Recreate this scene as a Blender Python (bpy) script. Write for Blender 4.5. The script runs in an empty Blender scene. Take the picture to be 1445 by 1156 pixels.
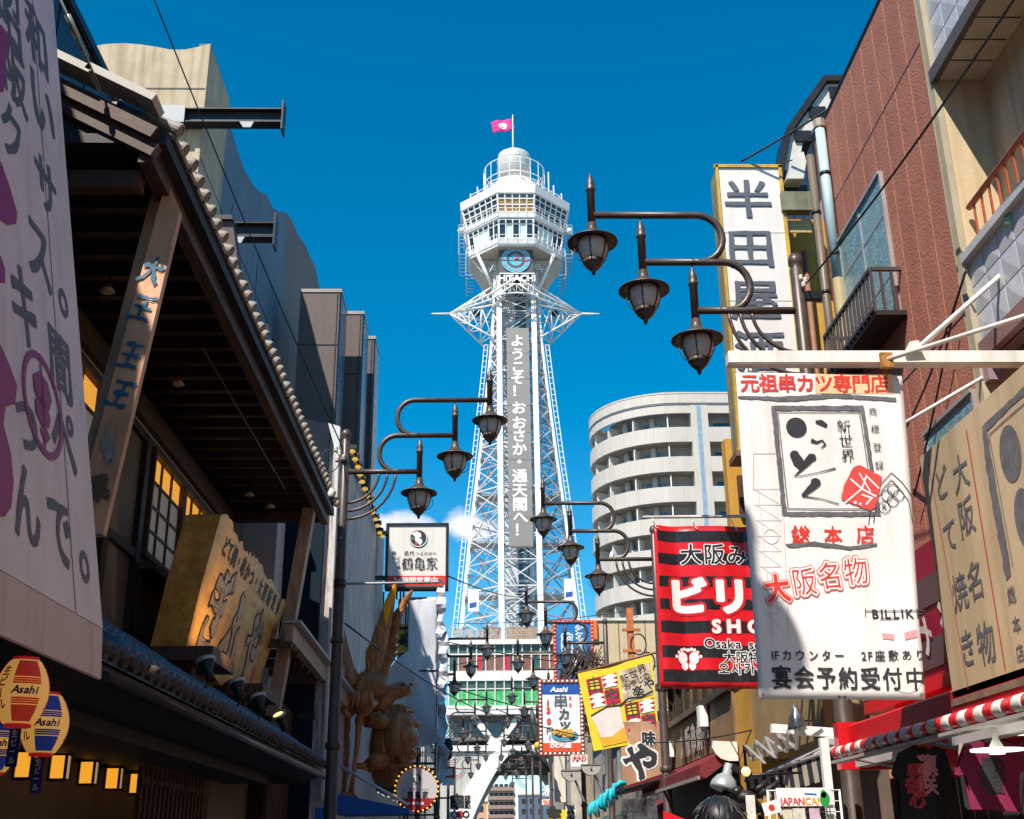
import bpy, bmesh, math, random
from mathutils import Vector, Matrix, noise
from mathutils.geometry import tessellate_polygon
random.seed(7)
R = math.radians
C = bpy.context.scene
COL = C.collection

# ---------------------------------------------------------------- camera, sky, sun, exposure
PITCH, ROLL, YAW, FPX, EYE = R(20.6), R(.6), R(-1.46), 1650., 1.6
cam = bpy.data.cameras.new('camera'); cam.sensor_width = 36; cam.lens = 36 * FPX / 1445
cam.clip_start = .05; cam.clip_end = 6000
camo = bpy.data.objects.new('camera', cam); COL.objects.link(camo)
camo.location = (0, 0, EYE)
camo.rotation_euler = (Matrix.Rotation(YAW, 3, 'Z') @ Matrix.Rotation(R(90) + PITCH, 3, 'X') @ Matrix.Rotation(-ROLL, 3, 'Z')).to_euler()
C.camera = camo
C.view_settings.view_transform = 'Standard'; C.view_settings.look = 'None'
C.view_settings.exposure = .55; C.view_settings.gamma = 1; C.view_settings.use_curve_mapping = False
C.render.engine = 'CYCLES'
C.cycles.use_denoising = True
C.cycles.max_bounces = 6; C.cycles.diffuse_bounces = 3; C.cycles.glossy_bounces = 3; C.cycles.transmission_bounces = 4
SUND = Vector((.385, .67, -1)).normalized()          # the way the sunlight travels
EL = math.asin(-SUND.z); ROT = math.atan2(-SUND.x, -SUND.y)
W = bpy.data.worlds.new('World'); C.world = W; W.use_nodes = True
nt = W.node_tree; N = nt.nodes; L = nt.links; N.clear()
out = N.new('ShaderNodeOutputWorld'); bg = N.new('ShaderNodeBackground'); sky = N.new('ShaderNodeTexSky')
sky.sky_type = 'NISHITA'; sky.sun_disc = False; sky.sun_elevation = EL; sky.sun_rotation = ROT
sky.air_density = 1.0; sky.dust_density = 0.0; sky.ozone_density = 4.0; sky.altitude = 200
hs = N.new('ShaderNodeHueSaturation'); hs.inputs['Saturation'].default_value = 1.45; hs.inputs['Hue'].default_value = .485; hs.inputs['Value'].default_value = 1.1
L.new(sky.outputs[0], hs.inputs['Color'])
# two small fair-weather clouds low over the street and a few elsewhere: noise within round patches of the sky
tc = N.new('ShaderNodeTexCoord'); nz = N.new('ShaderNodeTexNoise'); nz.inputs['Scale'].default_value = 48; nz.inputs['Detail'].default_value = 7; nz.inputs['Roughness'].default_value = .55
mp = N.new('ShaderNodeMapping'); mp.inputs['Scale'].default_value = (1, 1, 1.5); L.new(tc.outputs['Generated'], mp.inputs[0]); L.new(mp.outputs[0], nz.inputs['Vector'])
def math_node(op, a, b=None, c=None):
    n = N.new('ShaderNodeMath'); n.operation = op
    for i, v in enumerate((a, b, c)):
        if v is None: continue
        if isinstance(v, (int, float)): n.inputs[i].default_value = v
        else: L.new(v, n.inputs[i])
    return n.outputs[0]
tot = None
for az, el, rx, rz in ((-4.3, 15.05, 1.5, .8), (-3.5, 14.9, 1.3, .7), (-.95, 15.0, 1.25, 1.0), (-.4, 14.8, 1.6, .75), (60, 20, 9, 3), (-70, 24, 12, 4), (150, 18, 14, 4), (-140, 26, 8, 3), (95, 30, 7, 2.4)):
    d = Vector((math.sin(R(az)) * math.cos(R(el)), math.cos(R(az)) * math.cos(R(el)), math.sin(R(el))))
    rt = Vector((d.y, -d.x, 0)).normalized(); up = rt.cross(d)
    comps = []
    for ax, rad in ((rt, rx), (up, rz)):
        dn = N.new('ShaderNodeVectorMath'); dn.operation = 'DOT_PRODUCT'; L.new(tc.outputs['Generated'], dn.inputs[0]); dn.inputs[1].default_value = ax
        off = math_node('SUBTRACT', dn.outputs['Value'], d.dot(ax))
        q = math_node('DIVIDE', off, math.tan(R(rad))); comps.append(math_node('MULTIPLY', q, q))
    r2 = math_node('ADD', *comps)
    dn = N.new('ShaderNodeVectorMath'); dn.operation = 'DOT_PRODUCT'; L.new(tc.outputs['Generated'], dn.inputs[0]); dn.inputs[1].default_value = d
    front = math_node('GREATER_THAN', dn.outputs['Value'], 0.)
    f = math_node('MULTIPLY', math_node('MAXIMUM', math_node('SUBTRACT', 1.0, r2), 0.), front)
    tot = f if tot is None else math_node('MAXIMUM', tot, f)
cv = math_node('ADD', tot, math_node('MULTIPLY', math_node('SUBTRACT', nz.outputs['Fac'], .5), 1.9))
mr = N.new('ShaderNodeMapRange'); mr.interpolation_type = 'SMOOTHSTEP'; L.new(math_node('MULTIPLY', cv, math_node('GREATER_THAN', tot, .001)), mr.inputs[0]); mr.inputs[1].default_value = .05; mr.inputs[2].default_value = 1.1
soft = math_node('MULTIPLY', mr.outputs[0], math_node('MINIMUM', math_node('MULTIPLY', tot, 6.), 1.))
mx = N.new('ShaderNodeMixRGB'); L.new(math_node('MULTIPLY', soft, .85), mx.inputs[0]); L.new(hs.outputs[0], mx.inputs[1])
mx.inputs[2].default_value = (8.2, 7.8, 8.6, 1)
L.new(mx.outputs[0], bg.inputs[0]); bg.inputs[1].default_value = .1; L.new(bg.outputs[0], out.inputs[0])
sl = bpy.data.lights.new('sun', 'SUN'); sl.energy = 5.0; sl.angle = R(.53); sl.color = (1, .925, .82)
so = bpy.data.objects.new('sun', sl); COL.objects.link(so); so.rotation_euler = SUND.to_track_quat('-Z', 'Y').to_euler(); so.location = (-20, -30, 60)

# ---------------------------------------------------------------- helpers
def ray(px, py):
    u, v = px - 722.5, 578 - py
    c, s = math.cos(ROLL), math.sin(ROLL); u, v = u * c + v * s, -u * s + v * c
    Y = FPX * math.cos(PITCH) - v * math.sin(PITCH); Z = FPX * math.sin(PITCH) + v * math.cos(PITCH)
    c, s = math.cos(YAW), math.sin(YAW)
    return Vector((u * c - Y * s, u * s + Y * c, Z))
CAM = Vector((0, 0, EYE))
def P(px, py, x=None, y=None, z=None):
    """a traced outline point brought to its true plane in the street"""
    d = ray(px, py)
    t = x / d.x if x is not None else y / d.y if y is not None else (z - EYE) / d.z
    return CAM + d * t

class MB:
    def __init__(s): s.v = []; s.f = []; s.sm = []
    def add(s, vs, fs, smooth=False):
        n = len(s.v); s.v += [Vector(v) for v in vs]; s.f += [tuple(i + n for i in f) for f in fs]; s.sm += [smooth] * len(fs); return s
    def box(s, a, b):
        x0, x1 = sorted((a[0], b[0])); y0, y1 = sorted((a[1], b[1])); z0, z1 = sorted((a[2], b[2]))
        return s.add([(x0, y0, z0), (x1, y0, z0), (x1, y1, z0), (x0, y1, z0), (x0, y0, z1), (x1, y0, z1), (x1, y1, z1), (x0, y1, z1)],
                     [(3, 2, 1, 0), (4, 5, 6, 7), (0, 1, 5, 4), (1, 2, 6, 5), (2, 3, 7, 6), (3, 0, 4, 7)])
    def bar(s, p, q, w, h=None, up=(0, 0, 1)):
        p, q = Vector(p), Vector(q); d = (q - p).normalized(); h = w if h is None else h
        u = Vector(up)
        if abs(d.dot(u)) > .98: u = Vector((0, 1, 0))
        a = d.cross(u).normalized() * w / 2; b = a.cross(d).normalized() * h / 2
        return s.add([p - a - b, p + a - b, p + a + b, p - a + b, q - a - b, q + a - b, q + a + b, q - a + b],
                     [(3, 2, 1, 0), (4, 5, 6, 7), (0, 1, 5, 4), (1, 2, 6, 5), (2, 3, 7, 6), (3, 0, 4, 7)])
    def tube(s, pts, r, n=8, cap=True, close=False):
        pts = [Vector(p) for p in pts]; m = len(pts); rs = r if isinstance(r, (list, tuple)) else [r] * m
        vs = []; ref = None
        for i, p in enumerate(pts):
            t = (pts[(i + 1) % m] - pts[i - 1]) if close else (pts[min(i + 1, m - 1)] - pts[max(i - 1, 0)])
            t.normalize()
            if ref is None: ref = Vector((0, 0, 1)) if abs(t.z) < .9 else Vector((1, 0, 0))
            a = t.cross(ref).normalized(); b = a.cross(t).normalized(); ref = b
            for k in range(n):
                w = 2 * math.pi * k / n; vs.append(p + a * (math.cos(w) * rs[i]) + b * (math.sin(w) * rs[i]))
        fs = []
        for i in range(m if close else m - 1):
            j = (i + 1) % m
            for k in range(n):
                fs.append((i * n + k, i * n + (k + 1) % n, j * n + (k + 1) % n, j * n + k))
        s.add(vs, fs, True)
        if cap and not close:
            b0 = len(s.v) - m * n
            s.f.append(tuple(b0 + k for k in reversed(range(n)))); s.sm.append(False)
            s.f.append(tuple(b0 + (m - 1) * n + k for k in range(n))); s.sm.append(False)
        return s
    def lathe(s, c, prof, n=20, axis='z', smooth=True, cap=True):
        vs = []
        for (r, h) in prof:
            for k in range(n):
                w = 2 * math.pi * k / n
                if axis == 'z': vs.append((c[0] + r * math.cos(w), c[1] + r * math.sin(w), c[2] + h))
                elif axis == 'y': vs.append((c[0] + r * math.cos(w), c[1] + h, c[2] - r * math.sin(w)))
                else: vs.append((c[0] + h, c[1] + r * math.cos(w), c[2] + r * math.sin(w)))
        fs = []
        for i in range(len(prof) - 1):
            for k in range(n): fs.append((i * n + k, i * n + (k + 1) % n, (i + 1) * n + (k + 1) % n, (i + 1) * n + k))
        s.add(vs, fs, smooth)
        b0 = len(s.v) - len(prof) * n
        if not cap: return s
        if prof[0][0] > 1e-4: s.f.append(tuple(b0 + k for k in reversed(range(n)))); s.sm.append(False)
        if prof[-1][0] > 1e-4: s.f.append(tuple(b0 + (len(prof) - 1) * n + k for k in range(n))); s.sm.append(False)
        return s
    def sweep(s, poly, d):
        """a polygon (list of 3D points) pushed along d"""
        d = Vector(d); n = len(poly); poly = [Vector(p) for p in poly]
        tris = tessellate_polygon([poly])
        nrm = Vector((0, 0, 0))
        for i in range(n): nrm += poly[i].cross(poly[(i + 1) % n])
        flip = nrm.dot(d) > 0
        vs = poly + [p + d for p in poly]; fs = []
        for t in tris:
            a, b, c = t
            tn = (poly[b] - poly[a]).cross(poly[c] - poly[a])
            if tn.dot(d) > 0: a, c = c, a
            fs.append((a, b, c)); fs.append((c + n, b + n, a + n))
        for i in range(n):
            j = (i + 1) % n
            fs.append((i, i + n, j + n, j) if not flip else (i, j, j + n, i + n))
        return s.add(vs, fs)
    def ball(s, c, r, n=12, m=8, sc=(1, 1, 1)):
        prof = [(max(1e-5, math.sin(math.pi * i / m)) * r, -math.cos(math.pi * i / m) * r) for i in range(m + 1)]
        k0 = len(s.v); s.lathe((0, 0, 0), prof, n)
        for i in range(k0, len(s.v)):
            v = s.v[i]; s.v[i] = Vector((v.x * sc[0] + c[0], v.y * sc[1] + c[1], v.z * sc[2] + c[2]))
        return s
    def build(s, name, mat, parent=None, bev=0, kind=None, label=None, fix=True):
        me = bpy.data.meshes.new(name)
        off = ORG.get(parent.name, Vector((0, 0, 0))) if parent else Vector((0, 0, 0))
        me.from_pydata([v - off for v in s.v], [], s.f); me.materials.append(mat)
        me.polygons.foreach_set('use_smooth', s.sm)
        if fix:
            bm = bmesh.new(); bm.from_mesh(me); bmesh.ops.recalc_face_normals(bm, faces=bm.faces[:]); bm.to_mesh(me); bm.free()
        me.update()
        o = bpy.data.objects.new(name, me); COL.objects.link(o)
        if parent: o.parent = parent; ORG[o.name] = off
        else: ORG[o.name] = Vector((0, 0, 0))
        if bev: b = o.modifiers.new('bevel', 'BEVEL'); b.width = bev; b.segments = 1; b.limit_method = 'ANGLE'; b.angle_limit = R(40)
        if kind: o['kind'] = kind
        if label: o['label'] = label
        return o
ORG = {}
def tag(o, label, cat, group=None, kind=None):
    o['label'] = label; o['category'] = cat
    if group: o['group'] = group
    if kind: o['kind'] = kind
    return o
def thing(name, label, cat, loc=(0, 0, 0), group=None):
    o = bpy.data.objects.new(name, None); COL.objects.link(o); o.location = loc; ORG[o.name] = Vector(loc); o.empty_display_size = .2
    return tag(o, label, cat, group)
def shared(name, me, parent, loc, rot=None, scale=None, kind=None):
    """one more piece that shares its mesh data"""
    o = bpy.data.objects.new(name, me); COL.objects.link(o)
    off = ORG.get(parent.name, Vector((0, 0, 0))) if parent else Vector((0, 0, 0))
    M_ = Matrix.Translation(Vector(loc) - off)
    if rot is not None: M_ = M_ @ rot.to_4x4()
    if scale is not None: M_ = M_ @ Matrix.Diagonal(Vector((*scale, 1)))
    o.matrix_basis = M_
    if parent: o.parent = parent; ORG[o.name] = off
    if kind: o['kind'] = kind
    return o
UNIT = {}
def size_box(mat, x, y, z):
    k = (mat.name, round(x, 3), round(y, 3), round(z, 3))
    if k not in UNIT:
        me = bpy.data.meshes.new('piece'); m = MB().box((-x / 2, -y / 2, -z / 2), (x / 2, y / 2, z / 2))
        me.from_pydata(m.v, [], m.f); me.materials.append(mat); me.update(); UNIT[k] = me
    return UNIT[k]
def piece(name, a, b, mat, parent):
    """an axis-aligned block as a piece of its own"""
    a, b = Vector(a), Vector(b)
    return shared(name, size_box(mat, *[max(abs(b[i] - a[i]), 1e-4) for i in range(3)]), parent, (a + b) / 2)
def beam(name, p, q, w, mat, parent, h=None, up=(0, 0, 1)):
    p, q = Vector(p), Vector(q); d = (q - p); ln = d.length; d.normalize(); u = Vector(up)
    if abs(d.dot(u)) > .98: u = Vector((0, 1, 0))
    a = d.cross(u).normalized(); b = a.cross(d).normalized()
    rot = Matrix((a, d, -b)).transposed() if False else Matrix((a, d, b)).transposed()
    if rot.determinant() < 0: rot = Matrix((-a, d, b)).transposed()
    return shared(name, size_box(mat, w, ln, h or w), parent, (p + q) / 2, rot)
def copy_tree(o, parent=None):
    c = o.copy(); COL.objects.link(c)
    if parent: c.parent = parent
    for ch in o.children: copy_tree(ch, c)
    return c

# ---------------------------------------------------------------- materials
MATS = {}
def M(name, col, rough=.6, metal=0, var=.15, vs=3., bump=0, bs=40., emit=0, ecol=None, stain=0, stretch=None, spec=.5, alt=None, trans=0, coat=0):
    """colour with uneven wear; var = light/dark mottling, stain = streaks running down, bump = fine relief"""
    if name in MATS: return MATS[name]
    m = bpy.data.materials.new(name); m.use_nodes = True; t = m.node_tree; n = t.nodes; l = t.links
    b = n['Principled BSDF']; b.inputs['Roughness'].default_value = rough; b.inputs['Metallic'].default_value = metal
    b.inputs['Specular IOR Level'].default_value = spec; seed_ = None
    if coat: b.inputs['Coat Weight'].default_value = coat
    tcn = n.new('ShaderNodeTexCoord'); mpn = n.new('ShaderNodeMapping'); oi = n.new('ShaderNodeObjectInfo'); mu = n.new('ShaderNodeVectorMath'); mu.operation = 'MULTIPLY_ADD'; mu.inputs[1].default_value = (37, 53, 29)
    l.new(oi.outputs['Random'], mu.inputs[0]); l.new(tcn.outputs['Object'], mu.inputs[2]); l.new(mu.outputs[0], mpn.inputs[0])
    if stretch: mpn.inputs['Scale'].default_value = stretch
    no = n.new('ShaderNodeTexNoise'); no.inputs['Scale'].default_value = vs; no.inputs['Detail'].default_value = 6; no.inputs['Roughness'].default_value = .65
    l.new(mpn.outputs[0], no.inputs['Vector'])
    cr = n.new('ShaderNodeValToRGB'); cr.color_ramp.elements[0].position = .3; cr.color_ramp.elements[1].position = .7
    c2 = alt or tuple(min(1, c * (1 + var)) for c in col); c1 = tuple(c * (1 - var) for c in col)
    cr.color_ramp.elements[0].color = (*c1, 1); cr.color_ramp.elements[1].color = (*c2, 1)
    l.new(no.outputs['Fac'], cr.inputs[0]); cout = cr.outputs[0]
    if stain:
        mp2 = n.new('ShaderNodeMapping'); l.new(tcn.outputs['Object'], mp2.inputs[0]); mp2.inputs['Scale'].default_value = (7, 7, .35)
        n2 = n.new('ShaderNodeTexNoise'); n2.inputs['Scale'].default_value = 1.; n2.inputs['Detail'].default_value = 5; l.new(mp2.outputs[0], n2.inputs['Vector'])
        rr = n.new('ShaderNodeMapRange'); l.new(n2.outputs['Fac'], rr.inputs[0]); rr.inputs[1].default_value = .48; rr.inputs[2].default_value = .75; rr.inputs[4].default_value = stain
        mxn = n.new('ShaderNodeMixRGB'); mxn.blend_type = 'MULTIPLY'; l.new(rr.outputs[0], mxn.inputs[0]); l.new(cout, mxn.inputs[1]); mxn.inputs[2].default_value = (.38, .3, .22, 1); cout = mxn.outputs[0]
    l.new(cout, b.inputs['Base Color'])
    if bump:
        nb = n.new('ShaderNodeTexNoise'); nb.inputs['Scale'].default_value = bs; nb.inputs['Detail'].default_value = 4
        l.new(mpn.outputs[0], nb.inputs['Vector'])
        bn = n.new('ShaderNodeBump'); bn.inputs['Strength'].default_value = bump; bn.inputs['Distance'].default_value = .02; l.new(nb.outputs['Fac'], bn.inputs['Height']); l.new(bn.outputs[0], b.inputs['Normal'])
    rv = n.new('ShaderNodeMapRange'); l.new(no.outputs['Fac'], rv.inputs[0]); rv.inputs[3].default_value = max(.02, rough - .12); rv.inputs[4].default_value = min(1, rough + .12); l.new(rv.outputs[0], b.inputs['Roughness'])
    if trans: b.inputs['Transmission Weight'].default_value = trans
    if emit:
        b.inputs['Emission Color'].default_value = (*(ecol or col), 1); b.inputs['Emission Strength'].default_value = emit
    MATS[name] = m; return m
def wood(name, c1, c2, scale=6., axis=2, rough=.6, bump=.25, ring=9.):
    if name in MATS: return MATS[name]
    m = bpy.data.materials.new(name); m.use_nodes = True; t = m.node_tree; n = t.nodes; l = t.links; b = n['Principled BSDF']
    tcn = n.new('ShaderNodeTexCoord'); mpn = n.new('ShaderNodeMapping'); oi = n.new('ShaderNodeObjectInfo'); mu = n.new('ShaderNodeVectorMath'); mu.operation = 'MULTIPLY_ADD'; mu.inputs[1].default_value = (37, 53, 29); l.new(oi.outputs['Random'], mu.inputs[0]); l.new(tcn.outputs['Object'], mu.inputs[2]); l.new(mu.outputs[0], mpn.inputs[0])
    sc = [ring, ring, ring]; sc[axis] = ring * .07; mpn.inputs['Scale'].default_value = sc
    no = n.new('ShaderNodeTexNoise'); no.inputs['Scale'].default_value = scale / 3; no.inputs['Detail'].default_value = 8; no.inputs['Roughness'].default_value = .7; no.inputs['Distortion'].default_value = .6
    l.new(mpn.outputs[0], no.inputs['Vector'])
    cr = n.new('ShaderNodeValToRGB'); cr.color_ramp.elements[0].position = .35; cr.color_ramp.elements[1].position = .65
    cr.color_ramp.elements[0].color = (*c1, 1); cr.color_ramp.elements[1].color = (*c2, 1); l.new(no.outputs['Fac'], cr.inputs[0])
    n3 = n.new('ShaderNodeTexNoise'); n3.inputs['Scale'].default_value = 1.7; n3.inputs['Detail'].default_value = 4; l.new(tcn.outputs['Object'], n3.inputs['Vector'])
    r3 = n.new('ShaderNodeMapRange'); l.new(n3.outputs['Fac'], r3.inputs[0]); r3.inputs[1].default_value = .3; r3.inputs[2].default_value = .7; r3.inputs[3].default_value = .65; r3.inputs[4].default_value = 1.1
    mm = n.new('ShaderNodeVectorMath'); mm.operation = 'SCALE'; l.new(cr.outputs[0], mm.inputs[0]); l.new(r3.outputs[0], mm.inputs['Scale'])
    l.new(mm.outputs[0], b.inputs['Base Color']); b.inputs['Roughness'].default_value = rough
    bn = n.new('ShaderNodeBump'); bn.inputs['Strength'].default_value = bump; bn.inputs['Distance'].default_value = .01; l.new(no.outputs['Fac'], bn.inputs['Height']); l.new(bn.outputs[0], b.inputs['Normal'])
    MATS[name] = m; return m

white = M('white_paint', (.78, .77, .75), .45, var=.1, vs=2)
steelw = M('tower_white_steel', (.8, .79, .77), .42, var=.07, vs=.6)
steelg = M('tower_grey_steel', (.36, .37, .38), .5, var=.12, vs=.6)
bronze = M('lamp_bronze', (.085, .064, .054), .42, .3, var=.25, vs=5)
frost = M('frosted_glass', (.88, .78, .7), .5, var=.12, vs=9, spec=.6, trans=.35)
black = M('black_rubber', (.012, .012, .013), .55, var=.2)
darkst = M('dark_steel', (.03, .028, .028), .4, .5, var=.3)
ink = M('ink_black', (.022, .023, .028), .7, var=.35, vs=14)
inkgrey = M('ink_grey', (.12, .115, .125), .7, var=.35, vs=14)
redp = M('red_print', (.72, .03, .02), .5, var=.14, vs=6)
redc = M('red_vinyl', (.68, .012, .02), .28, var=.12, vs=5, spec=.6)
whitep = M('white_print', (.84, .83, .8), .5, var=.04, vs=9)
glassd = M('dark_glass', (.025, .035, .045), .06, .0, var=.4, vs=.9, spec=.9)
# ---------------------------------------------------------------- lettering
GL = {}
def glyph(ch, off=0.):
    k = (ch, off)
    if k not in GL:
        cu = bpy.data.curves.new('glyph', 'FONT'); cu.body = ch; cu.size = 1; cu.resolution_u = 3; cu.offset = off
        ob = bpy.data.objects.new('glyph', cu)
        COL.objects.link(ob)
        dg = bpy.context.evaluated_depsgraph_get(); me = bpy.data.meshes.new_from_object(ob.evaluated_get(dg))
        vs = [(v.co.x, v.co.y) for v in me.vertices]; fs = [tuple(p.vertices) for p in me.polygons]
        if ord(ch) < 0x250:
            x0 = min([v[0] for v in vs] or [0]); x1 = max([v[0] for v in vs] or [.5]); vs = [(x - (x0 + x1) / 2, y - .345) for x, y in vs]; adv = (x1 - x0) - 2 * off + .1
        else:
            vs = [(x - .5, y - .36) for x, y in vs]; adv = 1.
        bpy.data.objects.remove(ob); bpy.data.curves.remove(cu); bpy.data.meshes.remove(me)
        GL[k] = (vs, fs, adv)
    return GL[k]

import numpy as np
SD = {}; TS = 1.
def sdf(ch, N):
    """signed distance of one character on an N x N grid over its em box, positive inside"""
    k = (ch, N)
    if k in SD: return SD[k]
    vs, fs, adv = glyph(ch, 0.); V = np.array(vs or [(0, 0)]); edge = {}
    for f in fs:
        for a, b in zip(f, f[1:] + f[:1]): e = (min(a, b), max(a, b)); edge[e] = edge.get(e, 0) + 1
    E = np.array([e for e, c in edge.items() if c == 1] or [(0, 0)])
    g = np.linspace(-.66, .66, N); X, Y = np.meshgrid(g, g, indexing='ij'); P_ = np.stack([X.ravel(), Y.ravel()], 1)
    A, B = V[E[:, 0]], V[E[:, 1]]; d = B - A; L2_ = (d ** 2).sum(1) + 1e-12
    best = np.full(len(P_), 9.)
    ins = np.zeros(len(P_), int)
    for a, dd, l2, b in zip(A, d, L2_, B):
        t = np.clip(((P_ - a) @ dd) / l2, 0, 1); q = P_ - a - t[:, None] * dd; best = np.minimum(best, (q ** 2).sum(1))
        if a[1] != b[1]:
            c = (a[1] > P_[:, 1]) != (b[1] > P_[:, 1]); xi = a[0] + (P_[:, 1] - a[1]) * dd[0] / dd[1]; ins += (c & (P_[:, 0] < xi))
    D = np.sqrt(best) * np.where(ins % 2 == 1, 1, -1); SD[k] = (D.reshape(N, N), g, adv); return SD[k]
CT = {}
def contour(ch, off, N, rough, seed=0):
    """the character thickened by off (and uneven like a brush), as flat faces"""
    k = (ch, round(off, 3), N, round(rough, 3), seed if rough else 0)
    if k in CT: return CT[k]
    D, g, adv = sdf(ch, N); F = D + off
    if rough:
        X, Y = np.meshgrid(g, g, indexing='ij'); s_ = seed * 1.7 + ord(ch) % 97
        F = F + rough * .55 * (np.sin(X * 7 + s_) * np.sin(Y * 6 - s_ * .7) + .5 * np.sin(X * 15 - Y * 11 + s_)) + rough * .12 * np.sin(X * 61 + s_) * np.sin(Y * 67)
    ins = F > 0; n = len(g); h = g[1] - g[0]; full = ins[:-1, :-1] & ins[1:, :-1] & ins[:-1, 1:] & ins[1:, 1:]; some = (ins[:-1, :-1] | ins[1:, :-1] | ins[:-1, 1:] | ins[1:, 1:]) & ~full
    vs, fs = [], []
    for j in range(n - 1):
        i = 0; row = full[:, j]
        while i < n - 1:
            if row[i]:
                a = i
                while i < n - 1 and row[i]: i += 1
                b = len(vs); vs += [(g[a], g[j]), (g[i], g[j]), (g[i], g[j + 1]), (g[a], g[j + 1])]; fs.append((b, b + 1, b + 2, b + 3))
            else: i += 1
    for i, j in zip(*np.nonzero(some)):
        c = [(i, j), (i + 1, j), (i + 1, j + 1), (i, j + 1)]; poly = []
        for q in range(4):
            p, r = c[q], c[(q + 1) % 4]; fp, fr = F[p], F[r]
            if fp > 0: poly.append((g[p[0]], g[p[1]]))
            if (fp > 0) != (fr > 0): t = fp / (fp - fr); poly.append((g[p[0]] + (g[r[0]] - g[p[0]]) * t, g[p[1]] + (g[r[1]] - g[p[1]]) * t))
        if len(poly) >= 3: b = len(vs); vs += poly; fs.append(tuple(range(b, b + len(poly))))
    CT[k] = ([(float(x), float(y)) for x, y in vs], fs, adv); return CT[k]
class Surf:
    """a sheet that things are printed on: origin, right, up, outward normal and an optional billow"""
    def __init__(s, O, U, V, wave=None):
        s.O = Vector(O); s.U = Vector(U).normalized(); s.V = Vector(V); s.V = (s.V - s.U * s.V.dot(s.U)).normalized(); s.N = s.U.cross(s.V); s.wave = wave
        if s.N.dot(CAM - s.O) < 0: s.N = -s.N
    def uv(s, px, py):
        d = ray(px, py); t = (s.O - CAM).dot(s.N) / d.dot(s.N); p = CAM + d * t - s.O
        return (p.dot(s.U), p.dot(s.V))
    def at(s, u, v, h=0): return s.O + s.U * u + s.V * v + s.N * (h + (s.wave(u, v) if s.wave else 0))
class Taper(Surf):
    """a hanging cloth gathered in a little towards its foot"""
    def k(s, v): return .9 + .1 * v / s.H
    def uv(s, px, py): u, v = Surf.uv(s, px, py); return (u / s.k(v), v)
    def at(s, u, v, h=0): return Surf.at(s, u * s.k(v), v, h)
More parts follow.
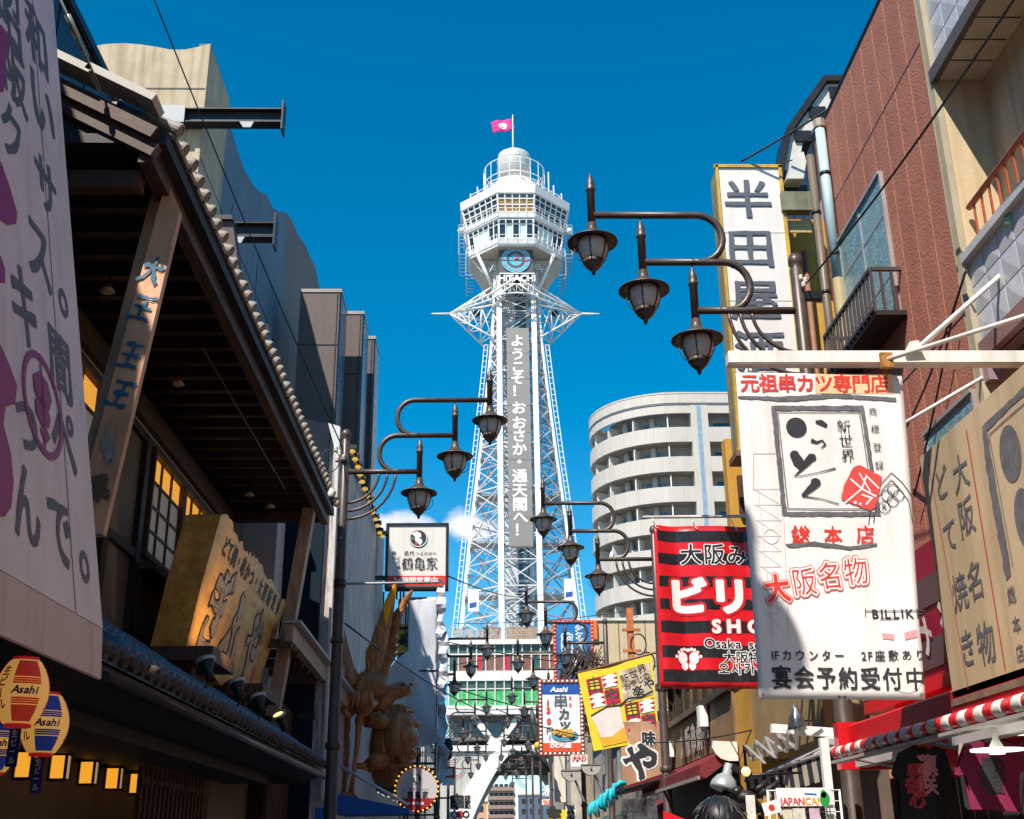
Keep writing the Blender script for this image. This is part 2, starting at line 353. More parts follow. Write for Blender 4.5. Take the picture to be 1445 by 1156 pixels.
class Print:
    """everything printed in one colour on one sheet: a part of the sign it belongs to"""
    def __init__(s, surf, parent, mat, h=.004, name='lettering', cut=None):
        s.s = surf; s.p = parent; s.m = mat; s.h = h; s.name = name; s.vs = []; s.fs = []; s.cut = cut
    def raw(s, vs, fs): n = len(s.vs); s.vs += vs; s.fs += [tuple(i + n for i in f) for f in fs]
    def uvglyph(s, ch, cu, cv, w, h, off=0., shear=0., rot=0., rough=0.):
        px = max(w, h) * 1650 / max(1., (s.s.O - CAM).length if hasattr(s.s, 'O') else 9.); N_ = 96 if px > 55 else 72 if px > 32 else 52 if px > 18 else 36
        vs, fs, _ = contour(ch, off, N_, rough, len(s.fs) % 5); c, r = math.cos(rot), math.sin(rot); o = []
        for x, y in vs:
            if rough: nn = noise.noise_vector(Vector((x * 3.1 + cu * 7, y * 3.1 + cv * 7, 0))); x += nn.x * rough; y += nn.y * rough
            x += shear * y; x *= w; y *= h; o.append((cu + x * c - y * r, cv + x * r + y * c))
        s.raw(o, fs)
    def text(s, t, p0, p1, w, h=None, off=0., shear=0., rot=0., rough=0.):
        """characters of a line or a column between two traced points (centres of first and last)"""
        h = w if h is None else h; w *= TS; h *= TS; a = s.s.uv(*p0); b = s.s.uv(*p1); n = len(t)
        adv = [glyph(c)[2] if c != ' ' else .5 for c in t]; lat = all(ord(c) < 0x250 for c in t)
        pos = [0.]
        for i in range(1, n): pos.append(pos[-1] + (adv[i] + adv[i - 1]) / 2)
        tot = pos[-1] or 1.
        for i, c in enumerate(t):
            if c == ' ': continue
            f = pos[i] / tot if n > 1 else 0
            s.uvglyph(c, a[0] + (b[0] - a[0]) * f, a[1] + (b[1] - a[1]) * f, w, h, off, shear, rot, rough)
        return s
    def poly(s, pts): return s.uvpoly([s.s.uv(*p) for p in pts])
    def uvpoly(s, q):
        t = tessellate_polygon([[Vector((x, y, 0)) for x, y in q]]); s.raw(list(q), [tuple(f) for f in t]); return s
    def stroke(s, pts, w, uv=False, close=False):
        q = [Vector(p if uv else s.s.uv(*p)) for p in pts]; ws = w if isinstance(w, (list, tuple)) else [w] * len(q)
        if close: q.append(q[0]); ws = list(ws) + [ws[0]]
        L_, R_ = [], []
        for i, p in enumerate(q):
            if close and i in (0, len(q) - 1): t = (q[1] - q[0]).normalized() + (q[0] - q[-2]).normalized()
            else:
                t = Vector((0, 0))
                if i > 0: t += (q[i] - q[i - 1]).normalized()
                if i < len(q) - 1: t += (q[i + 1] - q[i]).normalized()
            if t.length < 1e-6: t = Vector((1, 0))
            t.normalize(); nn = Vector((-t.y, t.x)); k = 1.
            if 0 < i < len(q) - 1: k = 1 / max(.5, abs(nn.dot(Vector((-(q[i + 1] - q[i]).normalized().y, (q[i + 1] - q[i]).normalized().x)))))
            L_.append(tuple(p + nn * ws[i] / 2 * k)); R_.append(tuple(p - nn * ws[i] / 2 * k))
        n = len(q); s.raw(L_ + R_, [(i, i + 1, n + i + 1, n + i) for i in range(n - 1)]); return s
    def disc(s, c, r, r2=None, n=28, uv=False, a0=0, a1=360, inner=None):
        u, v = c if uv else s.s.uv(*c); r2 = r2 or r
        if inner is None: return s.uvpoly([(u + r * math.cos(R(a0 + (a1 - a0) * k / n)), v + r2 * math.sin(R(a0 + (a1 - a0) * k / n))) for k in range(n)])
        o = [(u + r * math.cos(R(a0 + (a1 - a0) * k / n)), v + r2 * math.sin(R(a0 + (a1 - a0) * k / n))) for k in range(n + 1)]
        i = [(u + inner * math.cos(R(a0 + (a1 - a0) * k / n)), v + inner * r2 / r * math.sin(R(a0 + (a1 - a0) * k / n))) for k in range(n + 1)]
        s.raw(o + i, [(k, k + 1, n + k + 2, n + k + 1) for k in range(n)]); return s
    def done(s, label=None):
        if not s.vs: return
        bm = bmesh.new(); bv = [bm.verts.new((x, y, 0)) for x, y in s.vs]
        for f in s.fs:
            try: bm.faces.new([bv[i] for i in f])
            except ValueError: pass
        if s.cut:
            us = [x for x, _ in s.vs]; u0, u1 = min(us), max(us); k = math.ceil((u1 - u0) / s.cut)
            for i in range(1, k):
                bmesh.ops.bisect_plane(bm, geom=bm.verts[:] + bm.edges[:] + bm.faces[:], plane_co=(u0 + i * s.cut, 0, 0), plane_no=(1, 0, 0))
            us = [v.co.y for v in bm.verts]; u0, u1 = min(us), max(us); k = math.ceil((u1 - u0) / (s.cut * 2))
            for i in range(1, k):
                bmesh.ops.bisect_plane(bm, geom=bm.verts[:] + bm.edges[:] + bm.faces[:], plane_co=(0, u0 + i * s.cut * 2, 0), plane_no=(0, 1, 0))
        off = ORG.get(s.p.name, Vector((0, 0, 0)))
        for v in bm.verts: v.co = s.s.at(v.co.x, v.co.y, s.h) - off
        me = bpy.data.meshes.new(s.name); bm.to_mesh(me); bm.free(); me.materials.append(s.m)
        o = bpy.data.objects.new(s.name, me); COL.objects.link(o); o.parent = s.p; ORG[o.name] = off
        if label: o['label'] = label
        return o
def jag(pts, amp, step, seed=0):
    """a closed outline (px) made ragged like a brush or torn edge"""
    rnd = random.Random(seed); o = []
    for i in range(len(pts)):
        a, b = Vector(pts[i]), Vector(pts[(i + 1) % len(pts)]); k = max(1, int((b - a).length / step))
        for j in range(k): q = a + (b - a) * j / k; o.append((q.x + rnd.uniform(-amp, amp), q.y + rnd.uniform(-amp, amp)))
    return o
def sheet(surf, parent, name, mat, u0, v0, u1, v1, nu=24, nv=12, th=.006):
    m = MB(); vs = []
    for side in (0, -th):
        for j in range(nv + 1):
            for i in range(nu + 1): vs.append(surf.at(u0 + (u1 - u0) * i / nu, v0 + (v1 - v0) * j / nv, side))
    k = (nu + 1) * (nv + 1); fs = []
    for j in range(nv):
        for i in range(nu):
            a = j * (nu + 1) + i; fs.append((a, a + 1, a + nu + 2, a + nu + 1)); fs.append((k + a + nu + 1, k + a + nu + 2, k + a + 1, k + a))
    rim = [i for i in range(nu + 1)] + [(j + 1) * (nu + 1) - 1 for j in range(1, nv + 1)] + [nv * (nu + 1) + i for i in reversed(range(nu))] + [j * (nu + 1) for j in reversed(range(1, nv))]
    for a, b in zip(rim, rim[1:] + rim[:1]): fs.append((b, a, k + a, k + b))
    m.add(vs, fs, True); o = m.build(name, mat, parent); return o
def slab(surf, u0, v0, u1, v1, h0, h1):
    m = MB(); vs = [surf.at(u, v, h) for h in (h0, h1) for u, v in ((u0, v0), (u1, v0), (u1, v1), (u0, v1))]
    m.add(vs, [(3, 2, 1, 0), (4, 5, 6, 7), (0, 1, 5, 4), (1, 2, 6, 5), (2, 3, 7, 6), (3, 0, 4, 7)]); return m
# ================================================================ THE SETTING
asph = M('asphalt', (.05, .05, .052), .85, var=.25, vs=2, bump=.4, bs=90)
pave = M('paving', (.24, .22, .2), .8, var=.2, vs=1.5, bump=.2, bs=60)
MB().box((-900, -300, -.3), (900, 2500, -.02)).build('ground', M('ground_grey', (.16, .155, .15), .9, var=.2, vs=.05), kind='structure')
MB().box((-1.9, -40, -.05), (3.3, 330, .0)).build('road', asph, kind='structure')
MB().box((-4.9, -40, -.1), (-1.9, 130, .12)).build('pavement', pave, kind='structure')
MB().box((3.3, -40, -.1), (6, 130, .12)).build('pavement', pave, kind='structure')
MB().box((-1.9, -40, 0), (-1.78, 130, .13)).build('kerb', M('kerb_stone', (.35, .34, .32), .8), kind='structure')
MB().box((3.18, -40, 0), (3.3, 130, .13)).build('kerb', MATS['kerb_stone'], kind='structure')

# ================================================================ THE TOWER
TX, TY = 4.4, 147.
tw = thing('observation_tower', 'white steel lattice observation tower with octagonal viewing deck and clock, closing the street', 'tower', (TX, TY, 0))
def T(x, y, z): return Vector((TX + x, TY + y, z))
def octa(a, h):
    a *= .955; h *= .955
    return [(-h, -a), (h, -a), (a, -h), (a, h), (h, a), (-h, a), (-a, h), (-a, -h)]
def w2(z):
    k = [(24, 7.65), (40, 6.1), (50, 4.95), (60, 3.9), (66, 3.35), (72, 3.0), (80, 2.8)]
    for (z0, a), (z1, b) in zip(k, k[1:]):
        if z <= z1: return a + (b - a) * (z - z0) / (z1 - z0)
    return 2.9
WI = 2.35
lv = [24.5, 31.5, 38.2, 44.5, 50.5, 56, 61, 65.7, 70, 74, 77.8]
legxy = lambda i, z: [(-WI, -w2(z)), (WI, -w2(z)), (w2(z), -WI), (w2(z), WI), (WI, w2(z)), (-WI, w2(z)), (-w2(z), WI), (-w2(z), -WI)][i % 8]
for i in range(8):
    m = MB()
    for a, b in zip(lv, lv[1:]):
        x0, y0 = legxy(i, a); x1, y1 = legxy(i, b); m.bar(T(x0, y0, a), T(x1, y1, b), .42 if i in (0, 1) else .34)
    m.build('leg', steelw, tw)
nb = 0
steelb = M('brace_paint', (.6, .6, .6), .45, var=.22, vs=.25)
def tb(p, q, w, mat=steelb):
    global nb; nb += 1
    return beam('brace', p, q, w * .72, mat, tw)
cage = MB()
for k, (a, b) in enumerate(zip(lv, lv[1:])):
    for i in range(8):
        pa = T(*legxy(i, a), a); pb = T(*legxy(i, b), b); j = i + 1
        qa = T(*legxy(j, a), a); qb = T(*legxy(j, b), b); mid = (a + b) / 2
        pm = T(*legxy(i, mid), mid); qm = T(*legxy(j, mid), mid)
        front = i in (0,)
        if i in (7, 0, 1, 6, 2, 5):
            tb(pa, qa, .22)
            if i != 0 or a < 37 or a > 66:
                tb(pa, qm, .15); tb(qa, pm, .15); tb(pm, qb, .15); tb(qm, pb, .15)
                cage.bar(pm, qm, .13)
        else:
            for u, v in ((pa, qa), (pm, qm)): cage.bar(u, v, .2)
            for u, v in ((pa, qb), (qa, pb)): cage.bar(u, v, .15)
    # bars across the inside, and the batten ladders that stiffen each leg
    for i in range(8):
        x0, y0 = legxy(i, a); x1, y1 = legxy((i + 3) % 8, a); cage.bar(T(x0, y0, a), T(x1, y1, a), .14)
        x1, y1 = legxy((i + 2) % 8, b); cage.bar(T(x0, y0, a), T(x1, y1, b), .11)
        mid = (a + b) / 2; x0, y0 = legxy(i, mid); x1, y1 = legxy((i + 3) % 8, b); cage.bar(T(x0, y0, mid), T(x1, y1, b), .09)
cage.build('inner_bracing', M('inner_paint', (.5, .5, .5), .5, var=.25, vs=.25), tw, kind='stuff')
for sx in (-1, 1):                                             # ladder strips outside the splayed legs
    m = MB(); z = 24.5
    prev = None
    while z < 66:
        w = w2(z); p = [T(sx * (w + .95), -WI, z), T(sx * (w + .45), -WI, z)]
        m.bar(p[0], p[1], .07)
        if prev: m.bar(prev[0], p[0], .1); m.bar(prev[1], p[1], .08)
        prev = p; z += .8
    m.build('service_ladder', steelw, tw)
for sx in (-1, 1):
    m = MB(); z = 24.5; prev = None
    while z < 77:
        w = w2(z); p = [T(sx * (WI - .28), -w - .15, z), T(sx * (WI + .28), -w - .15, z)]
        m.bar(p[0], p[1], .1)
        if prev: m.bar(prev[0], p[0], .13); m.bar(prev[1], p[1], .13); m.bar(prev[0], p[1], .07)
        prev = p; z += .75
    m.build('leg_lattice', steelw, tw)
# lift shaft in the middle
sh = MB().box(T(-1.75, -1.6, 24), T(1.75, 1.6, 78)).build('lift_shaft', M('shaft_panel', (.5, .53, .56), .4, var=.12, vs=.5), tw)
shg = M('shaft_glass', (.05, .12, .17), .12, var=.5, vs=.4)
z = 26.
while z < 76:
    piece('shaft_pane', T(-.1, -1.66, z), T(1.3, -1.6, z + 2.1), shg, tw); z += 2.45
# four platforms and a rail
for z in (44.5, 38.2, 31.5):
    w = w2(z) - .4
    for a, b in ((-w, -w * .3), (w * .3, w)): MB().box(T(a, -1.5, z - .1), T(b, 1.5, z)).build('landing', steelg, tw)
# the cross of trussed arms below the deck
for sx in (-1, 1):
    tip = T(sx * 9.1, 0, 71.05); m = MB()
    m.tube([tip, T(sx * 11.65, 0, 71.05)], [.16, .09], 8)
    roots = [T(sx * 2.6, -2.9, 74.2), T(sx * 2.6, 2.9, 74.2), T(sx * 3.0, -3.0, 71), T(sx * 3.0, 3.0, 71), T(sx * 3.3, -3, 66.2), T(sx * 3.3, 3, 66.2)]
    for r_ in roots: m.tube([r_, tip], .13, 6)
    for f in (.28, .55, .8):
        q = [r_.lerp(tip, f) for r_ in roots]
        for a, b in ((0, 1), (2, 3), (4, 5), (0, 2), (1, 3), (2, 4), (3, 5)): m.tube([q[a], q[b]], .08, 5)
        g = [r_.lerp(tip, f - .27) for r_ in roots]
        for a, b in ((0, 2), (2, 0), (2, 4), (4, 2), (1, 3), (3, 1), (3, 5), (0, 1), (4, 5)): m.tube([g[a], q[b]], .065, 5)
    m.build('trussed_arm', steelw, tw)
for sx in (-1, 1):                                             # sweeping bars from the front of the shaft out to the arm tips
    m = MB(); pts = [T(sx * .3, -5.2, 73.9), T(sx * 1.6, -4.8, 73.1), T(sx * 3.2, -3.8, 72.4), T(sx * 9.1, 0, 71.1)]
    m.tube(pts, .15, 6); m.tube([p + Vector((0, 0, -.9)) for p in pts[:-1]] + [pts[-1]], .11, 6)
    for a in (.2, 1, 1.8): 
        i = int(a); p = pts[i].lerp(pts[i + 1], a - i); m.bar(p, p + Vector((0, 0, -.9)), .1)
    for p in pts[:3]: m.bar(p, T(sx * WI, -w2(73), 73 - .5), .1); m.bar(p, T(sx * WI, -w2(76), 76), .1)
    m.build('trussed_arm', steelw, tw)
m = MB(); arc = [T(3.2 * math.sin(R(t)), -3.1 - 1.9 * math.cos(R(t)), 73.1) for t in range(-90, 91, 15)]; m.tube(arc, .12, 6); m.tube([p - Vector((0, 0, 1.3)) for p in arc], .12, 6)
for i, p in enumerate(arc): m.bar(p, p - Vector((0, 0, 1.3)), .08); m.bar(p, arc[min(i + 1, 12)] - Vector((0, 0, 1.3)), .06)
m.build('walkway', steelw, tw)
for x, y, zz in ((-5.4, 0, 71.1), (5.4, 0, 71.1)):
    MB().ball(T(x, y, zz), .5, 8, 6).build('floodlight', darkst, tw)
# viewing deck
deckw = M('deck_white_panel', (.8, .79, .77), .38, var=.06, vs=.8, stain=.25)
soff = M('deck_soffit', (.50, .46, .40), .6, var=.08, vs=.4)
def ring(a0, h0, z0, a1, h1, z1, name, mat, inner=None):
    m = MB(); A = octa(a0, h0); B = octa(a1, h1)
    vs = [T(x, y, z0) for x, y in A] + [T(x, y, z1) for x, y in B]; fs = [(i, (i + 1) % 8, (i + 1) % 8 + 8, i + 8) for i in range(8)]
    fs.append(tuple(reversed(range(8)))); fs.append(tuple(range(8, 16))); return m.add(vs, fs).build(name, mat, tw)
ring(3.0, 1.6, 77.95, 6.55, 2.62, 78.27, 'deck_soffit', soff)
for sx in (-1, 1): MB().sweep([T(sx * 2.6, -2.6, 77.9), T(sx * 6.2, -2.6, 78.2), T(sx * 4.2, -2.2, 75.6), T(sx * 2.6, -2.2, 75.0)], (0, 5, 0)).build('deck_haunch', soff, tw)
ring(6.6, 2.65, 78.25, 6.95, 2.6, 79.3, 'deck_rim', deckw)
ring(6.5, 2.45, 79.3, 6.9, 2.45, 82.25, 'lower_gallery', glassd)
ring(7.1, 2.65, 82.25, 7.25, 2.65, 83.0, 'deck_band', deckw)
ring(7.05, 2.5, 83.0, 7.75, 2.65, 85.9, 'upper_gallery', glassd)
ring(8.0, 2.75, 85.75, 8.1, 2.8, 87.0, 'deck_roof', deckw)
warm = M('deck_interior_glow', (.22, .13, .05), .7, var=.9, vs=2.2, emit=.1, ecol=(.9, .55, .18))
palew = M('deck_blind', (.55, .72, .68), .5, var=.05)
for (a0, h0, z0, a1, h1, z1, low) in ((6.5, 2.45, 79.35, 6.9, 2.45, 82.2, 1), (7.05, 2.5, 83.05, 7.75, 2.65, 85.8, 0)):
    A = octa(a0, h0); B = octa(a1, h1)
    for s in (7, 0, 1, 6, 2, 5):
        p0, p1 = Vector(A[s]), Vector(A[(s + 1) % 8]); q0, q1 = Vector(B[s]), Vector(B[(s + 1) % 8])
        nrm = Vector((p1.y - p0.y, -(p1.x - p0.x))).normalized(); n = 5 if s % 2 == 0 else 6
        def PT(f, g, e=.06):
            a = p0.lerp(p1, f); b = q0.lerp(q1, f); c = a.lerp(b, g) + nrm * e; return T(c.x, c.y, z0 + (z1 - z0) * g)
        for k in range(n + 1): beam('mullion', PT(k / n, 0), PT(k / n, 1), .2 if k in (0, n) else .15, steelw, tw)
        for g in (.02, .42, .72, .97) if not low else (.03, .74, .97): beam('transom', PT(0, g), PT(1, g), .13, steelw, tw)
        for k in range(n):
            if low and ((s == 0 and k in (1, 3)) or (s == 7 and k in (1, 2, 3)) or (s == 1 and k in (1, 2, 3))):
                MB().add([PT(k / n, .04, .03), PT((k + 1) / n, .04, .03), PT((k + 1) / n, .72, .03), PT(k / n, .72, .03)], [(0, 1, 2, 3)]).build('window_blind', palew, tw)
            elif not low and s == 0:
                MB().add([PT(k / n, .04, .03), PT((k + 1) / n, .04, .03), PT((k + 1) / n, .7, .03), PT(k / n, .7, .03)], [(0, 1, 2, 3)]).build('window_pane', warm, tw)
# outside catwalk cages
def rail(a, h, z, hh, name, step=1.1, mat=steelw):
    m = MB(); O_ = [Vector(p) for p in octa(a, h)]
    for i in range(8):
        p, q = O_[i], O_[(i + 1) % 8]; n = max(1, int((q - p).length / step))
        for f in (0, .5, 1): m.bar(T(p.x, p.y, z + hh * f), T(q.x, q.y, z + hh * f), .06)
        for k in range(n): c = p.lerp(q, k / n); m.bar(T(c.x, c.y, z), T(c.x, c.y, z + hh), .06)
    return m.build(name, mat, tw)
rail(7.6, 2.8, 82.4, 1.2, 'deck_railing'); rail(7.15, 2.8, 78.5, 1.2, 'deck_railing')
mesh_m = M('cage_mesh', (.35, .42, .47), .4, .3, var=.3, vs=3)
for sx in (-1, 1):
    for (x, z0, z1) in ((7.9, 78.6, 83.2), (6.9, 75.4, 79.2)):
        m = MB(); zz = z0
        while zz < z1: m.bar(T(sx * x, -3.2, zz), T(sx * x, 3.2, zz), .07); zz += .5
        for yy in (-3.2, -2.1, -1, 0, 1, 2.1, 3.2): m.bar(T(sx * x, yy, z0), T(sx * x, yy, z1), .08); m.bar(T(sx * x, yy, z1), T(sx * (x - 1.2), yy, z1), .07); m.bar(T(sx * x, yy, z0), T(sx * (x - 1.0), yy, z0), .07)
        m.build('catwalk_cage', mesh_m, tw)
    MB().ball(T(sx * 7.6, -2.6, 82.6), .5, 8, 6).build('floodlight', steelw, tw)
for sx in (-1, 1):                                             # struts from the legs to the underside
    for y in (-3.4, 3.4):
        MB().tube([T(sx * 2.9, y * .75, 73.0), T(sx * 5.3, y * 1.15, 78.3)], .24, 8).build('strut', steelw, tw)
        MB().tube([T(sx * 2.6, y, 76.2), T(sx * 4.6, y * .6, 76.9)], .13, 6).build('strut', steelw, tw)
        MB().tube([T(sx * 2.5, y, 78.1), T(sx * 3.6, y * 1.2, 75.4)], .1, 6).build('strut', steelw, tw)
# roof: drum, railing ring
m = MB().lathe(T(0, 0, 87), [(2.9, 0), (2.9, 4.4), (2.45, 4.6)], 28); m.build('roof_drum', deckw, tw)
MB().lathe(T(0, 0, 91.5), [(2.42, 0), (2.42, 4.3), (2.3, 4.9), (1.7, 5.35), (0.001, 5.6)], 28).build('roof_dome', M('dome_metal', (.62, .61, .58), .35, .2, var=.12, vs=1.5), tw)
for zz in (92.6, 94, 95.3): MB().tube([T(2.45 * math.cos(R(t)), 2.45 * math.sin(R(t)), zz) for t in range(0, 360, 15)], .05, 5, close=True).build('dome_hoop', steelw, tw)
m = MB()
for zz in (89.6, 90.4, 91.3, 93.6): m.tube([T(4.4 * math.cos(R(t)), 4.4 * math.sin(R(t)), zz) for t in range(0, 360, 15)], .07, 5, close=True)
for t in range(0, 360, 20):
    m.bar(T(4.4 * math.cos(R(t)), 4.4 * math.sin(R(t)), 89.4), T(4.4 * math.cos(R(t)), 4.4 * math.sin(R(t)), 93.7), .08)
    m.bar(T(4.4 * math.cos(R(t)), 4.4 * math.sin(R(t)), 90.4), T(2.9 * math.cos(R(t)), 2.9 * math.sin(R(t)), 89.4), .1)
m.build('roof_railing', steelw, tw)
rail(6.6, 2.7, 87.0, 1.3, 'roof_railing', 1.6)
for x, h in ((-5.3, 90.3), (-4.3, 92.5), (5.6, 90.6), (4.9, 92.8), (-6.3, 89.2), (6.7, 89.3)):
    MB().tube([T(x, -1.5, 87), T(x, -1.5, h)], .09, 6).build('antenna', steelw, tw)
# clock and letters on the shaft
ck = M('clock_face', (.1, .4, .52), .5, var=.05); ckd = M('clock_back', (.07, .075, .075), .6)
MB().box(T(-2.35, -5.3, 74.5), T(2.3, -3.4, 78.25)).build('clock_housing', ckd, tw)
cs = Surf(T(-.05, -5.32, 76.6), (1, 0, 0), (0, 0, 1))
MB().lathe(T(-.05, -5.45, 76.6), [(1.98, 0), (1.98, .12)], 40, 'y').build('clock_dial', ck, tw)
cs.O = T(-.05, -5.46, 76.6)
p_ = Print(cs, tw, ckd, .01, 'dial_ring'); p_.disc((0, 0), 1.28, n=40, uv=True, inner=.92); p_.done()
mag = M('clock_magenta', (.72, .02, .25), .5)
p_ = Print(cs, tw, mag, .02, 'hour_mark')
for k in range(12):
    a = R(30 * k); p_.stroke([(math.sin(a) * 1.5, math.cos(a) * 1.5), (math.sin(a) * (1.8 if k % 3 else 1.85), math.cos(a) * (1.8 if k % 3 else 1.85))], .13 if k % 3 else .2, uv=True)
p_.done()
for a, ln, w in ((R(36), 1.15, .2), (R(99), 1.65, .14)):
    p_ = Print(cs, tw, M('clock_hand_red', (.6, .02, .04), .5), .05, 'clock_hand'); p_.stroke([(-math.sin(a) * .25, -math.cos(a) * .25), (math.sin(a) * ln, math.cos(a) * ln)], w, uv=True); p_.done()
hs_ = Surf(T(-2.2, -6.5, 74.1), (1, 0, 0), (0, 0, 1)); p_ = Print(hs_, tw, white, .02)
p_.text('HITACHI', (708.5, 392.5), (754, 392.5), 1.45, 1.25, .05); p_.done()
MB().box(T(-2.3, -6.4, 73.95), T(2.4, -6.3, 74.1)).build('letter_rail', steelw, tw)
# the tall panel with the greeting
sgm = M('tower_sign_grey', (.2, .19, .175), .5, var=.05, vs=.3)
a, b = P(718, 772, y=140.2), P(714, 463, y=143.2); ax = (b - a).normalized(); ss = Surf(a, (1, 0, 0), ax); ln = (b - a).length
npan = 8
for k in range(npan): slab(ss, 0, ln * k / npan + .06, 3.0, ln * (k + 1) / npan, -.25, 0).build('sign_panel', sgm, tw)
slab(ss, .1, 0, 2.95, ln, -.35, -.15).build('sign_backing', steelg, tw)
p_ = Print(ss, tw, M('sign_letter_grey', (.62, .61, .6), .5), .03)
for ch, x, y in (('よ', 730, 481), ('う', 730.5, 500), ('こ', 731, 518), ('そ', 730.5, 534), ('！', 731.5, 552), ('お', 732, 576), ('お', 732.5, 597), ('さ', 732.5, 615), ('か', 733, 634), ('・', 733, 652), ('通', 733.5, 672), ('天', 733.5, 692), ('閣', 733.8, 712), ('へ', 734.5, 730), ('！', 735.5, 748)):
    u, v = ss.uv(x, y); p_.uvglyph(ch, u, v, 1.95, 1.95, .035)
p_.done()
# mast and flag
MB().tube([T(-.1, 0, 97), T(-.1, 0, 100), T(-.1, 0, 103.6)], [.16, .1, .06], 8).build('mast', steelw, tw)
fl = thing('flag', 'magenta flag with a pale emblem flying from the mast on top of the tower', 'flag', T(-.1, 0, 101.5))
fs_ = Surf(T(-.15, 0, 102.9), (-1, 0, -.17), (-.12, 0, 1), lambda u, v: .18 * math.sin(u * 3.4) * min(1, u)); fs_.N = Vector((0, -1, 0))
sheet(fs_, fl, 'flag_cloth', M('flag_magenta', (.75, .01, .22), .7, var=.15, vs=1), 0, -1.9, 3.2, 0, 16, 8, .02)
p_ = Print(fs_, fl, whitep, .04, 'emblem', .4); p_.disc((1.6, -.95), .62, .55, uv=True, inner=.4); p_.disc((1.55, -.9), .3, .36, n=9, uv=True); p_.disc((1.9, -.7), .28, .2, uv=True); p_.done()

# ---- the tower's foot: hall over the street
ft = thing('tower_hall', 'white hall with red-brown and green window bands, bridging the street under the lattice tower', 'building', (TX, 134, 0))
hw = M('hall_white', (.72, .70, .67), .5, var=.06, vs=.4, stain=.3); grn = M('green_net', (.02, .42, .12), .6, var=.5, vs=2.2, alt=(.12, .6, .22)); brn = M('hall_brown_panel', (.2, .09, .06), .55, var=.3, vs=.8)
X0, X1, Y0, Y1 = -4.0, 13.6, 134., 158.
for z0, z1, e, nm in ((23.4, 23.95, .35, 'roof_edge'), (19.35, 20.45, .12, 'wall_band'), (15.65, 16.6, .3, 'wall_band'), (22.25, 22.4, .05, 'window_rail'), (18.42, 18.52, .05, 'window_rail')):
    MB().box((X0 - e, Y0 - e, z0), (X1 + e, Y1, z1)).build(nm, hw, ft)
MB().box((X0 + .1, Y0 + .25, 15.9), (X1 - .1, Y1 - .1, 23.6)).build('wall', M('hall_inner', (.05, .07, .06), .5), ft)
nbay = 17; bw = (X1 - X0) / nbay; gd = M('hall_glass_green', (.05, .09, .07), .15, var=.4, vs=1); redpan = M('hall_red_panel', (.5, .02, .04), .5)
for k in range(nbay + 1):
    x = X0 + bw * k
    piece('mullion', (x - .06, Y0 - .06, 20.45), (x + .06, Y0 + .2, 23.4), hw, ft); piece('mullion', (x - .06, Y0 - .06, 16.6), (x + .06, Y0 + .2, 19.35), hw, ft)
    if k < nbay:
        piece('pane', (x + .06, Y0 + .08, 22.4), (x + bw - .06, Y0 + .14, 23.4), gd, ft)
        mt = redpan if k in (3, 6) else (gd if k in (0, 9) else brn)
        if k in (3, 6):
            piece('pane', (x + .06, Y0 + .08, 20.45), (x + bw * .62, Y0 + .14, 22.25), redpan, ft); piece('pane', (x + bw * .62, Y0 + .08, 20.45), (x + bw - .06, Y0 + .14, 22.25), gd, ft)
        else: piece('pane', (x + .06, Y0 + .08, 20.45), (x + bw - .06, Y0 + .14, 22.25), mt, ft)
        piece('pane', (x + .06, Y0 + .08, 18.52), (x + bw - .06, Y0 + .14, 19.35), gd, ft)
        piece('pane', (x + .06, Y0 + .08, 16.6), (x + bw - .06, Y0 + .14, 18.42), grn, ft)
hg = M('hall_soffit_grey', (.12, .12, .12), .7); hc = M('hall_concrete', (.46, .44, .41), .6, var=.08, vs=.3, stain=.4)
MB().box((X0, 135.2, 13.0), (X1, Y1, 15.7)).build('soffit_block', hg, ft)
for k in range(9):
    x = X0 + .5 + k * 1.95; piece('window', (x, 135.12, 13.45), (x + 1.55, 135.19, 14.85), glassd, ft)
    piece('window_frame', (x - .12, 135.05, 13.3), (x, 135.2, 14.95), hc, ft)
for c in (1.3, 8.2):                                            # V-shaped columns
    MB().bar((c - 2.6, 134.6, 15.6), (c - .1, 134.6, 12.4), .55, .7).bar((c + 2.6, 134.6, 15.6), (c + .1, 134.6, 12.4), .55, .7).build('v_column', hw, ft)
    MB().sweep([(c - 1.5, 134.3, 13.1), (c + 1.5, 134.3, 13.1), (c + .7, 134.3, 12.3), (c - .7, 134.3, 12.3)], (0, .8, 0)).build('v_foot', hw, ft)
MB().box((X0 - .3, 134.0, 11.75), (X1 + .3, 134.9, 12.35)).build('beam', hw, ft)
arch = []
for k in range(13): t = k / 12; arch.append((4.4 - 1.0 - 6.6 * t ** .82, 11.7 * (1 - t ** 1.25) if t < 1 else 0))
archR = [(8.8 - x, z) for x, z in arch]
for side, ar in ((-1, arch), (1, archR)):
    xo = X0 - 1.5 if side < 0 else X1 + 1.5
    poly = [(x, 134.35, z) for x, z in ar] + [(xo, 134.35, 0), (xo, 134.35, 11.75)]
    if side < 0: poly.append((3.4, 134.35, 11.75))
    else: poly.append((5.4, 134.35, 11.75))
    MB().sweep(poly, (0, 2.2, 0)).build('arch_wall', hc, ft)
    poly2 = [(x, 156, z) for x, z in ar] + [(xo, 156, 0), (xo, 156, 11.75), (4.4 + side * 1.0, 156, 11.75)]
    MB().sweep(poly2, (0, 2.0, 0)).build('arch_wall', hc, ft)
    rib = [(x, 133.9, z) for x, z in ar] + [(x + side * (2.2 if z < 11.6 else 2.2), 133.9, z) for x, z in reversed(ar)]
    MB().sweep(rib, (0, .5, 0)).build('arch_rib', M('arch_white', (.78, .76, .73), .45, var=.05, vs=.4, stain=.3), ft)
MB().box((X0, 136.5, 11.3), (X1, 156, 11.75)).build('ceiling', hg, ft)
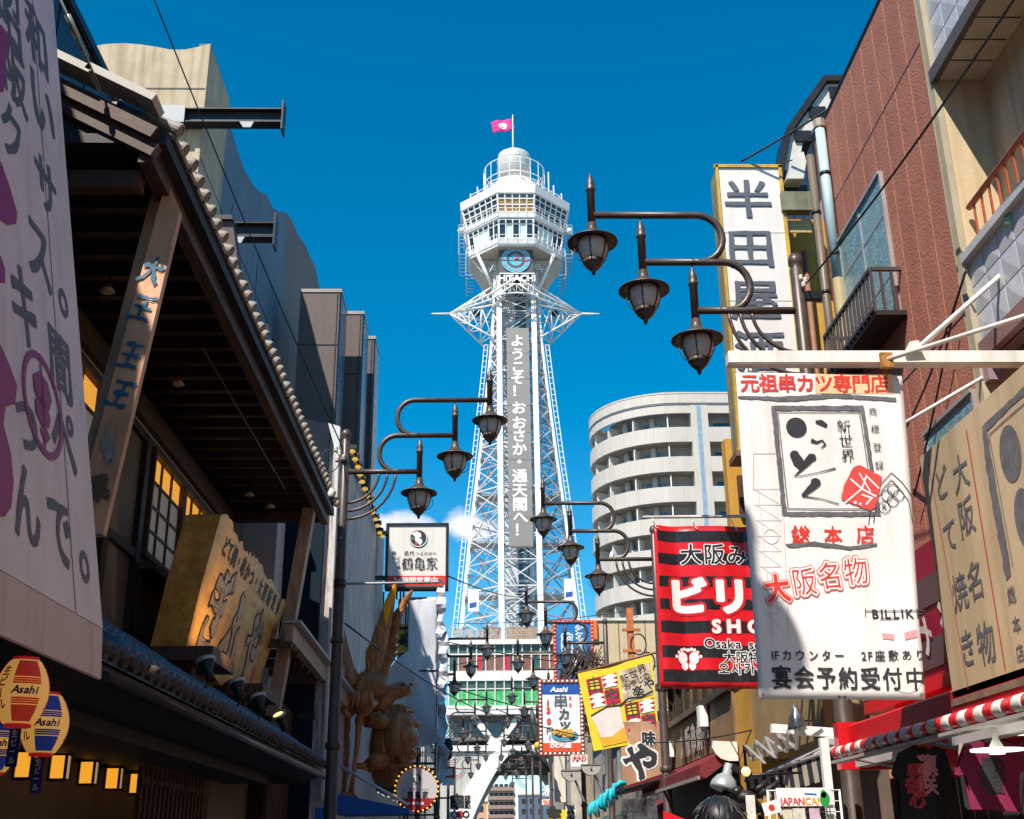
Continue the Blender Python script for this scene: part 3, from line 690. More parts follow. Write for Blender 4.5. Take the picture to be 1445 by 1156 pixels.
for y in (139, 144, 149, 154): MB().box((X0, y, 10.3), (X1, y + .7, 11.3)).build('ceiling_beam', hg, ft)
# roof terrace: timber screen, rails and plant
scr = wood('terrace_timber', (.25, .15, .09), (.42, .28, .18), 4, 0)
for k in range(10): 
    for x0, x1 in ((-.2, 2.0), (2.6, 6.2), (6.9, 9.4)): piece('plank', (x0 + TX - 4.4, 137.8, 24.1 + k * .2), (x1 + TX - 4.4, 137.86, 24.27 + k * .2), scr, ft)
m = MB()
for k in range(31):
    x = X0 + (X1 - X0) * k / 30; m.bar((x, 133.9, 23.95), (x, 133.9, 25.0), .06)
m.bar((X0, 133.9, 25.0), (X1, 133.9, 25.0), .09); m.bar((X0, 133.9, 24.5), (X1, 133.9, 24.5), .05); m.build('railing', steelg, ft)
m = MB(); rnd = random.Random(4)
for k in range(34): 
    a = Vector((rnd.uniform(X0, 1.2), rnd.uniform(135, 140), rnd.uniform(23.9, 26.6))); m.bar(a, a + Vector((rnd.uniform(-1.3, 1.3), rnd.uniform(-.5, .5), rnd.uniform(-.9, .9))), .11)
m.build('scaffold', steelg, ft)
for x, z in ((-1.9, 27.6), (9.4, 28.8)):
    s = Surf((x, 136, z), (1, 0, 0), (0.08, 0, 1)); bd = slab(s, 0, 0, 1.25, 2.6, -.1, 0).build('banner_board', whitep, ft)
    pr = Print(s, ft, M('logo_blue', (.02, .09, .35), .5), .02, 'logo'); pr.uvpoly([(.15, .35), (.95, .5), (1.0, 1.1), (.15, .95)]); pr.done()
bmx = random.Random(9)
for x in (-3.4, -2.2, -1.0):
    piece('plant_unit', (x, 136, 23.95), (x + .9, 137.2, 25.2 + bmx.random()), steelg, ft)

# ---- round white apartment block
ab = thing('round_apartment_block', 'pale round-cornered apartment block with curved balcony bands and a thin blue stripe', 'building', (20, 113, 0))
cx, cy, rr = 18.7, 112.9, 7.9
apw = M('apartment_white', (.52, .475, .42), .55, var=.05, vs=.3, stain=.25); apd = M('apartment_recess', (.36, .33, .3), .6, var=.1, vs=.4)
def outline(r, x1=34.):
    pts = [(x1, cy - r)] + [(cx + r * math.cos(R(t)), cy - (-r) * math.sin(R(t)) * 1) for t in []]
    pts = [(x1, cy - r)]
    for t in range(270, 89, -10): pts.append((cx + r * math.cos(R(t)), cy + r * math.sin(R(t))))
    pts.append((x1, cy + r)); return pts
def shell(r0, r1, z0, z1, name, mat, par=ab):
    A, B = outline(r0), outline(r1); n = len(A)
    vs = [(x, y, z) for z in (z0, z1) for x, y in A] + [(x, y, z) for z in (z0, z1) for x, y in B]; fs = []
    for i in range(n - 1):
        fs += [(i, i + 1, n + i + 1, n + i), (2 * n + i + 1, 2 * n + i, 3 * n + i, 3 * n + i + 1), (i, 2 * n + i, 2 * n + i + 1, i + 1), (n + i, n + i + 1, 3 * n + i + 1, 3 * n + i)]
    return MB().add(vs, fs).build(name, mat, par)
core = outline(rr - 1.6); MB().sweep([(x, y, 0) for x, y in core], (0, 0, 41.4)).build('wall', apd, ab)
zt = 40.75; blue = M('blue_tile', (.22, .32, .42), .4, var=.2, vs=3); part_w = M('partition_white', (.7, .66, .6), .5)
shell(rr, rr - .25, zt - .05, 42.75, 'parapet', apw); shell(rr + .06, rr + .0, 41.55, 41.75, 'blue_band', M('dark_band', (.1, .11, .13), .5))
shell(rr + .04, rr - 1.0, 42.7, 42.85, 'roof_edge', apw)
for k in range(14):
    z1 = zt - 2.96 * k - 1.47; z0 = z1 - 1.49
    shell(rr, rr - .18, z0, z1, 'balcony', apw); shell(rr - .18, rr - 1.65, z0, z0 + .2, 'floor_slab', apd)
    if k > 12: continue
    for t in (262, 236, 212, 190, 168, 146):
        c, s = math.cos(R(t)), math.sin(R(t)); MB().bar((cx + (rr - 1.6) * c, cy + (rr - 1.6) * s, z1 + .6), (cx + (rr - .3) * c, cy + (rr - .3) * s, z1 + .6), .12, 1.35).build('partition', part_w, ab)
    for t in (249, 224, 200, 178):
        c, s = math.cos(R(t)), math.sin(R(t)); MB().lathe((cx + (rr - 1.3) * c, cy + (rr - 1.3) * s, z1 - .2), [(.3, 0), (.3, 1.6)], 8).build('column', apw, ab)
        d = Vector((-s, c, 0)) * .9; p = Vector((cx + (rr - 1.58) * c, cy + (rr - 1.58) * s, z1 + .35)); MB().bar(p - d, p + d, .08, 1.1).build('window', M('flat_window', (.12, .17, .2), .15, var=.6, vs=.7, spec=.8), ab)
        if (k * 7 + t) % 3 == 0: q_ = p + Vector((c, s, 0)) * .35 + d * .5 - Vector((0, 0, .2)); MB().box(q_ - Vector((.3, .3, .3)), q_ + Vector((.3, .3, .3))).build('air_conditioner', part_w, ab)
    piece('window', (22.3, cy - rr + 1.5, z1 - .2), (23.9, cy - rr + 1.62, z1 + .9), glassd, ab)
piece('pier', (19.85, cy - rr - .03, 0), (21.5, cy - rr + 1.7, 42.6), apw, ab); piece('pier', (24.2, cy - rr - .03, 0), (27.5, cy - rr + 1.7, 42.6), apw, ab)
piece('blue_stripe', (20.43, cy - rr - .06, 0), (20.83, cy - rr - .03, 41.5), blue, ab)
MB().lathe((11.9, 108.9, 27.6), [(.01, 0), (.35, .1), (.55, .3)], 14, 'x').build('satellite_dish', whitep, ab)

# ---- what stands beyond the arch
fa = thing('far_apartment_block', 'pinkish apartment slab with stacked balconies, seen small through the arch beyond the tower', 'building', (5, 400, 0))
fm = M('far_wall', (.5, .38, .3), .7, var=.08, vs=.1); fd = M('far_rail', (.3, .2, .16), .6)
MB().box((.9, 400, 0), (10, 412, 21)).build('wall', fm, fa)
for k in range(7):
    z = 2.6 + 2.8 * k; MB().box((1.1, 398.7, z - .15), (9.4, 400, z)).build('floor_slab', fm, fa); MB().box((1.1, 398.6, z), (9.4, 398.7, z + 1.1)).build('balcony_rail', fd, fa)
    for i in range(5): piece('window', (1.6 + i * 1.6, 399.9, z + .1), (2.8 + i * 1.6, 399.98, z + 2.1), glassd, fa)
for (x0, x1, y, z, col, lab) in ((-7.5, .6, 330, 13.3, (.55, .3, .17), 'orange-brown low block left of the far apartment slab, through the arch'), (10.6, 22, 380, 17, (.09, .12, .17), 'dark blue-grey block right of the far apartment slab, through the arch')):
    t_ = thing('far_building', lab, 'building', ((x0 + x1) / 2, y, 0)); MB().box((x0, y, 0), (x1, y + 10, z)).build('wall', M('far_%d' % int(y), col, .7, var=.1, vs=.2), t_)
    MB().box((x0 - .2, y - .2, z), (x1 + .2, y + 10.2, z + .4)).build('roof', fd, t_)
    for i in range(4):
        for j in range(4): piece('window', (x0 + .8 + i * (x1 - x0 - 1.2) / 4, y - .05, z - 2.4 - j * 3), (x0 + 2.0 + i * (x1 - x0 - 1.2) / 4, y + .01, z - .9 - j * 3), glassd, t_)
# ================================================================ STREET LAMPS
lp = thing('street_lamp', 'x', 'street lamp', (0, 0, 0), 'three-armed bronze street lamps along the street')
MB().lathe((0, 0, 0), [(.17, 0), (.17, .25), (.13, .3), (.13, 1.2), (.1, 1.25), (.085, 5.9), (.08, 6.0), (.075, 8.05), (.055, 8.07), (.085, 8.12), (.09, 8.18), (.06, 8.25), (.001, 8.27)], 16).build('pole', bronze, lp)
MB().lathe((0, 0, 2.95), [(.1, 0), (.125, .03), (.125, .1), (.1, .13)], 14).build('collar', bronze, lp); MB().lathe((0, 0, 4.6), [(.09, 0), (.11, .02), (.11, .08), (.09, .1)], 14).build('collar', bronze, lp)
def arc_arm(x_end, z, xs, par):
    """an arm from a lamp stem that runs towards the pole and curls down into the arm below"""
    pts = [(x_end, 0, z), (xs, 0, z)]
    for t in range(80, -91, -17): pts.append((xs + .3 * math.cos(R(t)), 0, z - .325 + .325 * math.sin(R(t))))
    pts.append((xs - .1, 0, z - .645))
    MB().tube(pts, .045, 10).build('arm', bronze, par)
MB().tube([(-1.27, 0, 7.5), (-.04, 0, 7.5)], .045, 10).build('arm', bronze, lp)
arc_arm(-1.87, 8.15, -.88, lp); arc_arm(-2.47, 8.8, -1.17, lp)
for r_ in (.55, .69, .83):
    MB().tube([(-.04 - r_ * math.sin(R(t)), 0, 7.5 - r_ * math.cos(R(t))) for t in range(0, 91, 10)], .024, 8).build('bracket', bronze, lp)
for x, z in ((-1.27, 7.5), (-1.87, 8.15), (-2.47, 8.8)):
    st = MB().lathe((x, 0, z), [(.05, -.3), (.05, .33), (.062, .34), (.062, .37), (.05, .39), (.057, .43), (.045, .48), (.018, .56), (.001, .62)], 12).build('lamp_stem', bronze, lp)
    MB().lathe((x, 0, z), [(.06, -.12), (.065, -.2), (.1, -.26), (.2, -.33), (.31, -.375), (.31, -.39), (.2, -.36), (.12, -.35), (.001, -.34)], 24).build('lamp_hat', bronze, lp)
    MB().lathe((x, 0, z), [(.175, -.37), (.19, -.43), (.185, -.5), (.16, -.58), (.12, -.65)], 20).build('lamp_glass', frost, lp)
    m = MB()
    for k in range(6):
        a = R(60 * k + 15); c, s = math.cos(a), math.sin(a)
        m.tube([(x + c * r_, s * r_, z + h) for r_, h in ((.18, -.36), (.197, -.43), (.193, -.5), (.168, -.58), (.12, -.66))], .009, 5)
        if k % 2: m.tube([(x + c * r_, s * r_, z + h) for r_, h in ((.19, -.42), (.235, -.5), (.235, -.57), (.19, -.64), (.1, -.68))], .006, 5)
    m.lathe((x, 0, z), [(.135, -.64), (.12, -.68), (.1, -.69), (.1, -.715), (.065, -.73), (.065, -.75), (.03, -.77), (.03, -.79), (.018, -.82), (.001, -.84)], 16)
    m.build('lamp_cage', bronze, lp)
ord_ = ['nearest', 'second', 'third', 'fourth', 'fifth', 'sixth', 'seventh', 'eighth', 'ninth']
rpos = [12.65, 25.5, 36.8, 47, 58, 70, 83, 97, 112]; lpos = [19, 43.6, 62.5, 80, 97]
extra = {0: 'in front of the tall four-character sign', 1: 'behind the red and black banner', 2: 'above the blue framed sign'}
for i, y in enumerate(rpos):
    o = lp if i == 0 else copy_tree(lp); o.location = (3.8, y, .12)
    o['label'] = 'three-armed bronze street lamp, %s from the camera along the right kerb' % ord_[i]
    ORG[o.name] = Vector(o.location)
for i, y in enumerate(lpos):
    o = copy_tree(lp); o.location = (-2.37, y, .12); o.rotation_euler.z = math.pi; ORG[o.name] = Vector(o.location)
    o['label'] = 'three-armed bronze street lamp, %s from the camera along the left kerb' % ord_[i]
o = copy_tree(lp); o.location = (-2.6, 4.83, .12); o.rotation_euler.z = math.pi
o['label'] = 'street lamp out of the picture beside the tilted board, shadowing the white banner'

# ================================================================ LEFT SIDE
# the street goes on behind the camera
for i, (x0, x1, y0, y1, h, lab) in enumerate(((-14, -5.2, -14, 4.5, 11.5, 'grey shop block beside the camera on the side of the tilted board'), (-14, -5.4, -40, -15, 13, 'tan shop block behind the camera on the side of the tilted board'), (5.6, 14, -16, 1.8, 12, 'brown shop block beside the camera on the side of the cream building'), (5.4, 14, -40, -17, 10, 'grey shop block behind the camera on the side of the cream building'))):
    t_ = thing('shop_block', lab, 'building', (x0, y0, 0)); mm = M('rear_wall_%d' % i, ((.3, .29, .27), (.36, .28, .2), (.22, .14, .1), (.3, .3, .3))[i], .75, var=.12, vs=1, stain=.4)
    MB().box((x0, y0, 0), (x1, y1, h)).build('wall', mm, t_); MB().box((x0 - .1, y0 - .1, h), (x1 + .1, y1 + .1, h + .25)).build('parapet', mm, t_); xf = x1 if i < 2 else x0
    for k in range(int((y1 - y0) / 2.6)):
        for z in (3.6, 6.8): piece('window', (xf - .04, y0 + 1 + k * 2.6, z), (xf + .04, y0 + 2.5 + k * 2.6, z + 1.5), glassd, t_)
    sgn = 1 if i < 2 else -1; MB().sweep([(xf, y0 + .5, 3.1), (xf + sgn * 1.2, y0 + .5, 2.6), (xf + sgn * 1.2, y0 + .5, 2.4), (xf, y0 + .5, 2.9)], (0, y1 - y0 - 1, 0)).build('awning', redc if i % 2 else bronze, t_)
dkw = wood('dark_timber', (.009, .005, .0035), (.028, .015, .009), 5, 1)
brw = wood('brown_timber', (.04, .017, .009), (.11, .048, .024), 5, 1)
plw = wood('pale_timber', (.72, .32, .16), (.85, .48, .28), 4, 2, bump=.1, ring=5)
postw = wood('weathered_post', (.34, .18, .1), (.58, .36, .22), 6, 2)
plast = M('tan_plaster', (.17, .125, .085), .85, var=.12, vs=2, bump=.3, bs=80)
tileb = M('roof_tile_blue', (.05, .11, .18), .45, var=.3, vs=3.5, stain=.3); tilew = M('roof_tile_pale', (.3, .25, .21), .6, var=.2, vs=6, bump=.2)
paper = M('shoji_paper', (.45, .42, .38), .7, var=.08, vs=3, emit=.05, ecol=(.9, .75, .6)); paperlit = M('shoji_paper_lit', (.6, .4, .15), .7, var=.3, vs=3, emit=.5, ecol=(1, .42, .04))
ho = thing('wooden_shop', 'traditional timber shop with deep tiled eaves, paper windows and a blue-grey tiled lower roof', 'building', (-5, 15, 0))
WX = -4.9
MB().box((WX - 3, 9.6, 2.7), (WX, 22.4, 7.75)).build('wall', plast, ho)
MB().box((WX - 3, 7.2, 0), (WX, 22.2, 2.7)).build('wall', plast, ho)
# upper roof: section pushed along the street
e0, e1 = 9.45, 22.45
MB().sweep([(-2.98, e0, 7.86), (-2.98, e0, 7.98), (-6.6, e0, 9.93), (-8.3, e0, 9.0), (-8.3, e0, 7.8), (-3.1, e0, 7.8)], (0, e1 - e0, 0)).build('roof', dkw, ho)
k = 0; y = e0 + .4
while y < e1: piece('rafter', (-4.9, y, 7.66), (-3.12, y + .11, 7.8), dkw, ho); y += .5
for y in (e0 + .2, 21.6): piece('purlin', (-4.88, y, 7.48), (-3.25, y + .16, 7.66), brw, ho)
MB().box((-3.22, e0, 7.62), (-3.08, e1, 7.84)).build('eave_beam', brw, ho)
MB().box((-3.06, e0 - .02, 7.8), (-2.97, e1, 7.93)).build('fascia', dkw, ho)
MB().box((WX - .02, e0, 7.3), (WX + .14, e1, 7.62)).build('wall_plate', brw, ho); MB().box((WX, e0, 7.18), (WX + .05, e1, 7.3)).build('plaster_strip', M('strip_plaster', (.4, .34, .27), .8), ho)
# eave tiles: round-ended cover tiles, one by one
tm = MB().lathe((0, 0, 0), [(.001, .004), (.02, .004), (.022, -.004), (.047, -.004), (.05, .006), (.068, .004), (.072, -.02), (.072, -.05), (.058, -.06), (.055, -.32)], 14, 'x'); me = bpy.data.meshes.new('eave_tile'); me.from_pydata(tm.v, [], tm.f); me.materials.append(tilew); me.polygons.foreach_set('use_smooth', [False] * len(tm.f)); me.update()
tm2 = MB().lathe((0, 0, 0), [(.07, .02), (.078, .0), (.062, -.32)], 8, 'x'); me2 = bpy.data.meshes.new('cover_tile'); me2.from_pydata(tm2.v, [], tm2.f); me2.materials.append(tileb); me2.polygons.foreach_set('use_smooth', [True] * len(tm2.f)); me2.update()
me3 = me.copy(); me3.materials.clear(); me3.materials.append(M('roof_tile_clay', (.1, .068, .058), .6, var=.2, vs=6))
sl1 = math.atan(.54)
n = 44; rj = random.Random(2)
for k in range(n):
    y = e0 + .12 + (e1 - e0 - .2) * k / (n - 1)
    shared('eave_tile', me, ho, (-2.9 + rj.uniform(-.012, .012), y, 8.03 + rj.uniform(-.012, .012)), Matrix.Rotation(sl1, 3, 'Y'))
    shared('cover_tile', me2, ho, (-3.22, y, 8.17), Matrix.Rotation(sl1, 3, 'Y'))
m = MB()
for k in range(n - 1):
    y = e0 + .12 + (e1 - e0 - .2) * (k + .5) / (n - 1); m.bar((-2.93, y, 7.97), (-3.6, y, 8.33), .22, .035)
m.build('pan_tiles', tilew, ho, kind='stuff')
# gable verge: white capping tiles, barge boards
for k in range(4):
    x0 = -3.05 - k * .62; z0 = 8.13 + k * .335 + .02 - .03 * (k % 2)
    MB().bar((x0, e0 - .12, z0), (x0 - .66, e0 - .12, z0 + .355), .3, .075).build('verge_tile', M('verge_grey', (.5, .47, .43), .7, var=.12, vs=4), ho)
for dz, dy in ((-.2, 0), (-.36, .06)): MB().bar((-3.06, e0 - .06 + dy, 8.08 + dz), (-6.5, e0 - .06 + dy, 8.08 + dz + 1.86), .12, .14).build('barge_board', brw, ho)
MB().sweep([(-3.9, e0 + .1, 7.9), (-3.9, e0 + .1, 8.3), (-6.5, e0 + .1, 9.7), (-6.5, e0 + .1, 7.9)], (0, .08, 0)).build('gable_plaster', M('white_plaster', (.6, .57, .52), .8, bump=.4, bs=60), ho)
MB().bar((-3.3, e0 + .05, 7.86), (-6.5, e0 + .05, 7.86), .16, .1).build('tie_beam', dkw, ho)
# timber frame and paper windows
for y in (9.75, 12.3, 14.6, 16.05, 20.15, 22.2): piece('timber_post', (WX, y - .1, 4.2), (WX + .09, y + .1, 7.2), dkw, ho)
for z in (5.42, 7.12): piece('timber_rail', (WX, 9.7, z), (WX + .075, 22.3, z + .12), dkw, ho)
def shoji(y0, y1, z0, z1, ncol, nrow):
    fr = MB().box((WX + .02, y0 - .06, z0 - .08), (WX + .14, y1 + .06, z0)).box((WX + .02, y0 - .06, z1), (WX + .14, y1 + .06, z1 + .08)).box((WX + .02, y0 - .06, z0), (WX + .14, y0, z1)).box((WX + .02, y1, z0), (WX + .14, y1 + .06, z1)).build('window', brw, ho)
    dy = (y1 - y0) / ncol; dz = (z1 - z0) / nrow
    for i in range(ncol):
        for j in range(nrow):
            o = piece('pane', (WX + .03, y0 + dy * i, z0 + dz * j), (WX + .05, y0 + dy * (i + 1), z0 + dz * (j + 1)), paperlit if j == nrow - 1 else paper, fr)
    for i in range(1, ncol): piece('muntin', (WX + .05, y0 + dy * i - .018, z0), (WX + .085, y0 + dy * i + .018, z1), brw, fr)
    for j in range(1, nrow): piece('muntin', (WX + .052, y0, z0 + dz * j - .018), (WX + .08, y1, z0 + dz * j + .018), brw, fr)
shoji(16.3, 18.0, 5.6, 7.05, 3, 4); shoji(18.15, 19.9, 5.6, 7.05, 3, 4); shoji(12.5, 14.4, 5.6, 7.05, 3, 4)
MB().box((WX + .02, 16.1, 5.3), (WX + .3, 20.1, 5.4)).build('window_sill', brw, ho)
for px, py in ((152, 405), (252, 537), (352, 695), (382, 712)):
    a = P(px, py, z=7.5); t_ = thing('eave_spotlight', 'small clip-on spotlight hanging under the timber eave, ' + {152: 'nearest the tilted board', 252: 'second from the tilted board', 352: 'third from the tilted board', 382: 'furthest, by the sloping post'}[px], 'spotlight', a, 'spotlights under the timber eave')
    MB().tube([a + Vector((0, 0, .3)), a + Vector((0, .05, .1)), a], .012, 6).build('stem', darkst, t_)
    MB().lathe(a, [(.02, .04), (.05, 0), (.085, -.06), (.001, -.05)], 12).build('shade', M('spot_shade', (.4, .33, .25), .4, .4), t_)
MB().tube([P(285, 490, z=7.4), P(402, 690, z=7.4)], .012, 6).build('conduit', brw, ho)
# lower roof
f0, f1 = 9.0, 22.35; sl2 = math.atan2(1.25, 1.95)
MB().sweep([(-2.98, f0, 2.88), (-2.98, f0, 2.98), (WX, f0, 4.22), (WX, f0, 2.75), (-3.3, f0, 2.75)], (0, f1 - f0, 0)).build('lower_roof', dkw, ho)
nrow = 6; L2 = math.hypot(1.25, 1.95)
for k in range(nrow):
    a = k / nrow; b = (k + 1) / nrow
    MB().add([(-2.95 - 1.95 * a, f0, 3.03 + 1.25 * a + .035), (-2.95 - 1.95 * a, f1, 3.03 + 1.25 * a + .035), (-2.95 - 1.95 * b, f1, 3.0 + 1.25 * b), (-2.95 - 1.95 * b, f0, 3.0 + 1.25 * b),
              (-2.95 - 1.95 * a, f0, 2.99 + 1.25 * a), (-2.95 - 1.95 * a, f1, 2.99 + 1.25 * a)], [(0, 1, 2, 3), (0, 4, 5, 1)]).build('tile_course', tileb, ho)
n = 50
for k in range(n):
    y = f0 + .1 + (f1 - f0 - .15) * k / (n - 1)
    shared('eave_tile', me3, ho, (-2.88 + rj.uniform(-.01, .01), y, 3.05 + rj.uniform(-.01, .01)), Matrix.Rotation(sl2, 3, 'Y'))
    for r_ in range(5 if k > 4 else 0):
        t = .34 + .385 * r_; shared('cover_tile', me2, ho, (-2.88 - t * math.cos(sl2), y, 3.065 + t * math.sin(sl2)), Matrix.Rotation(sl2, 3, 'Y'))
MB().box((WX, f0, 4.2), (WX + .12, f1, 4.34)).build('flashing', M('flashing_pale', (.32, .27, .2), .7), ho)
MB().tube([(-2.86, f0, 2.84), (-2.86, f1, 2.84)], .05, 8).build('gutter', darkst, ho)
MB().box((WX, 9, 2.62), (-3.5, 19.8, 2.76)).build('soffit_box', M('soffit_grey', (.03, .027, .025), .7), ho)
MB().box((-4.25, 18.6, .12), (-4.15, 21.6, 3.4)).build('side_wall', M('cream_side_wall', (.2, .14, .085), .7, var=.1), ho)
for k in range(16): piece('lattice_slat', (-4.2, 14.9 + k * .22, .3), (-4.14, 14.97 + k * .22, 2.6), brw, ho)
for k in range(4): piece('lattice_rail', (-4.18, 14.9, .6 + k * .6), (-4.15, 18.4, .66 + k * .6), brw, ho)
for k in range(16): piece('screen_slat', (-3.9, 21.7 + k * .16, .15), (-3.82, 21.77 + k * .16, 4.2), wood('red_slat', (.1, .03, .015), (.2, .07, .03), 5, 2), ho)
MB().box((-4.2, 21.6, .1), (-3.92, 24.2, 4.3)).build('screen_back', dkw, ho)
MB().box((-3.3, 21.35, 3.8), (-3.0, 21.6, 3.9)).build('post_foot', dkw, ho)
MB().bar((-3.28, 21.5, 7.95), (-3.77, 21.5, 3.85), .22, .3, (0, 1, 0)).build('sloping_post', postw, ho)
# box lanterns on the wall under the eave
lit = M('lit_lantern_paper', (.7, .45, .12), .6, var=.3, vs=5, emit=.6, ecol=(1, .42, .03)); lit2 = M('lantern_paper_side', (.5, .4, .22), .6, emit=.22, ecol=(1, .7, .3))
for i, (px, py) in enumerate(((37, 1080), (85, 1083), (125, 1091), (161, 1099), (194, 1106), (221, 1111), (247, 1116))):
    c = P(px, py, x=-4.55); s = .075
    t_ = thing('box_lantern', 'square lit paper box lantern in a black frame under the eave, ' + ['leftmost', 'second from the left', 'third from the left', 'middle one of seven', 'third from the right', 'second from the right', 'rightmost'][i], 'lantern', c, 'lit box lanterns in a row under the eave')
    MB().box(c - Vector((s, s, s * 1.6)), c + Vector((s, s, s * 1.6))).build('paper_box', lit, t_)
    MB().box(c + Vector((s, -s * .9, -s * 1.5)), c + Vector((s + .004, s * .9, s * 1.5))).build('side_paper', lit2, t_)
    m = MB()
    for a in (-1, 1):
        for b in (-1, 1):
            e = s + .01; f = s * 1.6 + .01; m.bar(c + Vector((a * e, b * e, -f)), c + Vector((a * e, b * e, f)), .026); m.bar(c + Vector((-e, a * e, b * f)), c + Vector((e, a * e, b * f)), .026); m.bar(c + Vector((a * e, -e, b * f)), c + Vector((a * e, e, b * f)), .026)
    m.box(c + Vector((-.35, -.03, .12)), c + Vector((-s, .03, .16))); m.build('frame', darkst, t_)
# the plank with blue characters that leans out to the eave
pk = thing('plank_sign', 'long pale wooden plank leaning out to the eave, with blue painted characters', 'sign', (-3.3, 10.2, 4.4))
A = Vector((-3.45, 10.05, 4.25)); B = Vector((-3.13, 10.05, 7.82))
sf = Surf(P(150, 725, y=10.05) , (1, 0, 0), B - A); up = sf.V
pa = [P(152, 735, y=10.05), P(216, 322, y=10.05), P(235, 252, y=10.05), P(254, 298, y=10.05)]
q = P(185, 735, y=10.05)
lo0 = pa[0] + (pa[0] - pa[1]) * .12; lo1 = q + (q - pa[3]) * .12
lo1 = P(183, 640, y=10.05); lo1 = P(254, 298, y=10.05) + (P(158, 700, y=10.05) - P(254, 298, y=10.05)) * 1.12
lo0 = P(235, 252, y=10.05) + (P(130, 640, y=10.05) - P(235, 252, y=10.05)) * 1.25
MB().sweep([P(235, 252, y=10.05), P(254, 298, y=10.05), lo1, lo0], (0, .09, 0)).build('plank', plw, pk)
MB().sweep([P(235, 252, y=10.16), P(254, 298, y=10.16), lo1 + Vector((0, .1, 0)), lo0 + Vector((0, .1, 0))], (-.13, .05, 0)).build('backing_plank', plw, pk)
sp = Surf(P(200, 500, y=10.04), (1, 0, 0), (0, 0, 1)); blp = M('blue_paint', (.01, .13, .25), .5, var=.3, vs=20); pr = Print(sp, pk, blp, .004)
for ch, x, y, sh in (('大', 214, 382, .1), ('王', 201, 435, .1), ('王', 184, 502, .1), ('王', 170, 556, .1)):
    u, v = sp.uv(x, y); pr.uvglyph(ch, u, v, .21, .3, .03, .2, R(-14), .05)
pr.done()
pr = Print(sp, pk, M('silver_paint', (.4, .37, .33), .4, .3), .004, 'emblem')
pr.poly(jag([(149, 612), (152, 600), (156, 618), (160, 628), (157, 652), (150, 655), (146, 640), (150, 632), (141, 640), (144, 622)], .8, 5)); pr.poly(jag([(160, 640), (163, 622), (165, 616), (163, 640), (158, 655), (150, 662)], .6, 5)); pr.done()
pr = Print(sp, pk, M('olive_paint', (.13, .1, .05), .6), .004); u, v = sp.uv(139, 690); pr.uvglyph('業', u, v, .2, .26, .04, .2, R(14), .04); pr.done()
# carved board
bo = thing('carved_board', 'thick honey-coloured wooden slab with a bark edge and carved flowing characters, above the lower roof', 'sign', (-4, 18, 4.2))
bO = Vector((-4.0, 15.7, 4.16)); sb = Surf(bO, (0, 1, 0), (.4, 0, 1.72)); sb.N = sb.U.cross(sb.V)
if sb.N.x < 0: sb.N = -sb.N
def bu(px, py): return sb.uv(px, py)
out_px = [(262, 915), (285, 822), (312, 727)] + [(326, 733), (336, 760), (349, 778), (360, 788), (372, 807), (384, 820), (394, 838), (404, 853)] + [(392, 888), (370, 950), (366, 972), (340, 966), (325, 958), (312, 968), (300, 950), (285, 945), (272, 930)]
uvs = [bu(*p) for p in out_px]; rnd = random.Random(5); uv2 = []
for i in range(len(uvs)):
    a, b = Vector(uvs[i]), Vector(uvs[(i + 1) % len(uvs)]); k = 5 if 2 <= i <= 10 else 1
    for j in range(k): c = a + (b - a) * j / k; uv2.append((c.x + (rnd.uniform(-.03, .03) if j else 0), c.y + (rnd.uniform(-.05, .05) if j else 0)))
slabw = wood('slab_wood', (.55, .24, .035), (.8, .46, .11), 3.2, 1, .42, .12, 7)
thk = P(208, 905, y=15.72).x - P(262, 915, y=15.72).x
mbd = MB().sweep([sb.at(u, v, 0) for u, v in uv2], Vector((-.48, 0, 0))).build('slab', slabw, bo)
dk = M('burnt_groove', (.02, .012, .008), .6); sv = M('carved_silver', (.26, .2, .16), .3, .25, var=.4, vs=8)
p1 = Print(sb, bo, dk, .006, 'carved_groove'); p2 = Print(sb, bo, sv, .012, 'lettering')
for ch, x, y in (('ぎ', 303, 866), ('ふ', 329, 889), ('や', 355, 914)):
    u, v = bu(x, y)
    p1.uvglyph(ch, u, v, 1.15, 1.35, .055, .1, 0, .045); p2.uvglyph(ch, u, v, 1.15, 1.35, .025, .1, 0, .045)
p1.done(); p2.done()
p1 = Print(sb, bo, dk, .006, 'small_lettering'); rnd = random.Random(8)
for i, ch in enumerate('どて焼・串かつ・大阪新世界'):
    f = i / 12; u, v = bu(318 + 74 * f, 772 + 86 * f); p1.uvglyph(ch, u, v, .3, .3, .05, 0, 0, .06)
p1.done()
p1 = Print(sb, bo, redp, .006, 'seal'); u, v = bu(355, 958); p1.uvpoly([(u - .12, v - .2), (u + .12, v - .2), (u + .12, v + .2), (u - .12, v + .2)]); p1.done()
for y0, y1 in ((15.5, 16.9), (19.2, 20.6)): MB().box((-4.55, y0, 3.95), (-3.55, y1, 4.13)).build('support_beam', brw, bo); MB().box((-4.2, (y0 + y1) / 2 - .12, 3.2), (-3.95, (y0 + y1) / 2 + .12, 3.95)).build('support_post', brw, bo)
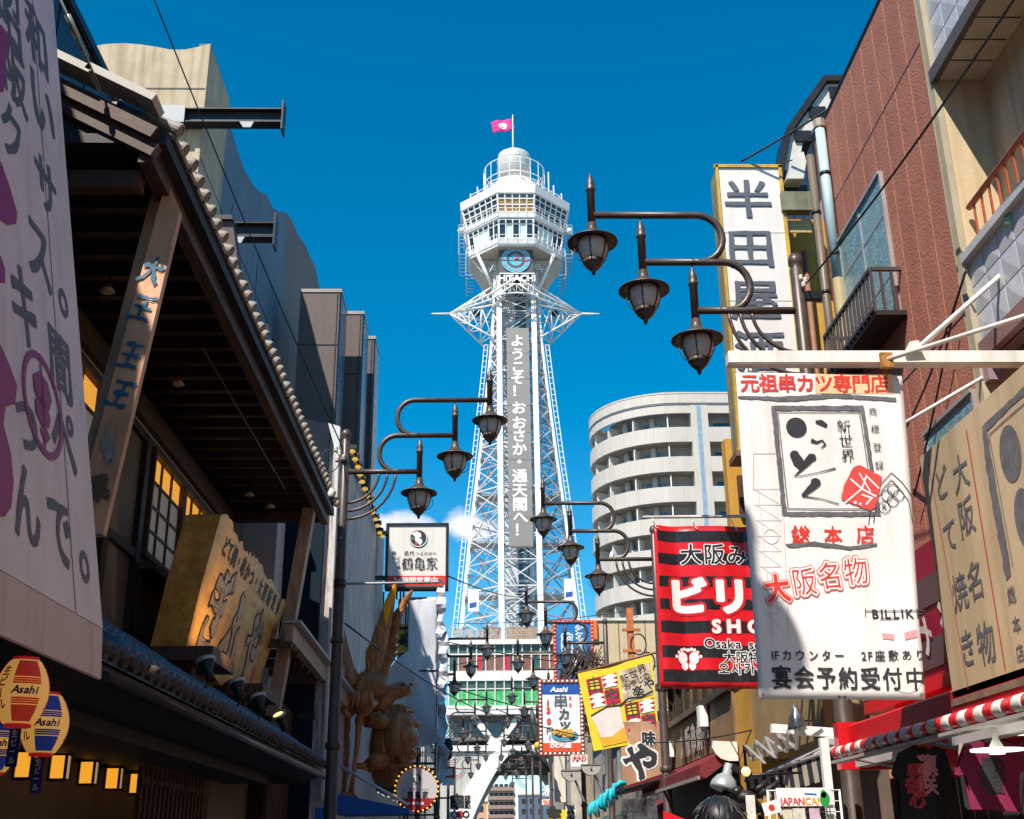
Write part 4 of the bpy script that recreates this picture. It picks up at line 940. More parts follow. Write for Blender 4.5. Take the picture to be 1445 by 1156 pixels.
for i, (px, py) in enumerate(((291, 938), (335, 968), (365, 988), (394, 1012))):
    a = P(px, py, x=-3.25); t_ = thing('spotlight', 'small dark floodlight on the lower tiled roof, ' + ['at the left foot of the carved board', 'below the middle of the carved board', 'at the right foot of the carved board', 'beside the foot of the sloping post, lit'][i], 'spotlight', a, 'floodlights lighting the carved board')
    d = Vector((-.35, .25 if i < 3 else -.5, .8)).normalized(); q = Vector((0, 0, 1)).rotation_difference(d)
    m = MB().lathe((0, 0, 0), [(.05, -.22), (.055, -.08), (.105, .02), (.11, .06), (.09, .05)], 14); m.v = [q @ v + a for v in m.v]; m.build('housing', black, t_)
    m = MB().lathe((0, 0, 0), [(.107, .02), (.118, .03), (.118, .065), (.1, .06)], 16, cap=False); m.v = [q @ v + a for v in m.v]; m.build('rim', M('lamp_rim', (.5, .5, .5), .3, .3), t_)
    m = MB().lathe((0, 0, 0), [(.095, .045), (.06, .06), (.001, .065)], 14); m.v = [q @ v + a for v in m.v]; m.build('lens', M('warm_lens', (.9, .7, .4), .4, emit=1.6 if i in (0, 3) else .8, ecol=(1, .6, .2)), t_)
    MB().tube([a - d * .2, a - d * .25 + Vector((-.1, 0, -.1)), a + Vector((-.25, 0, -.32))], .018, 6).build('bracket', black, t_)
lg = bpy.data.lights.new('board_spot', 'SPOT'); lg.energy = 45; lg.color = (1, .62, .22); lg.spot_size = R(110); lg.spot_blend = .8; lg.shadow_soft_size = .06
lo = bpy.data.objects.new('board_spot', lg); COL.objects.link(lo); lo.location = (-3.05, 16.1, 4.0); lo.rotation_euler = Vector((-.5, .3, .55)).to_track_quat('-Z', 'Y').to_euler()

# ---- the big sign board at the very left
ls = thing('tilted_board', 'big pale board at the left edge with large grey brush characters and magenta shapes', 'sign', (-2.8, 5, 2.7))
bt = P(145, 887, y=8.0); tp = P(75, 0, y=8.0); up = (tp - bt).normalized(); hh = (tp - bt).length + 1.2
ss = Surf(bt, (0, 1, 0), up); ss.N = Vector((up.z, 0, -up.x))
vin = M('pale_vinyl', (.86, .69, .66), .5, var=.1, vs=.9, stain=.25, coat=0)
slab(ss, -7.0, 0, 0, hh, -.03, 0).build('board_face', vin, ls); slab(ss, -6.95, .03, -.05, hh, -.3, -.035).build('board_frame', dkw, ls)
bl = P(140, 957, y=7.95); MB().sweep([bt, bt + Vector((-.04, 0, .01)), Vector((bl.x - .04, 8.0, bl.z)), Vector((bl.x, 8, bl.z - .01))], (0, -7, 0)).build('board_skirt', M('skirt_vinyl', (.7, .5, .44), .5, var=.12, vs=1, stain=.5), ls, bev=.01)
seam = Print(ss, ls, M('seam_dark', (.1, .05, .05), .6), .003, 'seam'); seam.stroke([(-.56, 0), (-.56, hh)], .012, uv=True); seam.done()
pr = Print(ss, ls, M('grey_brush_paint', (.13, .115, .135), .6, var=.1, vs=5), .004)
for ch, x, y, w, h in (('昭', 12, 15, .62, .75), ('和', 52, 58, .62, .7), ('阪', 20, 106, .6, .65), ('い', 60, 152, .72, .72), ('ク', 17, 190, .55, .6), ('サ', 65, 265, .6, .62), ('ス', 55, 358, .62, .68), ('キ', 34, 435, .62, .72), ('間', 85, 516, .6, .62), ('つ', 38, 600, .5, .55), ('ぺ', 90, 618, .62, .68), ('ん', 37, 712, .56, .66), ('で', 84, 750, .56, .62)):
    u, v = ss.uv(x, y); pr.uvglyph(ch, u, v, w * .82, h * .86, .025, 0, 0, .016)
for x, y, r_ in ((89, 428, .1), (119, 800, .1)): u, v = ss.uv(x, y); pr.disc((u, v), r_, r_ * 1.15, uv=True, inner=r_ * .5)
pr.done()
mg = M('board_magenta', (.33, .006, .12), .5, var=.08, vs=2)
pr = Print(ss, ls, mg, .006, 'painted_shape')
pr.poly([(-40, 30), (0, 35), (16, 55), (8, 75), (4, 130), (-40, 135)]); pr.poly([(-40, 225), (0, 228), (12, 262), (23, 300), (22, 316), (10, 318), (-8, 305), (-40, 260)])
pr.poly([(-40, 350), (0, 362), (6, 380), (6, 400), (-40, 395)]); pr.poly([(-40, 470), (0, 488), (14, 520), (23, 545), (20, 570), (6, 575), (4, 600), (14, 640), (18, 680), (15, 715), (5, 730), (-40, 720)]); pr.done()
pr = Print(ss, ls, mg, .008, 'emblem')
u, v = ss.uv(60, 572); pr.disc((u, v), .36, .36, n=40, uv=True, inner=.31)
for dx, dy, s_ in ((0, .1, .17), (-.02, -.06, .14)): pr.disc((u + dx, v + dy), s_, s_ * .75, n=7, uv=True)
pr.stroke([(u - .02, v - .3), (u, v + .3)], .03, uv=True); pr.disc((u, v - .2), .09, .07, n=4, uv=True); pr.done()
# chain stays from its top to the roof
st_ = thing('chain_stay', 'steel rod with turnbuckle and chain running down behind the tilted board', 'stay', P(80, 8, y=9))
a, b = P(72, -30, y=8.6), P(146, 134, y=9.3); MB().tube([a, b], .012, 6).build('rod', M('galvanised', (.55, .5, .38), .35, .7), st_); MB().tube([a.lerp(b, .3), a.lerp(b, .5)], .03, 8).build('turnbuckle', MATS['galvanised'], st_)
for k in range(5): c = a.lerp(b, .52 + k * .035); MB().tube([c + Vector((.02 * math.cos(R(t)), 0, .035 * math.sin(R(t)))) for t in range(0, 360, 45)], .007, 5, close=True).build('link', MATS['galvanised'], st_)

# ---- paper lanterns hanging under it
class Lant(Surf):
    def __init__(s, c, r, h, a0): s.c = Vector(c); s.r = r; s.hh = h; s.a0 = a0; s.wave = None
    def at(s, u, v, h=0):
        a = s.a0 + u / s.r; t = max(-1, min(1, v / s.hh)); rr_ = s.r * (math.cos(t * 1.1) ** .75 if abs(t) < 1 else .45) + h
        return s.c + Vector((rr_ * math.cos(a), rr_ * math.sin(a), v))
lc = M('lantern_cream', (.85, .55, .24), .6, var=.06, emit=.24, ecol=(1, .5, .1)); lr = M('lantern_red', (.55, .04, .02), .6, emit=.14, ecol=(.8, .05, .02)); lb = M('lantern_blue', (.02, .05, .3), .6, emit=.1, ecol=(.03, .06, .4)); lred = M('lantern_rim', (.6, .02, .02), .5, emit=.15, ecol=(.8, .02, .02))
for i, (px, py, rr_, mt, lab) in enumerate(((31, 977, .175, lr, 'red and cream striped paper lantern hanging under the tilted board, above the blue one'), (63, 1022, .17, lb, 'blue and cream striped paper lantern hanging right below the red striped one'), (-6, 1050, .17, lb, 'blue and cream paper lantern cut by the left edge of the picture'))):
    c = P(px, py, y=(8.3, 9.0, 9.4)[i]); hh_ = rr_ * 1.22; t_ = thing('paper_lantern', lab, 'lantern', c, 'beer lanterns hanging at the left edge')
    toc = math.atan2(-c.y, -c.x); sfc = Lant(c, rr_, hh_, toc)
    m = MB(); prof = []
    for k in range(41):
        v = -hh_ + 2 * hh_ * k / 40; t = v / hh_; prof.append((rr_ * (math.cos(t * 1.1) ** .75) + (.0025 if k % 2 else -.0015), v))
    m.lathe(c, prof, 36); m.build('paper_body', lc, t_)
    for g in (-.28, 2.0 - .28, 4.1 - .28):
        pr = Print(sfc, t_, mt, .004, 'coloured_gore', .03)
        g += .45; u0, u1 = (g - .55) * rr_, (g + .55) * rr_
        for z0, z1 in ((-.95, -.46), (.42, .95)): pr.uvpoly([(u0, z0 * hh_), (u1, z0 * hh_), (u1, z1 * hh_), (u0, z1 * hh_)])
        for zz in (-.4, -.33, -.26, .36, .29, .22): pr.uvpoly([(u0, zz * hh_ - .006), (u1, zz * hh_ - .006), (u1, zz * hh_ + .006), (u0, zz * hh_ + .006)])
        pr.done()
    pr = Print(sfc, t_, M('lantern_ink', (.02, .03, .22), .6), .006, cut=.03)
    for k, ch in enumerate('Asahi'): pr.uvglyph(ch, (.17 + .45 - .45) * rr_ + (k - 2) * .034, .0, .075, .075, .03, .25)
    pr.done()
    pr = Print(sfc, t_, M('lantern_red_ink', (.5, .05, .02), .6), .006, cut=.03)
    for g in (-.82, 1.4):
        for k, ch in enumerate('生ビール'): pr.uvglyph(ch if ch != 'ー' else 'ー', g * rr_ * 1.0, .13 - k * .075, .075, .075, .03, 0, R(90) if ch == 'ー' else 0)
    pr.done()
    for s_ in (-1, 1): MB().lathe(c, [(rr_ * .5, s_ * hh_ * .93), (rr_ * .5, s_ * hh_ * 1.1)] if s_ > 0 else [(rr_ * .5, -hh_ * 1.1), (rr_ * .5, -hh_ * .93)], 24).build('rim', lred, t_)
    MB().tube([c + Vector((0, 0, hh_ * 1.05)), c + Vector((0, 0, hh_ * 1.05 + .5))], .008, 5).build('cord', black, t_)
    sg = Surf(c + Vector((-.04, -.02, -hh_ * 1.1 - .26)), (1, -.3, 0), (0, 0, 1)); slab(sg, 0, 0, .09, .25, -.004, 0).build('paper_tag', M('tag_blue', (.02, .03, .2), .6), t_)
    pr = Print(sg, t_, whitep, .003)
    for k, ch in enumerate('生ビール'): pr.uvglyph(ch, .045, .215 - k * .058, .055, .055, .02)
    pr.done()

# ---- taller buildings behind the shop
tn = thing('navy_building', 'dark navy clad flank rising behind the near eaves, at the top left', 'building', (-7, 10, 0))
MB().box((-9, 6, 0), (-5.5, 14.72, 12.07)).build('wall', M('navy_cladding', (.02, .045, .075), .45, var=.2, vs=1.5), tn)
for k in range(7): piece('cladding_joint', (-5.5, 7 + k * 1.1, 8), (-5.485, 7.03 + k * 1.1, 12.0), darkst, tn)
MB().box((-9.1, 5.9, 12.07), (-5.42, 14.8, 12.2)).build('coping', darkst, tn)
cc = thing('concrete_building', 'beige concrete block with wavy torn-looking parapet, behind the timber shop', 'building', (-9, 30, 0))
con = M('beige_concrete', (.5, .4, .26), .85, var=.22, vs=1.6, bump=.35, bs=35, stain=.5, alt=(.56, .46, .31)); conb = M('blue_shade_render', (.12, .18, .24), .75, var=.15, vs=.5, stain=.6, bump=.15, bs=20)  # conb: bluish shade of the street side is put into its colour
fx = [(297, 62), (280, 66), (262, 70), (240, 70), (220, 66), (200, 63), (175, 61), (150, 62), (128, 66), (100, 72), (60, 74)]
tp_ = [P(x, y, y=24.9) for x, y in fx]
MB().sweep([(tp_[0].x, 24.9, 0)] + [tuple(p) for p in tp_] + [(tp_[-1].x, 24.9, 0)], (0, 2.4, 0)).build('front_wall', con, cc)
for z in (12, 15.0, 17.15, 19.6): piece('panel_joint', (tp_[-1].x, 24.885, z), (-7.02, 24.905, z + .03), darkst, cc)
for x in (-12.6, -9.9): piece('panel_joint', (x, 24.885, 8), (x + .03, 24.905, 19.6), darkst, cc)
sx = [(298, 62), (312, 105), (320, 160), (333, 205), (345, 240), (358, 262), (366, 271), (376, 274), (385, 293), (393, 298), (405, 300), (413, 313), (420, 330), (432, 348), (437, 360), (446, 380), (452, 412), (454, 470)]
tp_ = [P(x, y, x=-7.0) for x, y in sx]
tp_ = [Vector((-7.0, p.y, p.z)) for p in tp_]
spl = 11
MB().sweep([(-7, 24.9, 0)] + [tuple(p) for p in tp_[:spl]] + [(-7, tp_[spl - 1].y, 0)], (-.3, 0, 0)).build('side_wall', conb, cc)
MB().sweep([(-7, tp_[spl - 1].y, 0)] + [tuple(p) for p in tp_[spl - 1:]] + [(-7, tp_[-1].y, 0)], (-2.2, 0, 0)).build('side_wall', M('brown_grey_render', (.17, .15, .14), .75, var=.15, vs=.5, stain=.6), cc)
MB().box((-16, 27.4, 0), (-9.3, 44, 17)).build('core', con, cc)
for z in (9.5, 13.6, 17.6): piece('panel_joint', (-7.0, 25, z), (-6.985, 36, z + .04), darkst, cc)
for y in (28.6, 32.4): piece('panel_joint', (-7.0, y, 4), (-6.985, y + .04, 18.5), darkst, cc)
for i, (z, x0) in enumerate(((18.6, -7.9), (15.4, -6.9), (12.5, -6.9))):
    t_ = thing('steel_bracket', 'dark steel sign bracket jutting out of the concrete corner, ' + ['topmost of the three', 'middle one of the three', 'lowest of the three'][i], 'bracket', (-6.5, 24.7, z), 'sign brackets stacked on the concrete corner')
    m = MB(); y = 24.7
    m.box((x0, y - .16, z + .17), (-4.98, y + .16, z + .2)).box((x0, y - .16, z - .2), (-4.98, y + .16, z - .17)).box((x0, y - .015, z - .17), (-4.98, y + .015, z + .17)); m.build('i_beam', darkst, t_)
    MB().box((-4.98, y - .2, z - .42), (-4.94, y + .2, z + .42)).build('end_plate', darkst, t_)
    MB().sweep([(-6.0, y - .16, z - .2), (-5.65, y - .16, z - .2), (-5.72, y - .16, z - .36), (-5.9, y - .16, z - .36)], (0, .03, 0)).build('eye_plate', steelg, t_)
    if i == 0: MB().box((x0 - .1, y - .2, z - .24), (x0 + .55, y - .16, z + .24)).build('base_plate', steelg, t_)
tr = thing('small_gable_roof', 'narrow dark brown gable end rising behind the tiled eave', 'roof', (-5.5, 22.6, 8))
MB().sweep([P(286, 306, y=22.6), P(327, 306, y=22.6), P(345, 440, y=22.6), P(352, 560, y=22.6), P(290, 560, y=22.6)], (0, .5, 0)).build('gable', M('rust_brown', (.09, .05, .045), .7, var=.3), tr)
MB().sweep([P(286, 303, y=22.5), P(327, 303, y=22.5), P(328, 309, y=22.5), P(286, 309, y=22.5)], (0, .7, 0)).build('cap', darkst, tr)
gw = thing('grey_wall_building', 'pale grey rendered wall seen under the far end of the deep eave', 'building', (-5.5, 23, 0))
MB().box((-8, 23.0, 0), (-4.17, 23.9, 8.6)).build('wall', M('pale_grey_render', (.52, .5, .52), .8, var=.05, vs=.6), gw)
MB().box((-8.05, 22.95, 8.6), (-4.1, 23.95, 8.7)).build('coping', darkst, gw)
nv = thing('dark_blue_building', 'deep blue-black clad block behind the first left lamp post, with a pale corner strip', 'building', (-4, 25, 0))
nvm = M('deep_blue_cladding', (.007, .017, .03), .75, var=.2, vs=1, spec=.15)
MB().sweep([P(392, 583, y=24), P(466, 599, y=24), (-3.42, 24, 4), (-3.42, 24, 0), (-6, 24, 0), (-6, 24, P(392, 583, y=24).z)], (0, 2.2, 0)).build('wall', nvm, nv)
MB().sweep([P(463, 597, y=23.97), P(480, 602, y=23.97), (P(480, 602, y=24).x, 23.97, 2.5), (P(480, 602, y=24).x - .05, 23.97, 2.5), P(474, 640, y=23.97)], (0, .12, 0)).build('corner_strip', M('corner_white', (.6, .58, .55), .5), nv)
fin = M('fin_brown_panel', (.1, .07, .06), .6, var=.15, vs=.8, stain=.3); fing = M('fin_side_mesh', (.05, .1, .14), .25, var=.9, vs=14)
for i, (l, c, r_, t, y) in enumerate(((437, 480, 490, 412, 35), (490, 512, 522, 443, 37.5), (514, 528, 536, 478, 40))):
    t_ = thing('facade_fin', 'tall dark box-like bay projecting from the facade above the street, ' + ['nearest and widest of three', 'middle one of three', 'furthest and narrowest of three'][i], 'bay', (-5, y, 0), 'projecting facade bays')
    a, b = P(l, t, y=y), P(c, t, y=y)
    x0, x1 = a.x - .3, b.x; d = 1.6
    MB().box((x0, y, 5), (x1, y + d, b.z)).build('bay_box', fin, t_); MB().box((x1 - .01, y + .08, 5), (x1 + .05, y + d, b.z + .05)).build('side_screen', fing, t_)
    MB().box((x0 - .02, y - .03, b.z - .02), (x1 + .06, y + d, b.z + .1)).build('cap', M('fin_edge', (.3, .26, .23), .5), t_)
    for z in (8, 11, 14, 17): piece('joint', (x0, y - .012, z), (x1, y + .01, z + .04), darkst, t_)
    piece('edge_trim', (x1 - .09, y - .02, 5), (x1 - .06, y + .01, b.z), darkst, t_)
# ---- crane and tortoise shop
sk = M('streaked_render', (.42, .33, .3), .8, var=.6, vs=3.5, stretch=(4, 4, .45), bump=.2, bs=10, alt=(.85, .74, .7))
cr_ = thing('streaked_shop', 'narrow facade with streaky pinkish-grey render behind the crane sculpture', 'building', (-4, 30, 0))
MB().sweep([(-3.2, 24.15, 0), (-3.2, 24.15, 10.0), (-3.2, 36.6, 10.9), (-3.2, 36.6, 0)], (-.8, 0, 0)).build('wall', sk, cr_)
sw_ = Surf((-3.18, 26.5, 2.6), (0, 1, 0), (0, 0, 1)); sw_.N = Vector((1, 0, 0)); slab(sw_, .1, 0, 5.2, 2.9, -.02, .04).build('sign_panel', M('sign_pink_grey', (.48, .36, .36), .6, var=.1), cr_)
pr = Print(sw_, cr_, ink, .05); pr.uvglyph('亀', 1.3, 2.1, 1.1, 1.1, .04, 0, 0, .06); pr.uvglyph('家', 1.3, 1.0, 1.1, 1.1, .04, 0, 0, .06); pr.uvglyph('鶴', 3.4, 1.9, 1.1, 1.1, .04, 0, 0, .06); pr.done()
eb = thing('festoon_lights', 'string of yellow bulbs running down along the roof edge of the streaked shop', 'light string', (-3, 29, 10))
pb = [P(x, y, x=-3.02) for x, y in ((497, 637), (501, 648), (505, 659), (508, 670), (511, 680), (515, 690), (518, 700), (522, 709), (526, 723), (530, 733), (533, 742), (536, 752), (540, 757))]
MB().tube([p + Vector((0, 0, .12)) for p in pb], .03, 6).build('cable', black, eb)
for p in pb: MB().ball(p, .075, 8, 6, (1, 1, .7)).build('bulb', M('yellow_bulb', (.9, .55, .12), .3, emit=.4, ecol=(1, .6, .1)), eb); MB().box(p + Vector((-.1, -.1, .04)), p + Vector((.1, .1, .13))).build('socket', black, eb)
wsf = wood('statue_wood', (.2, .055, .012), (.62, .24, .07), 4, 2, .38, .5, 8); gold = M('gold_leaf', (.75, .36, .04), .35, .5, var=.2, vs=5)
cn = thing('crane_statue', 'carved wooden crane with wings raised high and golden wing tips, on the shop front', 'statue', (-2.8, 27, 2.8))
CP = lambda x, y, yy=27: P(x, y, y=yy)
MB().tube([CP(488, 968), CP(500, 975), CP(516, 968), CP(534, 962), CP(542, 950)], [.08, .22, .34, .3, .14], 14).build('body', wsf, cn)
MB().tube([CP(520, 985), CP(512, 1004), CP(508, 1012), CP(503, 1060), CP(498, 1100), CP(495, 1120)], [.26, .18, .07, .055, .05, .07], 8).build('leg', wsf, cn)
MB().tube([CP(500, 985, 27.2), CP(494, 1004, 27.2), CP(490, 1015, 27.2), CP(489, 1060, 27.2), CP(487, 1100, 27.2), CP(485, 1120, 27.2)], [.22, .15, .06, .045, .045, .07], 8).build('leg', wsf, cn)
for x in (485, 495):
    m = MB()
    for k in (-1, 0, 1): a = CP(x, 1118); m.tube([a, a + Vector((.16 * k, -.25, -.12))], [.06, .02], 6)
    m.build('foot', wsf, cn)
MB().tube([CP(486, 972, 26.9), CP(480, 985, 26.7), CP(486, 1004, 26.5), CP(492, 1012, 26.4)], [.16, .1, .07, .05], 10).build('neck', wsf, cn)
def wing(spine, par, lean, goldt, yy=27, n=15):
    """a raised wing: a tapering arm with two overlapping rows of long blade feathers"""
    pts = [CP(x, y, yy) for x, y in spine]
    def S(t): t = min(max(t, 0), .9999) * (len(pts) - 1); i = int(t); return pts[i].lerp(pts[i + 1], t - i)
    w = MB().tube([S(k / 8) for k in range(9)], [.2, .2, .18, .16, .14, .12, .1, .07, .03], 10).build('wing', wsf, par)
    for row in (0, 1):
        for k in range(n):
            t = k / n; a = S(t) + Vector((lean * .05 * row, -.1 + .05 * row, 0)); up = (S(min(1, t + .12)) - S(t - .05)).normalized()
            d = (up + Vector((lean * (.42 - .25 * row) * (1 - t * .6), -.08, 0))).normalized() * (.75 - .3 * t); sd = d.cross(Vector((0, 1, 0))).normalized() * .062
            m = MB(); vs = []
            for f, s_ in ((0, .6), (.3, 1), (.65, .95), (.88, .6), (1, .08)):
                p = a + d * f + Vector((0, -.03 * math.sin(f * 3), 0)); vs += [p - sd * s_, p + Vector((0, -.035 * s_ - .004, 0)), p + sd * s_, p + Vector((0, .02, 0))]
            fs = [(q * 4 + r_, q * 4 + (r_ + 1) % 4, (q + 1) * 4 + (r_ + 1) % 4, (q + 1) * 4 + r_) for q in range(4) for r_ in range(4)] + [(3, 2, 1, 0), (16, 17, 18, 19)]
            m.add(vs, fs, False).build('feather', gold if t > goldt else wsf, w)
wing([(522, 962), (532, 935), (541, 900), (549, 868), (556, 846)], cn, -1, .55)
wing([(534, 960), (543, 930), (550, 895), (560, 868), (568, 852)], cn, 1, 2, 27.15, 10)
wing([(500, 968), (490, 945), (484, 915), (480, 885), (477, 858)], cn, -1, 2, 26.9)
for k in range(6): a = CP(497 + k * 5, 975, 26.75); d = Vector((-.12 + .04 * k, -.05, -.42)); MB().tube([a, a + d * .6, a + d], [.08, .07, .01], 6).build('tail_feather', wsf, cn)
tt = thing('tortoise_statue', 'carved wooden tortoise climbing upright with its head raised, right of the crane', 'statue', (-2, 28, 2.8))
TP = lambda x, y, yy=28: P(x, y, y=yy)
MB().tube([TP(535, 1012), TP(540, 990), TP(552, 978), TP(568, 972), TP(577, 975)], [.28, .25, .2, .2, .11], 14).build('neck', wsf, tt)
MB().ball(TP(570, 974), .17, 14, 10, (1.2, 1, .8)).build('head', wsf, tt)
for d in (-.06, .12): MB().ball(TP(573, 970) + Vector((d, -.2, .04)), .035, 8, 6).build('eye', ink, tt)
MB().ball(TP(549, 1058), .75, 18, 14, (.62, .6, 1.35)).build('body', wsf, tt)
MB().ball(TP(562, 1042), .75, 18, 14, (.58, .8, 1.05)).build('shell', wsf, tt)
sc_ = TP(562, 1042)
for i in range(5):
    for j in range(3):
        th = R(-62 + i * 31); ph = R(-55 + j * 42 + (i % 2) * 12); nrm = Vector((math.cos(th) * math.cos(ph) * .58, math.cos(th) * math.sin(ph) * .8, math.sin(th) * 1.05)) * .76
        c = sc_ + nrm; nn = nrm.normalized(); q = Vector((0, 0, 1)).rotation_difference(nn)
        m = MB().lathe((0, 0, 0), [(.2, -.08), (.18, -.01), (.1, .02), (.001, .03)], 6, smooth=False); m.v = [q @ v + c for v in m.v]; m.build('shell_plate', wsf, tt)
for k in range(8):
    a = TP(551 - abs(k - 3.5) * .9, 1010 + k * 10.5, 27.75); MB().box(a - Vector((.1, .1, .11)), a + Vector((.1, .1, .11))).build('rim_plate', wsf, tt, bev=.03)
for (p0, p1, p2) in (((552, 1022), (533, 1016), (515, 1018)), ((548, 1072), (530, 1075), (518, 1082))):
    MB().tube([TP(*p0, 27.7), TP(*p1, 27.4), TP(*p2, 27.5)], [.17, .2, .14], 12).build('leg', wsf, tt)
    m = MB()
    for k in range(4): c = TP(p2[0], p2[1] + 2 * (k - 1.5), 27.4); m.tube([c, c + Vector((-.22, -.1, .02))], [.05, .02], 6)
    m.build('claws', wsf, tt)
# square sign of the crane shop on its post, tarpaulin tower, round sign
def emblem(S, par, c, r, h=.02):
    pr = Print(S, par, ink, h, 'emblem'); pr.disc(c, r, n=36, uv=True); pr.done()
    pr = Print(S, par, whitep, h * 1.6, 'emblem_bird'); u, v = c
    pr.uvpoly([(u - .75 * r, v + .5 * r), (u - .2 * r, v + .78 * r), (u + .25 * r, v + .55 * r), (u + .3 * r, v + .15 * r), (u + .05 * r, v + .0 * r), (u + .35 * r, v - .1 * r), (u + .45 * r, v - .45 * r), (u + .2 * r, v - .78 * r), (u - .1 * r, v - .5 * r), (u - .35 * r, v - .3 * r), (u - .35 * r, v + .15 * r)])
    pr.disc(c, r * .97, n=36, uv=True, inner=r * .88); pr.done()
    pr = Print(S, par, M('emblem_green', (.05, .2, .1), .6), h * 1.6, 'emblem_mark'); pr.disc((u - .6 * r, v - .02 * r), .2 * r, n=6, uv=True); pr.done()
    pr = Print(S, par, redp, h * 2.2, 'emblem_mark'); pr.disc((u - .2 * r, v - .62 * r), .16 * r, n=6, uv=True); pr.done()
s1 = thing('square_shop_sign', 'square white sign with round crane emblem and red foot strip, above the tarpaulin', 'sign', (-2, 34, 8.8))
q1 = Surf(P(545, 829, y=34), (1, 0, 0), (0, 0, 1)); w1 = P(630, 829, y=34).x - q1.O.x; h1 = P(545, 741, y=34).z - q1.O.z
slab(q1, 0, 0, w1, h1, -.35, 0).build('sign_box', M('sign_white', (.72, .68, .62), .5, var=.04, vs=1, stain=.15), s1)
for a, b, c, d in ((-.05, -.05, w1 + .05, .02), (-.05, h1 - .02, w1 + .05, h1 + .05), (-.05, 0, .03, h1), (w1 - .03, 0, w1 + .05, h1)): slab(q1, a, b, c, d, -.37, .04).build('frame', darkst, s1)
slab(q1, .03, .05, w1 - .03, h1 * .18, 0, .012).build('red_strip', redp, s1)
emblem(q1, s1, (w1 * .52, h1 * .78), h1 * .145)
pr = Print(q1, s1, ink, .02); pr.text('鶴亀家', (575, 796), (609.5, 796), .36, .42, .0, 0, 0, .02); pr.text('名代', (573.5, 781), (581, 781), .16, .16, .01); pr.text('つるかめや', (589, 781.5), (613, 781.5), .13, .12, .0); pr.text('串かつ', (556, 781), (557, 795), .15, .14, .01); pr.text('どて焼', (562.5, 788), (562.5, 801), .13, .13, .01); pr.done()
pr = Print(q1, s1, whitep, .025); pr.text('24時間営業中', (558, 819.5), (613, 819.5), .22, .22, .02); pr.done()
for dx in (.3, .5, 1.6): beam('sign_leg', (q1.O.x + dx, 34.2, 8.5), (q1.O.x + dx, 34.2, 8.9), .05, darkst, s1)
for z in (10.4, 9.05): MB().box((-3.6, 33.9, z), (q1.O.x, 34.1, z + .1)).build('bracket', darkst, s1)
tarp = M('grey_tarpaulin', (.56, .56, .6), .45, var=.08, vs=1.1, bump=.5, bs=2.2); tpt = thing('tarpaulin_tower', 'tall narrow scaffold wrapped in wrinkled white tarpaulin', 'scaffold', (-1.8, 34, 0))
x0, x1 = P(577, 841, y=34).x, P(617, 841, y=34).x
def wrinkle(u, v): return .05 * noise.noise(Vector((u * 2.2, v * .8, 3))) + .03 * noise.noise(Vector((u * 6, v * 1.5, 8)))
fa_ = Surf((x0, 34, 4.4), (1, 0, 0), (0, 0, 1), wrinkle); sheet(fa_, tpt, 'tarpaulin_front', tarp, 0, 0, x1 - x0, 4.12, 14, 40, .03)
fb_ = Surf((x1, 34.02, 3.6), (0, 1, 0), (0, 0, 1), wrinkle); fb_.N = Vector((1, 0, 0)); sheet(fb_, tpt, 'tarpaulin_side', tarp, 0, 0, 1.6, 4.9, 12, 30, .03)
for x in (x0, x1):
    for y in (34.05, 35.5): beam('scaffold_pole', (x, y, .1), (x, y, 8.75), .06, darkst, tpt)
for z in (2.5, 4.4, 6.4, 8.5): beam('scaffold_tube', (x0, 34.03, z), (x1 + .1, 34.03, z), .05, darkst, tpt); beam('scaffold_tube', (x1, 34.03, z), (x1, 35.5, z), .05, darkst, tpt)
lowp = [P(540, 960, y=33), P(560, 930, y=33), P(577, 925, y=33), P(600, 1000, y=33), P(618, 1048, y=33), P(560, 1060, y=33), P(535, 1040, y=33)]
fc_ = Surf(P(535, 1060, y=33.2), (1, 0, 0), (0, 0, 1), lambda u, v: .25 * noise.noise(Vector((u * 1.2, v * 1.1, 3))) + .12 * math.sin(u * 4 + v * 2))
pr = Print(fc_, tpt, tarp, 0, 'draped_tarpaulin', .12); pr.poly([(536, 962), (556, 935), (577, 918), (590, 960), (604, 1005), (619, 1048), (575, 1058), (540, 1050)]); pr.done()
for i, (pt, w_) in enumerate((((620, 1000), 10), ((622, 930), 6), ((621, 1060), 8), ((619, 860), 5))):
    a = P(*pt, y=33.9); S_ = Surf(a, (1, -.3, 0), (0, 0, 1), lambda u, v: .09 * math.sin(v * 6 + u * 9) + .06 * math.sin(v * 15)); rq = random.Random(i)
    for hh2 in (0, -.02): q = Print(S_, tpt, tarp, hh2, 'loose_flap', .06); q.uvpoly([(-.05, .95)] + [(.12 + rq.uniform(0, .22) * (1 - abs(k_ - 4) / 5), .8 - k_ * .2) for k_ in range(9)] + [(-.05, -.95)]); q.done(); rq = random.Random(i)
m = MB()
for k in range(5): a = P(540 + k * 8, 890 + (k % 3) * 18, y=36); m.bar(a - Vector((.8, 0, 0)), a + Vector((.9, 0, .1)), .05); m.bar(a, a + Vector((0, 0, 1.2)), .05)
m.build('scaffold_tangle', darkst, tpt)
yb = thing('yellow_shop_sign', 'yellow upright sign standing behind the crane wing', 'sign', P(555, 900, y=37)); a = P(562, 850, y=37); MB().box((a.x, 37, a.z - 2.9), (a.x + .55, 37.25, a.z + .1)).build('panel', M('sign_yellow', (.7, .45, .03), .5, var=.1), yb); MB().box((a.x + .06, 36.98, a.z - .7), (a.x + .3, 37, a.z)).build('white_panel', whitep, yb)
